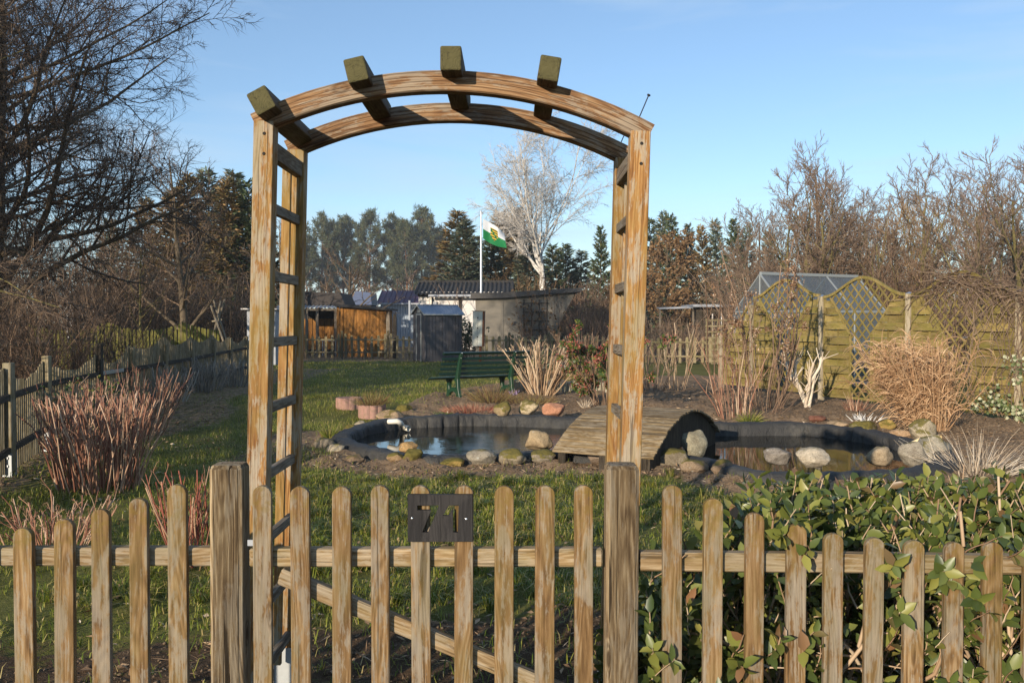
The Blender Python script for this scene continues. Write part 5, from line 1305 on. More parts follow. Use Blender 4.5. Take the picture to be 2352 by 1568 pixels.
# ---- pole teepee and log rail on the left
Yt = 29.0; ot = Vector((X(497, Yt), Yt, 0))
tp_ = thing('bean_pole_frame', 'crossed pale poles standing as a frame behind the dark left fence', 'pole frame', ot)
for (ax_, az, bx, bz_, dy) in ((480, 690, 520, 778, 0), (489, 685, 527, 780, .3), (507, 690, 483, 782, .1), (517, 685, 478, 782, .4)):
    A, B = at(ax_, az, Yt + dy), at(bx, bz_ + 25, Yt + dy * .3); beam('pole', A - ot, B - ot, .062, .062, M['pole'], tp_, bev=.02)
beam('tie_bar', at(487, 738, Yt + .2) - ot, at(510, 734, Yt + .2) - ot, .05, .05, M['pole'], tp_)
lg = thing('log_rail', 'horizontal pale log rail on posts beyond the left fence', 'rail', (X(20, 14), 14, 0))
beam('log', at(-60, 796, 14) - lg.location, at(112, 788, 14) - lg.location, .10, .10, M['pole'], lg, bev=.035, seg=3)
for px in (-50, 62): q = at(px, 795, 14); beam('log_post', Vector((q.x, q.y, 0)) - lg.location, Vector((q.x, q.y, q.z - .052)) - lg.location, .10, .10, M['pole'], lg)
# ---- white house far left
Yw = 70.0; ow = Vector((X(200, Yw), Yw, 0))
wh = thing('white_house', 'bright white house wall glimpsed behind the bare trees on the left', 'house', ow)
link('wall', boxmesh([(-1.7, 1.6, 0, 4, 0, Zy(698, Yw))]), M['whitehouse'], wh); link('roof', prism([(-1.9, Zy(698, Yw)), (1.8, Zy(698, Yw)), (.9, Zy(668, Yw)), (-1.0, Zy(668, Yw))], -.2, 4.2), M['darkroof'], wh)
for x in (-.9, .5): f = link('window', boxmesh([(x, x + .7, -.02, .02, 1.2, 2.3)]), M['greysheet'], wh)
# ---- grey shed edge left of the arch
gsd = thing('grey_hut', 'edge of a grey hut with a thin white roof just left of the arch', 'hut', (X(575, 32), 32, 0))
link('wall', boxmesh([(-.12, .9, 0, 1.5, 0, Zy(711, 32))]), M['greysheet'], gsd); link('roof', boxmesh([(-.28, 1.0, -.2, 1.7, Zy(711, 32), Zy(708, 32))]), M['whitehouse'], gsd)
# ================================================================ HEDGE BEHIND THE RIGHT FENCE
ORD = ['first', 'second', 'third', 'fourth', 'fifth', 'sixth', 'seventh', 'eighth', 'ninth', 'tenth', 'eleventh', 'twelfth']
def stuffed(o): o['kind'] = 'stuff'; return o
hd = thing('hedge', 'clipped evergreen hedge with cut twigs on top, growing through the right front fence', 'hedge', (1.4, 3.0, 0))
def hedge_top(x, y):
    base = .955 - .10 * np.clip((2.75 - y) / .25, 0, 1) - .05 * np.clip((y - 3.35) / .3, 0, 1) + .025 * np.sin(x * 9) * np.sin(y * 7 + x * 3)
    left = .20 + .46 * np.clip((y - 2.55) / .9, 0, 1)
    return base - .42 * np.clip((left + .34 - x) / .34, 0, 1.6)
ns = 1850
hx = .34 + 2.6 * rng.random(ns); hy = 2.555 + 1.08 * rng.random(ns) ** .9
dens = np.clip((hx - (.02 + .42 * np.clip((hy - 2.55) / .9, 0, 1))) / .22, .0, 1)
keep = rng.random(ns) < np.maximum(dens, .12); hx, hy = hx[keep], hy[keep]; ns = len(hx)
ht = hedge_top(hx, hy)
gaps = [fx_((a + b) / 2) for a, b in zip((1470, 1548, 1640, 1737, 1832, 1921, 2013, 2106, 2198, 2290, 2381, 2472), (1548, 1640, 1737, 1832, 1921, 2013, 2106, 2198, 2290, 2381, 2472, 2563))]
lowf = rng.random(ns) ** 1.25
tipz = ht - (ht - .22) * lowf * np.where(hy < 2.85, 1.0, .45)
lenS = .16 + .16 * rng.random(ns)
dirS = norm(np.stack([rng.normal(0, .38, ns), rng.normal(-.10, .38, ns) - .35 * (hy < 2.75), .8 + 0 * hx], 1))
P0 = np.stack([hx, hy, tipz], 1) - dirS * lenS[:, None]
ng = 80; gi = rng.integers(0, len(gaps), ng); gz_ = .32 + .60 * rng.random(ng); gz_ = np.where((np.array(gaps)[gi] < .62) & (gz_ > .80), .45, gz_)
gd = norm(np.stack([rng.normal(0, .22, ng), -.75 + rng.normal(0, .2, ng), .55 + .3 * rng.random(ng)], 1)); gp = np.stack([np.array(gaps)[gi] + rng.normal(0, .006, ng), 2.53 + 0 * gz_, gz_], 1)
P0 = np.concatenate([P0, gp]); dirS = np.concatenate([dirS, gd]); lenS = np.concatenate([lenS, .09 + .07 * rng.random(ng)]); ns += ng; is_gap = np.arange(ns) >= ns - ng
K = 6; SP = np.empty((ns, K, 3)); d = dirS.copy(); SP[:, 0] = P0
for j in range(1, K):
    d = norm(d + rng.normal(0, .13, (ns, 3)) + [0, 0, .03]); SP[:, j] = SP[:, j - 1] + d * (lenS / (K - 1))[:, None]
SR = np.linspace(.0032, .0018, K)[None] * (0.8 + .6 * rng.random((ns, 1)))
link('twigs', mk(*tubes(SP - np.array([1.4, 3.0, 0]), SR, 3), True), M['stem_tan'], hd)['kind'] = 'stuff'
nq = 60; qx = 1.0 + 1.7 * rng.random(nq) ** .8; qy = 2.65 + .95 * rng.random(nq); qz = hedge_top(qx, qy); qd = norm(rng.normal(0, .28, (nq, 3)) + [0, 0, 1]); ql = (.015 + .045 * rng.random(nq))[:, None]
QP = np.stack([np.stack([qx, qy, qz - .08], 1), np.stack([qx, qy, qz - .08], 1) + qd * (ql + .06), np.stack([qx, qy, qz - .08], 1) + qd * (ql + .0601)], 1)
link('cut_twigs', mk(*tubes(QP - np.array([1.4, 3.0, 0]), np.array([[1.0, .85, 0.0]]) * (.002 + .004 * rng.random((nq, 1)) ** 2), 5), True), M['stem_tan'], hd)['kind'] = 'stuff'
# woody stems from the ground
nw = 90; wx = .85 + 1.95 * rng.random(nw); wy = 2.75 + .75 * rng.random(nw)
WP = np.empty((nw, 6, 3)); WP[:, 0] = np.stack([wx, wy, 0 * wx], 1); d = norm(np.stack([rng.normal(0, .25, nw), rng.normal(-.1, .25, nw), 1 + 0 * wx], 1))
for j in range(1, 6):
    d = norm(d + rng.normal(0, .2, (nw, 3))); WP[:, j] = WP[:, j - 1] + d * .165
W2, W2R = grow(WP, np.full((nw, 6), .007), 5, .4, 45, 5, .08, .2, .2, 1, .7, .003)
W2[:, :, 1] = np.maximum(W2[:, :, 1], 2.53)
WP[:, :, 1] = np.maximum(WP[:, :, 1], 2.53)
lowb = W2[:, :, 2].max(1) < hedge_top(W2[:, -1, 0], W2[:, -1, 1]) - .06; W2, W2R = W2[lowb], W2R[lowb]
WP[:, :, 2] = np.minimum(WP[:, :, 2], np.maximum(hedge_top(WP[:, :, 0], WP[:, :, 1]) - .08, .1))
Vw, Fw = cat_geo([tubes(WP - [1.4, 3.0, 0], np.linspace(.008, .005, 6)[None] * np.ones((nw, 1)), 5), tubes(W2 - [1.4, 3.0, 0], W2R, 3)])
link('branches', mk(Vw, Fw, True), M['stem_tan'], hd)['kind'] = 'stuff'
# leaf pairs along the shoots
npair = 10
sl_t = (np.arange(npair) + .6) / npair
LPs, LD, LU, GAP = [], [], [], []
for q in range(npair):
    f = sl_t[q] * (K - 1); k = min(int(f), K - 2); w = f - k
    pos = SP[:, k] * (1 - w) + SP[:, k + 1] * w; tn = norm(SP[:, k + 1] - SP[:, k])
    az = q * PI / 2 + rng.random(ns)[:, None] * .7
    a1 = norm(np.cross(tn, np.array([[.3, .8, .1]]))); a2 = np.cross(tn, a1)
    out = a1 * np.cos(az) + a2 * np.sin(az)
    for sgn_ in (1, -1):
        m = rng.random(ns) < .86
        dd = norm(out * sgn_ * (.75 + .3 * rng.random((ns, 1))) + tn * (.45 + .5 * rng.random((ns, 1))) + rng.normal(0, .18, (ns, 3)))
        GAP.append(is_gap[m]); LPs.append(pos[m]); LD.append(dd[m]); LU.append((tn + .4 * rng.normal(size=tn.shape))[m])
LPs, LD, LU, GAP = np.concatenate(LPs), np.concatenate(LD), np.concatenate(LU), np.concatenate(GAP)
ok = GAP | (LPs[:, 1] + LD[:, 1] * .055 > 2.487) | (LPs[:, 2] > .90) | ((LPs[:, 1] > 2.43) & (rng.random(len(LPs)) < .55))
pick = np.array([[fx_(c), fz_(t)] for c, t in ((1429, 1072), (1548, 1116), (1640, 1147), (1737, 1180), (1832, 1207), (1921, 1227), (2013, 1237), (2106, 1244), (2198, 1248), (2290, 1247), (2381, 1240), (2472, 1224), (2563, 1196))])
for f_ in (0.0, .25, .5, .75, 1.0):          # no leaf may cut through a picket or the rail
    pt = LPs + LD * (.055 * f_); inx = (np.abs(pt[:, :1] - pick[None, :, 0]) < .034) & (pt[:, 2:3] < pick[None, :, 1] + .01)
    ok &= ~(inx.any(1) & (pt[:, 1] > 2.447) & (pt[:, 1] < 2.494)); ok &= ~((pt[:, 1] > 2.47) & (pt[:, 1] < 2.53) & (np.abs(pt[:, 2] - .856) < .04))
LPs, LD, LU = LPs[ok], LD[ok], LU[ok]
LL = .037 + .025 * rng.random(len(LPs)); LW = LL * (.44 + .12 * rng.random(len(LPs)))
# the 300 leaves nearest the eye are single pieces
vis = (np.abs(LPs[:, 0] / LPs[:, 1] * F_PX) < 1200) & (LPs[:, 2] > .50)
dist = np.where(vis, np.linalg.norm(LPs - np.array(CAM), axis=1), 99)
near = np.argsort(dist)[:300]; mask = np.ones(len(LPs), bool); mask[near] = False
link('leaves', mk(*leaves(LPs[mask] - [1.4, 3.0, 0], LD[mask], LU[mask], LL[mask], LW[mask], .13), False), M['hedgeleaf'], hd)['kind'] = 'stuff'
lmesh = [mk(*leaves(np.zeros((1, 3)), np.array([[0, 1.0, 0]]), np.array([[0, 0, 1.0]]), np.array([1.0]), np.array([.44 + .05 * k]), .10 + .05 * k)) for k in range(4)]
for n_, i in enumerate(near):
    dd = Vector(LD[i]).normalized(); s = dd.cross(Vector(LU[i])).normalized(); u = s.cross(dd)
    q = Matrix((s, dd, u)).transposed().to_quaternion()
    link('leaf', lmesh[n_ % 4], M['hedgeleaf'], hd, Vector(LPs[i]) - Vector((1.4, 3.0, 0)), q, (LL[i],) * 3)

# ================================================================ CUT AND DRY SHRUBS
def stem_shrub(name, label, cat, base, n, H, r_base, spread, mat, rad=.006, forks=2, fork_len=.35, fork_ang=28, K=6, wig=.07, hvar=.15, up=.03, twigs=0, lean=(0, 0), leafmat=None, nleaf=0, leafL=.05, topcut=None, group=None, flat=None, tipr=.75):
    b = Vector(base); b.z = gz1(b.x, b.y) if abs(b.x) < 11 and b.y < 24 else 0
    r = thing(name, label, cat, (b.x, b.y, b.z - .02), group=group)
    an = rng.random(n) * 2 * PI; rr = np.sqrt(rng.random(n))
    P = np.empty((n, K, 3)); P[:, 0] = np.stack([rr * np.cos(an) * r_base, rr * np.sin(an) * r_base * (flat or 1), 0 * an], 1)
    d = norm(np.stack([np.cos(an) * rr * spread + lean[0], np.sin(an) * rr * spread * (flat or 1) + lean[1], 1 + 0 * an], 1) + rng.normal(0, .07, (n, 3)))
    L = H * (1 + hvar * (rng.random(n) * 2 - 1.3))
    if topcut: L = np.minimum(L, topcut / d[:, 2])
    for j in range(1, K):
        d = norm(d + rng.normal(0, wig, (n, 3)) + [0, 0, up]); P[:, j] = P[:, j - 1] + d * (L / (K - 1))[:, None]
    R = np.linspace(1, tipr, K)[None] * (rad * (.65 + .7 * rng.random((n, 1))))
    Pc = np.concatenate([P, P[:, -1:] + d[:, None, :] * .001], 1); Rc = np.concatenate([R, np.zeros((n, 1))], 1)
    link('stems', mk(*tubes(Pc, Rc, 5), True), mat, r)['kind'] = 'stuff'
    prev, pr = P, R; geo = []
    for f in range(forks):
        Q, QR = grow(prev, pr, 2 if f == 0 else 3, fork_len, fork_ang, 4, .05, .1, .35, 1.0, .72, rad * .3, .6)
        geo.append(tris(cones(Q[:, [0, 2, 3]], QR[:, [0, 2, 3]]) if f else tubes(Q, QR, 3))); prev, pr = Q, QR
    if geo: link('twigs', mk(*cat_geo(geo), True), mat, r)['kind'] = 'stuff'
    if leafmat is not None:
        i = rng.integers(0, len(prev), nleaf); t = rng.random(nleaf) * (prev.shape[1] - 1.01); k = t.astype(int); w = (t - k)[:, None]
        pos = prev[i, k] * (1 - w) + prev[i, k + 1] * w
        link('leaves', mk(*leaves(pos, rdirs(nleaf, .3), rdirs(nleaf, .5), leafL * (.6 + .7 * rng.random(nleaf)), leafL * .5 * (.7 + .5 * rng.random(nleaf)))), leafmat, r)['kind'] = 'stuff'
    return r, P, prev
# left foreground group
stem_shrub('cut_shrub', 'dense bush of cut red brown stems beside the dark left fence', 'shrub', gnd(228, 1120), 190, .84, .34, .26, M['stem_red'], .0062, 2, .25, 24, hvar=.35, wig=.10, topcut=.86)
stem_shrub('cut_shrub', 'low spreading cut shrub with grey brown stems at the bottom left', 'shrub', gnd(120, 1270), 60, .36, .26, .8, M['stem_red'], .005, 2, .45, 35, hvar=.3)
stem_shrub('cut_shrub', 'shrub of red stems directly behind the left gate post', 'shrub', gnd(440, 1300), 48, .54, .12, .42, M['stem_crimson'], .0055, 2, .35, 25, hvar=.3)
stem_shrub('dogwood', 'red twigged shrub leaning over the left cut bush near the fence', 'shrub', gnd(325, 1000), 60, .85, .30, .40, M['stem_red'], .0045, 3, .32, 30, hvar=.3, lean=(.12, 0))
ev = stem_shrub('evergreen_tuft', 'green leaved twigs on top of the left cut bush by the fence', 'shrub', gnd(215, 1068), 60, .90, .35, .2, M['stem_red'], .004, 1, .3, 30, hvar=.1, leafmat=M['shrubleaf'], nleaf=420, leafL=.045)
for k, (px, py, n, H, rb, lab) in enumerate(((395, 930, 50, .60, .25, 'grey twiggy lavender bush nearest the viewer along the left fence'), (470, 900, 95, .62, .36, 'middle grey twiggy bush along the left fence, with pale stem tips'), (545, 888, 80, .58, .34, 'farthest grey twiggy bush along the left fence, beside the arch post'))):
    stem_shrub('grey_shrub', lab, 'shrub', gnd(px, py), n, H, rb, .5, M['stem_grey'], .007, 2, .4, 25, hvar=.2, group='grey bushes along the left fence')
# bare bush right of the bench
stem_shrub('hydrangea_bush', 'bare pale brown branching bush right of the green bench', 'shrub', gnd(1243, 906), 62, .98, .22, .62, M['stem_tan'], .013, 3, .38, 32, hvar=.2, wig=.10)
stem_shrub('bare_bush', 'brown bare bush between the bench bush and the red berried shrub', 'shrub', gnd(1345, 868), 110, 1.1, .5, .5, M['twig_brown'], .009, 3, .36, 30, hvar=.3)
# shrub with red buds
b = gnd(1392, 943)
sk, P_, tw = stem_shrub('red_budded_shrub', 'evergreen shrub with clusters of red buds beside the footbridge', 'shrub', b, 26, 1.0, .30, .60, M['twig_brown'], .007, 3, .48, 38, hvar=.45, wig=.14, leafmat=M['shrubleaf'], nleaf=3600, leafL=.075)
tp_ = tw[rng.integers(0, len(tw), 330), -1]; tp_ = tp_[(tp_[:, 2] > .25)]
cl = np.repeat(tp_, 16, 0) + rng.normal(0, .03, (len(tp_) * 16, 3)); link('bud_clusters', mk(*leaves(cl, rdirs(len(cl), .6), rdirs(len(cl)), .028, .022, shape='diamond')), M['bloom'], sk)['kind'] = 'stuff'
# pollarded pale shrub
pb = gnd(1852, 936); r = thing('pollarded_shrub', 'pollarded shrub with thick pale bare stems in front of the green screen fence', 'shrub', (pb.x, pb.y, gz1(pb.x, pb.y) - .02))
paths = [[(0, 0, 0), (-.05, 0, .18), (-.14, -.02, .40), (-.30, 0, .62), (-.36, .02, .78)], [(-.03, 0, .1), (-.12, .05, .36), (-.18, .05, .62), (-.16, .05, .85)], [(-.02, 0, .08), (.03, -.03, .32), (.05, -.03, .55), (.12, 0, .78)], [(0, .02, .3), (.10, .03, .5), (.22, 0, .70), (.26, .02, .88)], [(.04, 0, .0), (.10, .04, .25), (.14, .05, .45)], [(-.05, 0, .25), (-.24, .06, .5), (-.30, .10, .72)]]
geo = []; tips = []
for p in paths:
    c = catmull([Vector(q) for q in p], 5, False); rad = np.linspace(.034, .020, len(c)); geo.append(tubes(c[None], rad[None], 8)); tips.append(c[-8:])
link('stem', mk(*cat_geo(geo), True), M['stem_pale'], r)
tp = np.concatenate(tips); n = 64; o_ = tp[rng.integers(0, len(tp), n)]; d = norm(rng.normal(0, .35, (n, 3)) + [0, 0, 1.0]); Q = np.stack([o_, o_ + d * .10, o_ + d * (.18 + .16 * rng.random((n, 1))) + rng.normal(0, .02, (n, 3))], 1)
link('shoots', mk(*tubes(np.concatenate([Q, Q[:, -1:] * 1.0001], 1), np.tile([.010, .008, .006, 0.0], (n, 1)), 5), True), M['stem_pale'], r)['kind'] = 'stuff'
# rose canes, raspberry canes
stem_shrub('rose_canes', 'thin red brown canes growing behind the right pond, left of the pollarded shrub', 'shrub', gnd(1690, 955), 30, .90, .26, .28, M['stem_red'], .006, 2, .45, 32, hvar=.4, wig=.1)
stem_shrub('cane_clump', 'arching thin brown canes right of the rose canes by the second fence post', 'shrub', gnd(1765, 948), 14, .7, .2, .8, M['twig_brown'], .005, 2, .45, 36, hvar=.4, wig=.14, lean=(.25, 0))
stem_shrub('bare_bush', 'sparse upright twigs on the bare bed right of the arch', 'shrub', gnd(1552, 893), 16, 1.25, .22, .38, M['stem_tan'], .008, 2, .45, 26, hvar=.4, wig=.08)
stem_shrub('bare_bush', 'small reddish bush on the bare bed behind the arch post', 'shrub', gnd(1495, 900), 40, .9, .3, .5, M['twig_mauve'], .006, 3, .4, 34, hvar=.4)
# climber with dried flower heads
hb = gnd(1762, 938)
hk, P_, tw = stem_shrub('climbing_hydrangea', 'tall dry climbing shrub with brown flower heads in front of the greenhouse corner', 'shrub', hb, 19, 2.5, .28, .24, M['twig_brown'], .011, 3, .30, 42, K=9, hvar=.35, wig=.10, flat=.5)
tp_ = tw[rng.integers(0, len(tw), 150), -1]; tp_ = tp_[tp_[:, 2] > 1.0]
cl = np.repeat(tp_, 14, 0) + rng.normal(0, .028, (len(tp_) * 14, 3)); link('flower_heads', mk(*leaves(cl, rdirs(len(cl)), rdirs(len(cl)), .035, .028, shape='diamond')), M['dryhead'], hk)['kind'] = 'stuff'
stem_shrub('climbing_hydrangea', 'dry twiggy climber covering the far low end of the green screen fence', 'shrub', gnd(1690, 930), 15, 2.0, .35, .22, M['twig_brown'], .010, 3, .34, 40, K=9, hvar=.4, wig=.10, flat=.5, leafmat=M['dryhead'], nleaf=420, leafL=.05)
# vine on the right arch
va, vb = PP[3], PP[4]; vd = (vb - va).normalized()
vr = thing('bare_vine', 'tangle of reddish bare vine over the arched lattice at the right edge', 'vine', (vb.x, vb.y, gz1(vb.x, vb.y)))
def on_panel(u, z, off): return va + (vb - va) * u + Vector((-.9, -.43, 0)).normalized() * off + Vector((0, 0, z))
n = 300; P = np.empty((n, 8, 3))
for i in range(n):
    u0 = random.uniform(.25, 1.6); z0 = min(2.25, 1.95 + .30 * .5 * (1 - math.cos(2 * PI * u0))) + random.uniform(-.12, .08)
    du = random.uniform(-.06, .06); dz = random.uniform(-.02, .05); p = [on_panel(u0, z0, random.uniform(-.08, .12))]
    for j in range(1, 8):
        u0 += du + random.uniform(-.03, .03); dz -= .022 if i % 3 else .002; z0 += dz + random.uniform(-.03, .03); p.append(on_panel(u0, z0, random.uniform(-.03, .14)))
    P[i] = [tuple(q - vr.location) for q in p]
R = np.full((n, 8), .0045) * (.6 + .8 * rng.random((n, 1)))
Q, QR = grow(P, R, 4, .22, 55, 4, -.12, .25, .2, 1, .7, .0022)
n2 = 46; P2 = np.empty((n2, 8, 3))
for i in range(n2):
    u0 = random.uniform(.62, 1.7); z0 = 0.1; p = []
    for j in range(8): p.append(on_panel(u0, z0, .05 + random.uniform(-.01, .03))); u0 += random.uniform(-.07, .07); z0 += random.uniform(.15, .30)
    P2[i] = [tuple(q - vr.location) for q in p]
Q2, QR2 = grow(P2, np.full((n2, 8), .005), 5, .22, 60, 4, -.05, .25, .2, 1, .7, .0025)
link('tendrils', mk(*cat_geo([tubes(P, R, 4), tubes(Q, QR, 3), tubes(P2, np.full((n2, 8), .0055), 4), tubes(Q2, QR2, 3)]), True), M['twig_mauve'], vr)['kind'] = 'stuff'
# ivy
ir = thing('ivy_plant', 'variegated ivy creeping along the foot of the right screen fence panel', 'ivy', (vb.x, vb.y, gz1(vb.x, vb.y)))
n = 460; us = rng.random(n) ** .8; pts = np.array([tuple(on_panel(.62 + .95 * u, .12 + .22 * abs(math.sin(u * 7)) + random.gauss(0, .10), .05 + random.random() * .14) - ir.location) for u in us])
extra = np.array([tuple(on_panel(random.gauss(1.0, .05), random.uniform(.6, 1.1), .06) - ir.location) for _ in range(70)])
pts = np.concatenate([pts, extra]); fd = np.tile(np.array([[-.9, -.43, .1]]), (len(pts), 1)) 
link('leaves', mk(*leaves(pts, norm(rng.normal(0, .6, (len(pts), 3)) + [0, 0, -.6]), fd + rng.normal(0, .4, (len(pts), 3)), .06, .055)), M['ivy'], ir)['kind'] = 'stuff'
# ================================================================ DRY ORNAMENTAL GRASS
def ribbons(P, Wd):
    """thin curved blades: P (n,K,3)"""
    n, K, _ = P.shape; T = np.gradient(P, axis=1); S = norm(np.cross(T, rdirs(n)[:, None, :])); W = (Wd * np.linspace(1, .25, K)[None])[:, :, None]
    V = np.stack([P - S * W * .5, P + S * W * .5], 2).reshape(-1, 3); i = np.arange(n * K).reshape(n, K) * 2
    F = np.stack([i[:, :-1], i[:, :-1] + 1, i[:, 1:] + 1, i[:, 1:]], -1).reshape(-1, 4); return V, F
gb = gnd(2150, 992); gr = thing('dry_reed_grass', 'tall clump of dry straw coloured reed grass with curling blades', 'ornamental grass', (gb.x, gb.y + .2, gz1(gb.x, gb.y)))
n = 330; an = rng.random(n) * 2 * PI; rr = np.sqrt(rng.random(n)); P = np.empty((n, 7, 3)); P[:, 0] = np.stack([rr * np.cos(an) * .26, rr * np.sin(an) * .22, 0 * an], 1)
lean = np.where(rng.random(n) < .13, .9, .22); d = norm(np.stack([np.cos(an) * rr * lean - .16, np.sin(an) * rr * .3, 1 + 0 * an], 1) + rng.normal(0, .05, (n, 3))); L = .70 + .68 * rng.random(n) ** .8
for j in range(1, 7): d = norm(d + rng.normal(0, .035, (n, 3)) + np.stack([np.cos(an) * .03 * rr - .012, 0 * an, 0 * an], 1)); P[:, j] = P[:, j - 1] + d * (L / 6)[:, None]
link('stalks', mk(*tubes(P, np.full((n, 7), .0042) * (.7 + .6 * rng.random((n, 1))), 4), True), M['straw'], gr)['kind'] = 'stuff'
m = 2100; i = rng.integers(0, n, m); t = (rng.random(m) ** .7) * 5.9 + .1; k = np.minimum(t.astype(int), 5); w = (t - k)[:, None]; p0 = P[i, k] * (1 - w) + P[i, k + 1] * w
tn = norm(P[i, k + 1] - P[i, k]); a2 = rng.random(m) * 2 * PI; o = np.stack([np.cos(a2) - .35, np.sin(a2) * .7, .0 * a2], 1); d = norm(tn * 1.1 + o * .55); B = np.empty((m, 7, 3)); B[:, 0] = p0; Lb = .20 + .22 * rng.random(m)
for j in range(1, 7): d = norm(d + np.array([0, 0, -.34]) * (.5 + .25 * j * rng.random((m, 1))) + o * .09); B[:, j] = B[:, j - 1] + d * (Lb / 6)[:, None]
link('blades', mk(*ribbons(B, .014)), M['straw'], gr)['kind'] = 'stuff'
# tufts
def tuft(name, label, cat, base, n, L, W, mat, spread=.5, r0=.05, droop=.12, group=None, z=None):
    b = Vector(base); b.z = gz1(b.x, b.y) if z is None else z; r = thing(name, label, cat, b, group=group)
    an = rng.random(n) * 2 * PI; rr = np.sqrt(rng.random(n)); P = np.empty((n, 5, 3)); P[:, 0] = np.stack([rr * np.cos(an) * r0, rr * np.sin(an) * r0, 0 * an], 1)
    d = norm(np.stack([np.cos(an) * rr * spread, np.sin(an) * rr * spread, .8 + 0 * an], 1) + rng.normal(0, .15, (n, 3))); Ls = L * (.5 + .6 * rng.random(n))
    for j in range(1, 5): d = norm(d + [0, 0, -droop] + rng.normal(0, .08, (n, 3))); P[:, j] = P[:, j - 1] + d * (Ls / 4)[:, None]
    link('blades', mk(*ribbons(P, W)), mat, r)['kind'] = 'stuff'; return r
b = gnd(850, 963); tuft('dry_plant', 'dry yellowish plant growing in the front pink planting ring', 'plant', (b.x, b.y + .20, 0), 420, .30, .007, M['heath'], .9, .15, .05, z=gz1(b.x, b.y + .20) + .15)
tuft('daylily_tuft', 'green and yellow tuft of narrow leaves behind the right pond', 'plant', gnd(1722, 966), 160, .24, .012, M['grass'], .9, .08, .16)
tuft('dry_tuft', 'dry brown grass tuft in front of the right bench leg', 'plant', gnd(1130, 920), 420, .36, .008, M['heath'], .9, .30, .08)
tuft('heather_mat', 'low reddish heather mat behind the left pond', 'plant', gnd(1085, 946), 700, .15, .007, M['stem_crimson'], 1.2, .42, .06)
tuft('heather_mat', 'olive brown low heather between the bench and the bed edging', 'plant', gnd(1215, 925), 500, .18, .007, M['heath'], 1.1, .40, .06)
tuft('moss_cushion', 'small green plant cushion on the soil left of the red heather', 'plant', gnd(1020, 942), 160, .07, .014, M['shrubleaf'], 1.3, .10, .05)
tuft('yucca_tuft', 'dark green sword leaved plant behind the bare bench bush', 'plant', gnd(1225, 868), 60, .95, .035, M['shrubleaf'], .6, .08, .02)
tuft('dry_tuft', 'short pale stubble tuft left of the red budded shrub', 'plant', gnd(1345, 950), 70, .16, .008, M['stem_pale'], .9, .06, .02)
tuft('dry_tuft', 'pale dry grass tuft right of the tallest grey boulder', 'plant', gnd(2240, 1075), 260, .5, .006, M['stem_pale'], 1.2, .35, .08)
tuft('cut_tuft', 'reddish stubble of cut stems below the screen fence, right of the pollarded shrub', 'plant', gnd(1965, 945), 60, .32, .012, M['stem_red'], .5, .12, .0)
tuft('crocus', 'tiny lilac crocuses at the foot of the bench', 'flower', gnd(1180, 907), 26, .11, .022, M['lilac'], .6, .07, .0)
tuft('snowdrops', 'tiny white snowdrops in front of the screen fence left of the dry grass', 'flower', gnd(1985, 962), 46, .16, .018, M['white_petal'], .9, .20, .1)
tuft('grass_tuft', 'tall green grass tuft at the left end of the pond rim', 'grass tuft', gnd(757, 1009), 120, .22, .007, M['grass'], .6, .07, .05)
# sedum mounds on the raised bed behind the bench edging
tuft('bed_plants', 'olive low bed plants behind the palisade edging', 'plant', gnd(1290, 872), 700, .32, .012, M['heath'], 1.2, .8, .05)
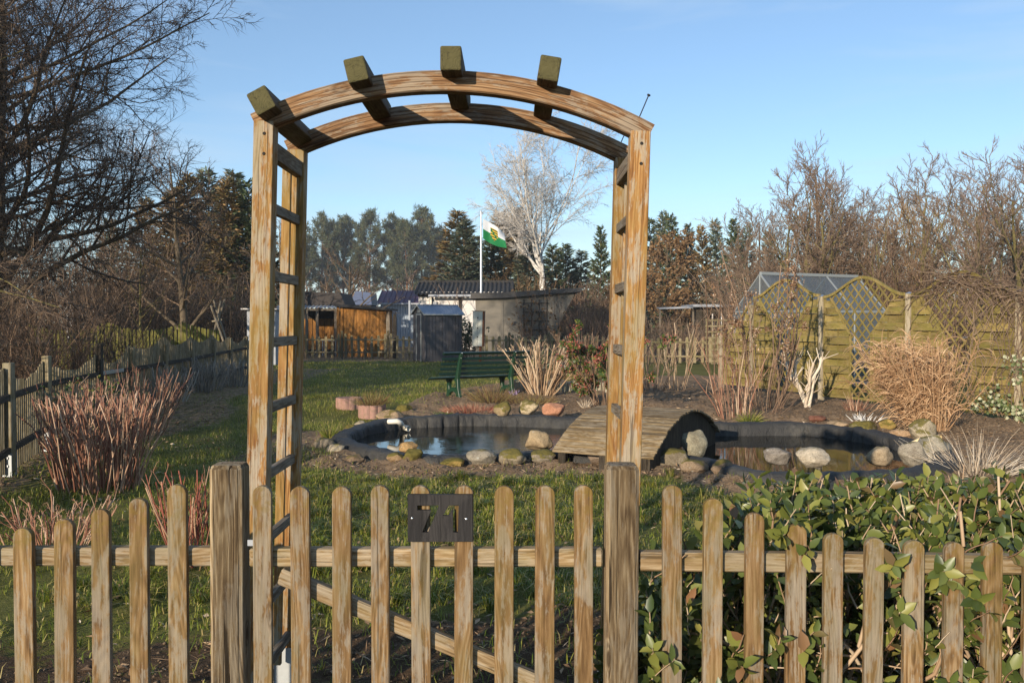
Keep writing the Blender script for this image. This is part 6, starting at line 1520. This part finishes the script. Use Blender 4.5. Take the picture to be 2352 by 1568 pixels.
# ================================================================ TREES
def poly_trunk(H, r0, r1, bend=.04, K=9):
    P = np.empty((1, K, 3)); p = np.zeros(3); d = np.array([0, 0, 1.0])
    for j in range(K):
        P[0, j] = p; d = norm(d + rng.normal(0, bend, 3) * [1, 1, .2]); p = p + d * H / (K - 1)
    return P, np.linspace(r0, r1, K)[None]
def bare_tree(name, label, cat, base, H, r0, limbs, lv, bark, twig, limb_len=.6, limb_ang=45, limb_up=.10, t0=.25, bend=.04, sides=(9, 7, 4, 3, 3), catk=None, group=None, twl=None, multi=1, multi_spread=.25, trunk_frac=1.0, leafm=None, fixed=None, lrr=.5, lvar=.3, ltap=.55, twr=.4, seed=None):
    global rng
    keep_ = rng
    if seed is not None: rng = np.random.default_rng(seed)
    """lv: list of (per, length, angle, up, wiggle, rmin)"""
    r = thing(name, label, cat, base, group=group)
    Ps, Rs = [], []
    for k in range(multi):
        P, R = poly_trunk(H * trunk_frac * (1 if k == 0 else random.uniform(.7, .95)), r0 * (1 if k == 0 else .7), r0 * .12, bend)
        if multi > 1:
            a = 2 * PI * k / multi + random.random(); ramp_ = np.linspace(0, 1, P.shape[1])[None, :, None] ** .8
            P = P + ramp_ * np.array([math.cos(a), math.sin(a), 0]) * H * multi_spread * (0.4 if k == 0 else 1)
        Ps.append(P); Rs.append(R)
    P, R = np.concatenate(Ps), np.concatenate(Rs)
    L1, R1 = grow(P, R, limbs, limb_len, limb_ang, 8, limb_up, .10, t0, .97, lrr, .012, .25, lvar, ltap, fixed)
    link('trunk', mk(*cat_geo([tubes(P, R, sides[0]), tubes(L1, R1, sides[1])]), True), bark, r)
    prev, pr = np.concatenate([L1]), R1; geo = []
    for q, (per, ln, an, up, wg, rm) in enumerate(lv):
        last = q == len(lv) - 1; far = base[1] > 20
        prev, pr = grow(prev, pr, per, ln, an, 2 if last else (4 if far or q else 5), up, wg, .15, 1.0, .6, rm, .4, .4, .4)
        geo.append(tris(cones(prev, pr) if last else tubes(prev, pr, 3)))
    link('crown', mk(*cat_geo(geo), True), twig, r)
    if catk:
        n, L, W, mat = catk; i = rng.integers(0, len(prev), n); k = rng.integers(1, prev.shape[1], n)
        pos = prev[i, k]; dn = norm(rng.normal(0, .25, (n, 3)) + [0, 0, -1])
        link('catkins', mk(*leaves(pos, dn, rdirs(n), L * (.7 + .6 * rng.random(n)), W, shape='diamond')), mat, r)['kind'] = 'stuff'
    rng_tree, rng = rng, keep_
    if leafm:
        n, L, W, mat = leafm; i = rng.integers(0, len(prev), n); k = rng.integers(1, prev.shape[1], n)
        link('leaves', mk(*leaves(prev[i, k], rdirs(n, -.4), rdirs(n), L * (.6 + .7 * rng.random(n)), W, shape='diamond')), mat, r)['kind'] = 'stuff'
    return r
def conifer_meshes(H, Rm, kind, seed):
    global rng
    keep = rng; rng = np.random.default_rng(seed)
    P, R = poly_trunk(H, H * .016, H * .002, .012, 8)
    tm = [tubes(P, R, 7)]
    nb = 250 if kind == 'spruce' else 95
    h = (.06 + .93 * (np.arange(nb) + rng.random(nb)) / nb) if kind == 'spruce' else (.30 + .69 * (np.arange(nb) + rng.random(nb)) / nb)
    an = rng.random(nb) * 2 * PI
    if kind == 'spruce':
        L = Rm * (1 - h) ** .78 * (.75 + .45 * rng.random(nb)) + .12; el = -.25 + .75 * h
    else:
        L = Rm * np.clip(1.15 * np.sin(np.clip((h - .22) / .78, 0, 1) ** .75 * PI * .93 + .12), .2, 1) * (.5 + .7 * rng.random(nb)); el = .1 + .5 * h
    tz = h * H; K = 6; B = np.empty((nb, K, 3)); B[:, 0] = np.stack([np.interp(tz, P[0, :, 2], P[0, :, 0]), np.interp(tz, P[0, :, 2], P[0, :, 1]), tz], 1)
    d = np.stack([np.cos(an) * np.cos(el), np.sin(an) * np.cos(el), np.sin(el)], 1)
    for j in range(1, K):
        d = norm(d + np.array([0, 0, -.06 if (kind == 'spruce' and j < 3) else .09]) + rng.normal(0, .05, (nb, 3))); B[:, j] = B[:, j - 1] + d * (L / (K - 1))[:, None]
    tm.append(tubes(B, np.linspace(1, .2, K)[None] * (.006 * H * .6 * (1.05 - h))[:, None] + .004, 4))
    trunk = mk(*cat_geo(tm), True)
    if kind == 'spruce':
        n = 8200; i = rng.choice(nb, n, p=L / L.sum()); t = rng.random(n) ** .75 * (K - 1.01); k = t.astype(int); w = (t - k)[:, None]
        pos = B[i, k] * (1 - w) + B[i, k + 1] * w; tn = norm(B[i, k + 1] - B[i, k]); sd = norm(np.cross(tn, [0, 0, 1.0])) * np.sign(rng.random(n) - .5)[:, None]
        dd = norm(tn * .9 + sd * .8 * rng.random((n, 1)) + np.array([0, 0, -.32]) * rng.random((n, 1)) + rng.normal(0, .18, (n, 3)))
        V, F = leaves(pos, dd, np.array([[0, 0, 1.0]]) + rng.normal(0, .35, (n, 3)), H * .046 * (.6 + .8 * rng.random(n)), H * .0135, .3, 'diamond')
        parts = [(V, F)]
        nt = 40; V, F = leaves(np.tile([[P[0, -1, 0], P[0, -1, 1], H * .97]], (nt, 1)) + rng.normal(0, .01, (nt, 3)), rdirs(nt, 1.2), rdirs(nt), H * .025, H * .006, .2, 'diamond'); parts.append((V, F))
    else:
        nc = 560; i = rng.choice(nb, nc, p=L / L.sum()); t = (.42 + .58 * rng.random(nc)) * (K - 1.01); k = t.astype(int); w = (t - k)[:, None]
        c = B[i, k] * (1 - w) + B[i, k + 1] * w + rng.normal(0, H * .012, (nc, 3)); m = 24
        pos = np.repeat(c, m, 0) + rng.normal(0, H * .0065, (nc * m, 3)); dd = rdirs(nc * m, .55)
        parts = [leaves(pos, dd, rdirs(nc * m), H * .038 * (.6 + .8 * rng.random(nc * m)), H * .0058, .2, 'diamond')]
    crown = mk(*cat_geo(parts)); rng = keep
    return trunk, crown
def place_conifer(name, label, px, ty, Y, meshes, Hm, mat, bark, group, wide=1.0):
    H = Zy(ty, Y); s = H / Hm; r = thing(name, label, 'tree', (X(px, Y), Y, -.05), (0, 0, random.random() * 6), group)
    r.scale = (s * wide, s * wide, s)
    t = link('trunk', meshes[0], bark, r)
    c = bpy.data.objects.new('crown', meshes[1]); COL.objects.link(c); c.parent = r
    if not meshes[1].materials: meshes[1].materials.append(mat)
    c.material_slots[0].link = 'OBJECT'; c.material_slots[0].material = mat
    return r
SPR = [conifer_meshes(10, 2.6, 'spruce', s) for s in (1, 2, 3)]
PIN = [conifer_meshes(10, 2.5, 'pine', s) for s in (11, 12, 13)]
def desc_run(items, fmt): return items
for k, (px, ty, Y, m) in enumerate(((262, 500, 50, 'spruce'), (330, 455, 48, 'brownspruce'), (392, 432, 45, 'brownspruce'), (438, 400, 46, 'brownspruce'), (484, 390, 47, 'bluespruce'), (516, 408, 44, 'brownspruce'), (549, 392, 46, 'bluespruce'), (578, 412, 44, 'spruce'), (612, 470, 50, 'spruce'))):
    place_conifer('spruce_tree', f'{ORD[k]} spruce from the left in the dark row left of the arch', px, ty, Y, SPR[k % 3], 10, M[m], M['bark'], 'dark spruces left of the arch', .92)
for k, (px, ty, Y) in enumerate(((692, 540, 180), (738, 494, 186), (790, 500, 195), (848, 486, 189), (903, 497, 198), (938, 508, 186), (969, 480, 192), (1003, 530, 205))):
    place_conifer('pine_tree', f'{ORD[k]} pine from the left in the row seen through the arch', px, ty, Y, PIN[k % 3], 10, M['pine'], M['barkpine'], 'pines seen through the arch', .84)
for k, (px, ty, Y, m) in enumerate(((1040, 484, 68, 'brownspruce'), (1066, 505, 62, 'bluespruce'), (1098, 540, 80, 'bluespruce'), (1128, 545, 66, 'spruce'), (1164, 488, 72, 'brownspruce'), (1186, 478, 76, 'brownspruce'), (1215, 535, 64, 'bluespruce'), (1262, 560, 74, 'spruce'), (1300, 560, 78, 'spruce'), (1328, 575, 80, 'bluespruce'))):
    place_conifer('spruce_tree', f'{ORD[k]} spruce from the left in the row behind the flagpole and birch', px, ty, Y, SPR[(k + 1) % 3], 10, M[m], M['bark'], 'spruces behind the flagpole', 1.12)
place_conifer('spruce_tree', 'narrow dark spruce standing alone just left of the right arch post', 1380, 517, 54, SPR[0], 10, M['spruce'], M['bark'], None, .62)
for k, (px, ty, Y, m) in enumerate(((1496, 500, 62, 'spruce'), (1520, 486, 60, 'bluespruce'), (1549, 492, 58, 'spruce'), (1580, 512, 62, 'bluespruce'), (1612, 518, 60, 'brownspruce'), (1650, 503, 60, 'bluespruce'), (1684, 500, 56, 'spruce'), (1716, 515, 60, 'bluespruce'), (1770, 530, 62, 'spruce'))):
    place_conifer('spruce_tree', f'{ORD[k]} spruce from the left in the row right of the arch', px, ty, Y, SPR[k % 3], 10, M[m], M['bark'], 'spruces right of the arch', .66)
place_conifer('spruce_tree', 'dark conifer at the far right edge behind the bare trees', 2345, 560, 46, SPR[1], 10, M['bluespruce'], M['bark'], None, 1.1)
# ---- birch in the middle
bare_tree('birch_tree', 'large bare white birch with drooping twigs behind the grey hut', 'tree', (X(1247, 60), 60, 0), 7.4, .38, 12,
          [(10, .46, 40, .05, .12, .020), (11, .50, 42, -.03, .15, .012), (11, .50, 42, -.22, .16, .010)], M['birch'], M['twig_birch'], .5, 36, .09, .60, .03, fixed=7.7, lrr=.62, lvar=.24, ltap=.12, seed=5)
# ---- the big trees on the left
bare_tree('alder_tree', 'huge dark bare tree hung with old catkins filling the upper left corner', 'tree', (-9.9, 13.0, 0), 10.4, .20, 44,
          [(12, .46, 48, .0, .14, .007), (9, .54, 45, -.02, .16, .0050), (11, .66, 44, -.06, .22, .0048)], M['bark'], M['twig_dark'], .48, 62, .05, .12, .03, catk=(22000, .085, .026, M['catkin']), lrr=.36)
bare_tree('weeping_birch', 'tall bare tree with fine curling twigs against the sky, behind the catkin tree', 'tree', (-10.9, 18.6, 0), 10.3, .20, 42,
          [(11, .46, 45, .02, .16, .009), (9, .54, 42, .0, .20, .006), (10, .64, 42, -.10, .24, .0052)], M['bark'], M['twig_dark'], .54, 58, .05, .12, .03)
bare_tree('larch_tree', 'olive brown drooping tree low at the left edge beyond the fence', 'tree', (-8.5, 11.4, 0), 6.4, .13, 38,
          [(11, .42, 45, -.05, .12, .005), (8, .54, 45, -.08, .15, .0042), (7, .64, 40, -.08, .18, .0040)], M['barkgreen'], M['twig_dark'], .50, 82, -.03, .08, .03, lrr=.28)
bare_tree('bare_tree', 'bare brown tree behind the lime fence on the left', 'tree', (-10.6, 29.0, 0), 6.8, .15, 18,
          [(8, .45, 45, .02, .14, .012), (7, .50, 42, .0, .16, .008), (4, .55, 40, .0, .2, .006)], M['bark'], M['twig_dark'], .5, 55, .06, .12, .03)
bare_tree('young_tree', 'small slim tree with a pale trunk behind the lime fence', 'tree', (X(322, 25.4), 25.4, 0), 3.6, .055, 12,
          [(6, .5, 42, .05, .14, .006), (5, .5, 40, .02, .14, .004)], M['barkgreen'], M['twig_dark'], .5, 50, .06, .30, .03)
bare_tree('bare_tree', 'dark bare tree at the left edge, out beyond the fence corner', 'tree', (-12.5, 9.0, 0), 9.5, .22, 22,
          [(8, .45, 48, .0, .14, .014), (6, .50, 45, -.02, .16, .010), (4, .55, 42, -.05, .18, .007)], M['bark'], M['twig_dark'], .5, 60, .05, .16, .03)
bare_tree('bare_tree', 'bare tree between the spruces and the left arch post', 'tree', (X(655, 40), 40, 0), 6.2, .13, 13,
          [(8, .45, 42, .05, .14, .012), (7, .50, 40, .03, .16, .009), (3, .5, 35, .02, .16, .007)], M['bark'], M['twig_dark'], .5, 50, .08, .2, .03)
bare_tree('bare_tree', 'leafless garden tree with spreading limbs left of the blue roofed hut', 'tree', (X(800, 47), 47, 0), 4.6, .17, 16,
          [(7, .45, 45, .05, .18, .016), (6, .50, 42, .03, .2, .011)], M['bark'], M['twig_dark'], .75, 62, .05, .28, .05)
# ---- fruit trees and willow on the right
bare_tree('fruit_tree', 'wide bare fruit tree with upright mauve shoots right of the arch', 'tree', (X(1845, 29), 29, 0), 5.7, .17, 13,
          [(9, .52, 52, .10, .13, .012), (8, .52, 44, .12, .11, .008), (6, .5, 34, .16, .09, .006)], M['barkgreen'], M['twig_mauve'], .62, 50, .12, .10, .06, multi=3, multi_spread=.26)
bare_tree('fruit_tree', 'bare fruit tree with long upright shoots behind the middle of the screen fence', 'tree', (X(2095, 27), 27, 0), 5.4, .14, 12,
          [(9, .52, 50, .10, .13, .012), (8, .52, 42, .14, .11, .008), (5, .5, 32, .18, .08, .006)], M['barkgreen'], M['twig_mauve'], .60, 42, .16, .12, .06, multi=2, multi_spread=.24)
bare_tree('fruit_tree', 'bare fruit tree with greenish limbs at the right edge above the vine', 'tree', (X(2330, 22), 22, 0), 4.9, .14, 12,
          [(9, .52, 50, .10, .13, .010), (7, .52, 42, .14, .11, .007), (5, .5, 32, .18, .08, .005)], M['barkgreen'], M['twig_mauve'], .62, 46, .14, .12, .06, multi=3, multi_spread=.26)
bare_tree('hornbeam_tree', 'dense twiggy conical tree behind the wide fruit tree', 'tree', (X(1890, 40), 40, 0), 8.3, .2, 40,
          [(8, .40, 42, .10, .10, .014), (6, .45, 38, .10, .10, .010), (4, .5, 35, .08, .12, .008)], M['bark'], M['twig_brown'], .34, 42, .12, .08, .02)
bare_tree('willow_tree', 'golden twigged willow behind the bare fruit trees', 'tree', (X(2100, 50), 50, 0), 7.4, .2, 20,
          [(9, .45, 38, .10, .10, .016), (7, .5, 34, .10, .10, .011), (4, .5, 30, .05, .12, .009)], M['barkgreen'], M['twig_gold'], .55, 42, .10, .10, .03, multi=2, multi_spread=.2)
bare_tree('plum_tree', 'dark reddish dense tree crown left of the right edge', 'tree', (X(2245, 38), 38, 0), 6.6, .16, 22,
          [(9, .40, 42, .06, .12, .014), (7, .45, 38, .05, .12, .010), (4, .5, 35, .05, .12, .009)], M['bark'], M['stem_red'], .38, 48, .08, .35, .03)
bare_tree('bare_tree', 'bare tree filling the gap between the hornbeam and the willow', 'tree', (X(2000, 44), 44, 0), 7.2, .16, 18,
          [(8, .5, 42, .10, .12, .014), (7, .5, 38, .10, .12, .010), (4, .5, 32, .10, .12, .008)], M['barkgreen'], M['twig_mauve'], .5, 48, .10, .12, .04)
bare_tree('bare_tree', 'bare bushy tree above the greenhouse, in front of the spruces', 'tree', (X(1735, 36), 36, 0), 5.6, .13, 16,
          [(8, .5, 45, .10, .12, .012), (7, .5, 40, .10, .12, .008), (4, .5, 35, .10, .12, .007)], M['bark'], M['twig_mauve'], .55, 52, .10, .10, .04, multi=2)
bare_tree('bare_tree', 'bare tangled tree between the two middle fruit trees, above the screen fence', 'tree', (X(1975, 33), 33, 0), 5.2, .14, 16,
          [(9, .5, 50, .06, .14, .012), (7, .5, 42, .08, .13, .008), (4, .5, 34, .10, .10, .008)], M['barkgreen'], M['twig_brown'], .6, 55, .08, .10, .05, multi=2, multi_spread=.22)
bare_tree('bare_tree', 'bare tangled tree above the vine, left of the right edge', 'tree', (X(2215, 31), 31, 0), 5.4, .14, 16,
          [(9, .5, 50, .06, .14, .012), (7, .5, 42, .08, .13, .008), (4, .5, 34, .10, .10, .008)], M['barkgreen'], M['twig_mauve'], .6, 55, .08, .10, .05, multi=2, multi_spread=.22)
# ---- beech and undergrowth
bare_tree('beech_tree', 'beech keeping its dry brown leaves, right of the right arch post', 'tree', (X(1535, 46), 46, 0), 5.6, .14, 26,
          [(8, .45, 45, .05, .12, .014), (6, .5, 42, .03, .14, .010)], M['bark'], M['twig_brown'], .42, 58, .05, .10, .03, leafm=(5200, .16, .11, M['beech']))
bare_tree('beech_tree', 'smaller brown leaved beech bush just behind the right arch post', 'tree', (X(1450, 48), 48, 0), 4.4, .12, 24,
          [(8, .45, 45, .05, .12, .014), (6, .5, 42, .03, .14, .010)], M['bark'], M['twig_brown'], .45, 60, .05, .08, .03, leafm=(3800, .15, .10, M['beech']))
def thicket(name, label, px0, px1, Y, H, n, mat, dy=2.0, rad=.012, per=(6, 5), group=None, leafm=None):
    n = int(n * .82); x0, x1 = X(px0, Y), X(px1, Y); r = thing(name, label, 'bushes', ((x0 + x1) / 2, Y, 0), group=group)
    P = np.empty((n, 5, 3)); P[:, 0] = np.stack([(rng.random(n) - .5) * (x1 - x0), (rng.random(n) - .5) * dy, 0 * rng.random(n)], 1); d = norm(rng.normal(0, .22, (n, 3)) + [0, 0, 1]); L = H * (.6 + .5 * rng.random(n))
    for j in range(1, 5): d = norm(d + rng.normal(0, .12, (n, 3))); P[:, j] = P[:, j - 1] + d * (L / 4)[:, None]
    R = np.linspace(1, .5, 5)[None] * rad * (.6 + .8 * rng.random((n, 1))); Q, QR = grow(P, R, per[0], .35, 40, 3, .08, .12, .2, 1, .65, rad * .4); S, SR_ = grow(Q, QR, per[1], .5, 38, 2, .05, .14, .2, 1, .8, rad * .34)
    link('twigs', mk(*cat_geo([tris(tubes(P, R, 3)), tris(cones(Q, QR)), cones(S, SR_)]), True), mat, r)['kind'] = 'stuff'
    if leafm:
        m, Ln, Wn, lmat = leafm; i = rng.integers(0, len(S), m); link('leaves', mk(*leaves(S[i, -1], rdirs(m, -.3), rdirs(m), Ln * (.6 + .7 * rng.random(m)), Wn, shape='diamond')), lmat, r)['kind'] = 'stuff'
    return r
thicket('shrub_row', 'orange brown shrubs behind the roof of the grey hut', 1105, 1260, 56, 4.3, 130, M['beech'], 3, .03)
thicket('brushwood', 'dense brown undergrowth right of the slanted grey wall', 1320, 1480, 41, 2.3, 200, M['twig_brown'], 3, .016)
thicket('brushwood', 'tall brown undergrowth in front of the narrow spruce', 1300, 1420, 48, 3.6, 150, M['twig_brown'], 3, .02)
thicket('brushwood', 'grey brown brush behind the low picket fence right of the arch', 1470, 1700, 36, 1.7, 260, M['twig_mauve'], 2, .012)
thicket('brushwood', 'brown brush behind the greenhouse and screen fence', 1690, 1990, 32, 4.0, 340, M['twig_mauve'], 3, .014)
thicket('brushwood', 'brown brush behind the right half of the screen fence', 1960, 2420, 27, 3.7, 360, M['twig_brown'], 3, .013)
thicket('brushwood', 'dark undergrowth beyond the left fence below the big bare trees', -120, 330, 17.5, 1.9, 300, M['twig_dark'], 4, .010)
thicket('brushwood', 'dark bushes in front of the spruces left of the arch', 230, 610, 36, 3.4, 380, M['twig_dark'], 4, .02)
thicket('brushwood', 'tall tangle of dark brushwood behind the lime fence at the left', -150, 330, 30, 5.2, 420, M['twig_dark'], 5, .018)
thicket('brushwood', 'brown brush close behind the left end of the dark fence', -260, 150, 13.2, 2.3, 240, M['twig_brown'], 2.5, .008)
thicket('brushwood', 'low brown twigs along the far picket fence left of the metal shed', 600, 960, 36.6, .8, 60, M['twig_dark'], .5, .009)
thicket('brushwood', 'dry climber twigs covering the slanted grey wall', 1195, 1290, 41.7, 2.7, 26, M['twig_brown'], .2, .016, leafm=(300, .14, .11, M['beech']))
thicket('brushwood', 'dry twigs along the foot of the slanted grey wall', 1140, 1320, 37.2, 1.2, 60, M['twig_brown'], .6, .011)
thicket('dark_shrub', 'dark evergreen shrub between the metal shed and the locker', 1060, 1090, 36.5, 1.7, 26, M['twig_dark'], .5, .012, leafm=(1500, .10, .06, M['spruce']))
thicket('bare_shrub', 'thin bare shrub in front of the white wall behind the metal shed', 1000, 1080, 47.5, 3.6, 7, M['twig_dark'], .5, .016)
# ---- the far wood closing the horizon
def far_wood():
    n = 480; Y0 = 84 + 14 * rng.random(n); x = (rng.random(n) - .5) * 2 * (Y0 * .80); H = 3.2 + 3.4 * rng.random(n)
    P = np.empty((n, 4, 3)); P[:, 0] = np.stack([x, Y0, 0 * x], 1); d = norm(rng.normal(0, .12, (n, 3)) + [0, 0, 1])
    for j in range(1, 4): P[:, j] = P[:, j - 1] + d * (H / 3)[:, None]
    R = np.linspace(.09, .03, 4)[None] * np.ones((n, 1)); Q, QR = grow(P, R, 9, .42, 50, 2, .1, .12, .1, 1, .8, .07); S, SR_ = grow(Q, QR, 4, .5, 45, 2, .05, .14, .2, 1, .9, .055)
    V, F = cat_geo([tris(tubes(P, R, 3)), cones(Q, QR), cones(S, SR_)]); return mk(V, F)
o = link('far_wood', far_wood(), M['twig_dark']); tag(o, 'dark bare wood closing the horizon behind all the gardens', 'wood', kind='stuff')
# ================================================================ GRASS, CLODS, LITTER
def blades(x, y, L, W, lean, seg=True):
    n = len(x); z = gz(x, y) - .004; a = rng.random(n) * 2 * PI; s = np.stack([np.cos(a), np.sin(a), 0 * a], 1); b = np.stack([-np.sin(a), np.cos(a), 0 * a], 1)
    p = np.stack([x, y, z], 1); L = L[:, None]; W = np.broadcast_to(W, (n,))[:, None]; ln = lean[:, None]
    up = np.array([[0, 0, 1.0]])
    mid = p + up * L * .55 + b * L * ln * .30; tip = p + up * L * (.95 - .45 * ln) + b * L * ln * .95
    if seg:
        V = np.stack([p - s * W * .5, p + s * W * .5, mid - s * W * .42, mid + s * W * .42, tip], 1); i = np.arange(n)[:, None] * 5
        F = np.concatenate([i + np.array([[0, 1, 2]]), i + np.array([[1, 3, 2]]), i + np.array([[2, 3, 4]])])
    else:
        V = np.stack([p - s * W * .5, p + s * W * .5, tip], 1); F = np.arange(n * 3).reshape(n, 3)
    return V.reshape(-1, 3), F
def scatter(n, x0, x1, y0, y1, clump, soil_keep=.05, freq=3.0, k0=0, thr=-.6, pw=1.0):
    y = np.sqrt(y0 * y0 + rng.random(n) * (y1 * y1 - y0 * y0)) if pw == 1.0 else y0 + (y1 - y0) * rng.random(n)
    x = x0 + (x1 - x0) * rng.random(n)
    c = wob(x, y, freq, k0) + .6 * wob(x, y, freq * 3.1, k0 + 9)
    s = gsoil(x, y)
    dp, ip = DP.reshape(ny_, nx), IP.reshape(ny_, nx)
    i = np.clip(np.searchsorted(xs, x), 0, nx - 1); j = np.clip(np.searchsorted(ys, y), 0, ny_ - 1)
    free = ~ip[j, i] & (dp[j, i] > .17)
    keep = (rng.random(n) < np.where(c > thr, 1.0, clump)) & (rng.random(n) < np.where(s > .45, soil_keep, 1 - s)) & free
    return x[keep], y[keep], c[keep]
parts = []
def lawn(n, box, Lm, W, lean_m, seg, **kw):
    x, y, c = scatter(n, *box, **kw); m = len(x)
    L = Lm * (.55 + .75 * rng.random(m)) * (1 + .22 * np.clip(c, -1, 1.6)); lean = np.clip(lean_m * (.3 + 1.1 * rng.random(m)), 0, 1.3)
    parts.append(blades(x, y, L, W * (.7 + .6 * rng.random(m)), lean, seg))
near_p = []
lawn(62000, (-2.6, 3.2, 4.2, 9.4), .068, .0052, 1.05, True, clump=.28, soil_keep=.035)
lawn(17000, (-2.4, 2.4, 2.55, 5.2), .070, .0050, 1.0, True, clump=.2, soil_keep=.28, freq=5.0, thr=.0)
lawn(26000, (-5.2, -2.0, 5.0, 11), .075, .0055, 1.0, True, clump=.3, soil_keep=.30)
lawn(30000, (-6.2, -1.0, 9.5, 17), .075, .0075, .7, False, clump=.4, soil_keep=.12)
lawn(30000, (-9.0, 2.0, 16, 24), .075, .011, .7, False, clump=.4, soil_keep=.05)
lawn(26000, (-11, 4.0, 23.5, 36), .085, .018, .7, False, clump=.5, soil_keep=.3)
lawn(5000, (1.0, 9.0, 6, 22), .06, .006, .7, False, clump=.1, soil_keep=.12, thr=.9)
Vn, Fn = cat_geo(parts)
o = link('grass', mk(Vn, Fn), M['grass']); tag(o, 'short winter grass of the garden lawn', 'grass', kind='stuff')
# bigger coarse tufts
nt = 520; tx, ty_, _ = scatter(nt, -2.6, 3.0, 4.6, 9.0, 1.0, 0.0)
px_ = np.repeat(tx, 34) + rng.normal(0, .022, len(tx) * 34); py_ = np.repeat(ty_, 34) + rng.normal(0, .022, len(tx) * 34)
o = link('coarse_grass', mk(*blades(px_, py_, .09 + .08 * rng.random(len(px_)), .0070, .6 + .7 * rng.random(len(px_)), True)), M['grass']); tag(o, 'coarse longer grass tufts scattered in the lawn behind the gate', 'grass', kind='stuff')
# clods
cv = np.array([[1, 0, 0], [0, 1, 0], [-1, 0, 0], [0, -1, 0], [.1, .1, 1], [0, 0, -.6]], float); cf = np.array([[0, 1, 4], [1, 2, 4], [2, 3, 4], [3, 0, 4], [1, 0, 5], [2, 1, 5], [3, 2, 5], [0, 3, 5]])
def clods(n, x0, x1, y0, y1, r0, r1):
    x = x0 + (x1 - x0) * rng.random(n); y = y0 + (y1 - y0) * rng.random(n); k = (gsoil(x, y) > .5)
    i = np.clip(np.searchsorted(xs, x), 0, nx - 1); j = np.clip(np.searchsorted(ys, y), 0, ny_ - 1); k &= ~IP.reshape(ny_, nx)[j, i] & (DP.reshape(ny_, nx)[j, i] > .2)
    x, y = x[k], y[k]; m = len(x); r = r0 + (r1 - r0) * rng.random(m) ** 3
    V = cv[None] * (1 + .35 * rng.normal(size=(m, len(cv), 1))) * r[:, None, None] * np.array([1, 1, .7]) + np.stack([x, y, gz(x, y) + r * .15], 1)[:, None, :]
    F = (np.arange(m)[:, None, None] * len(cv) + cf[None]).reshape(-1, 3); return V.reshape(-1, 3), F
V, F = cat_geo([clods(11000, -3.4, 4.5, 8.0, 10.6, .004, .026), clods(7500, -1.5, 9, 12, 19, .006, .028), clods(8000, -2.2, 1.4, 2.6, 5.0, .003, .013), clods(4500, 2.2, 9, 8, 14, .008, .04), clods(2500, -6, -4, 6, 16, .008, .03)])
o = link('soil_clods', mk(V, F, False), M['clod']); tag(o, 'crumbly clods of dry garden soil', 'soil', kind='stuff')
# litter: dry leaves, straw, twigs
def litter(n, x0, x1, y0, y1, L, W, thr):
    x = x0 + (x1 - x0) * rng.random(n); y = y0 + (y1 - y0) * rng.random(n); k = gsoil(x, y) > thr
    i = np.clip(np.searchsorted(xs, x), 0, nx - 1); j = np.clip(np.searchsorted(ys, y), 0, ny_ - 1); k &= ~IP.reshape(ny_, nx)[j, i] & (DP.reshape(ny_, nx)[j, i] > .2)
    x, y = x[k], y[k]; m = len(x); d = rng.normal(0, 1, (m, 3)) * [1, 1, .25]
    return leaves(np.stack([x, y, gz(x, y) + .012], 1), d, rng.normal(0, .35, (m, 3)) + [0, 0, 1], L * (.5 + rng.random(m)), W * (.5 + rng.random(m)), .2, 'diamond')
V, F = cat_geo([litter(700, -2.4, 2, 2.6, 5.5, .045, .02, .2), litter(5000, -2.6, 4.5, 8, 10.2, .05, .012, .4), litter(5000, -1.5, 9, 11.5, 21, .06, .012, .4), litter(2500, 2, 9, 8, 14, .07, .014, .4), litter(1900, -2.5, 2.5, 4.5, 9, .05, .018, -1), litter(1500, -5.5, -2, 5.5, 12, .05, .02, -1), litter(900, -2, 1.6, 2.6, 5, .09, .0035, .2)])
o = link('dry_litter', mk(V, F), M['litter']); tag(o, 'dry leaves and straw lying on soil and lawn', 'litter', kind='stuff')

# ================================================================ AIR
hb_ = link('haze', boxmesh([(-320, 320, -30, 330, -1.0, 34)]), None)
hm = bpy.data.materials.new('thin air'); hm.use_nodes = True; hn = hm.node_tree; hn.nodes.clear()
pv = hn.nodes.new('ShaderNodeVolumePrincipled'); pv.inputs['Color'].default_value = (0.86, 0.92, 1.0, 1); pv.inputs['Density'].default_value = 0.0005; pv.inputs['Anisotropy'].default_value = 0.0
ho = hn.nodes.new('ShaderNodeOutputMaterial'); hn.links.new(pv.outputs[0], ho.inputs['Volume'])
hb_.data.materials.append(hm); tag(hb_, 'thin pale winter air over the gardens', 'haze', kind='stuff')
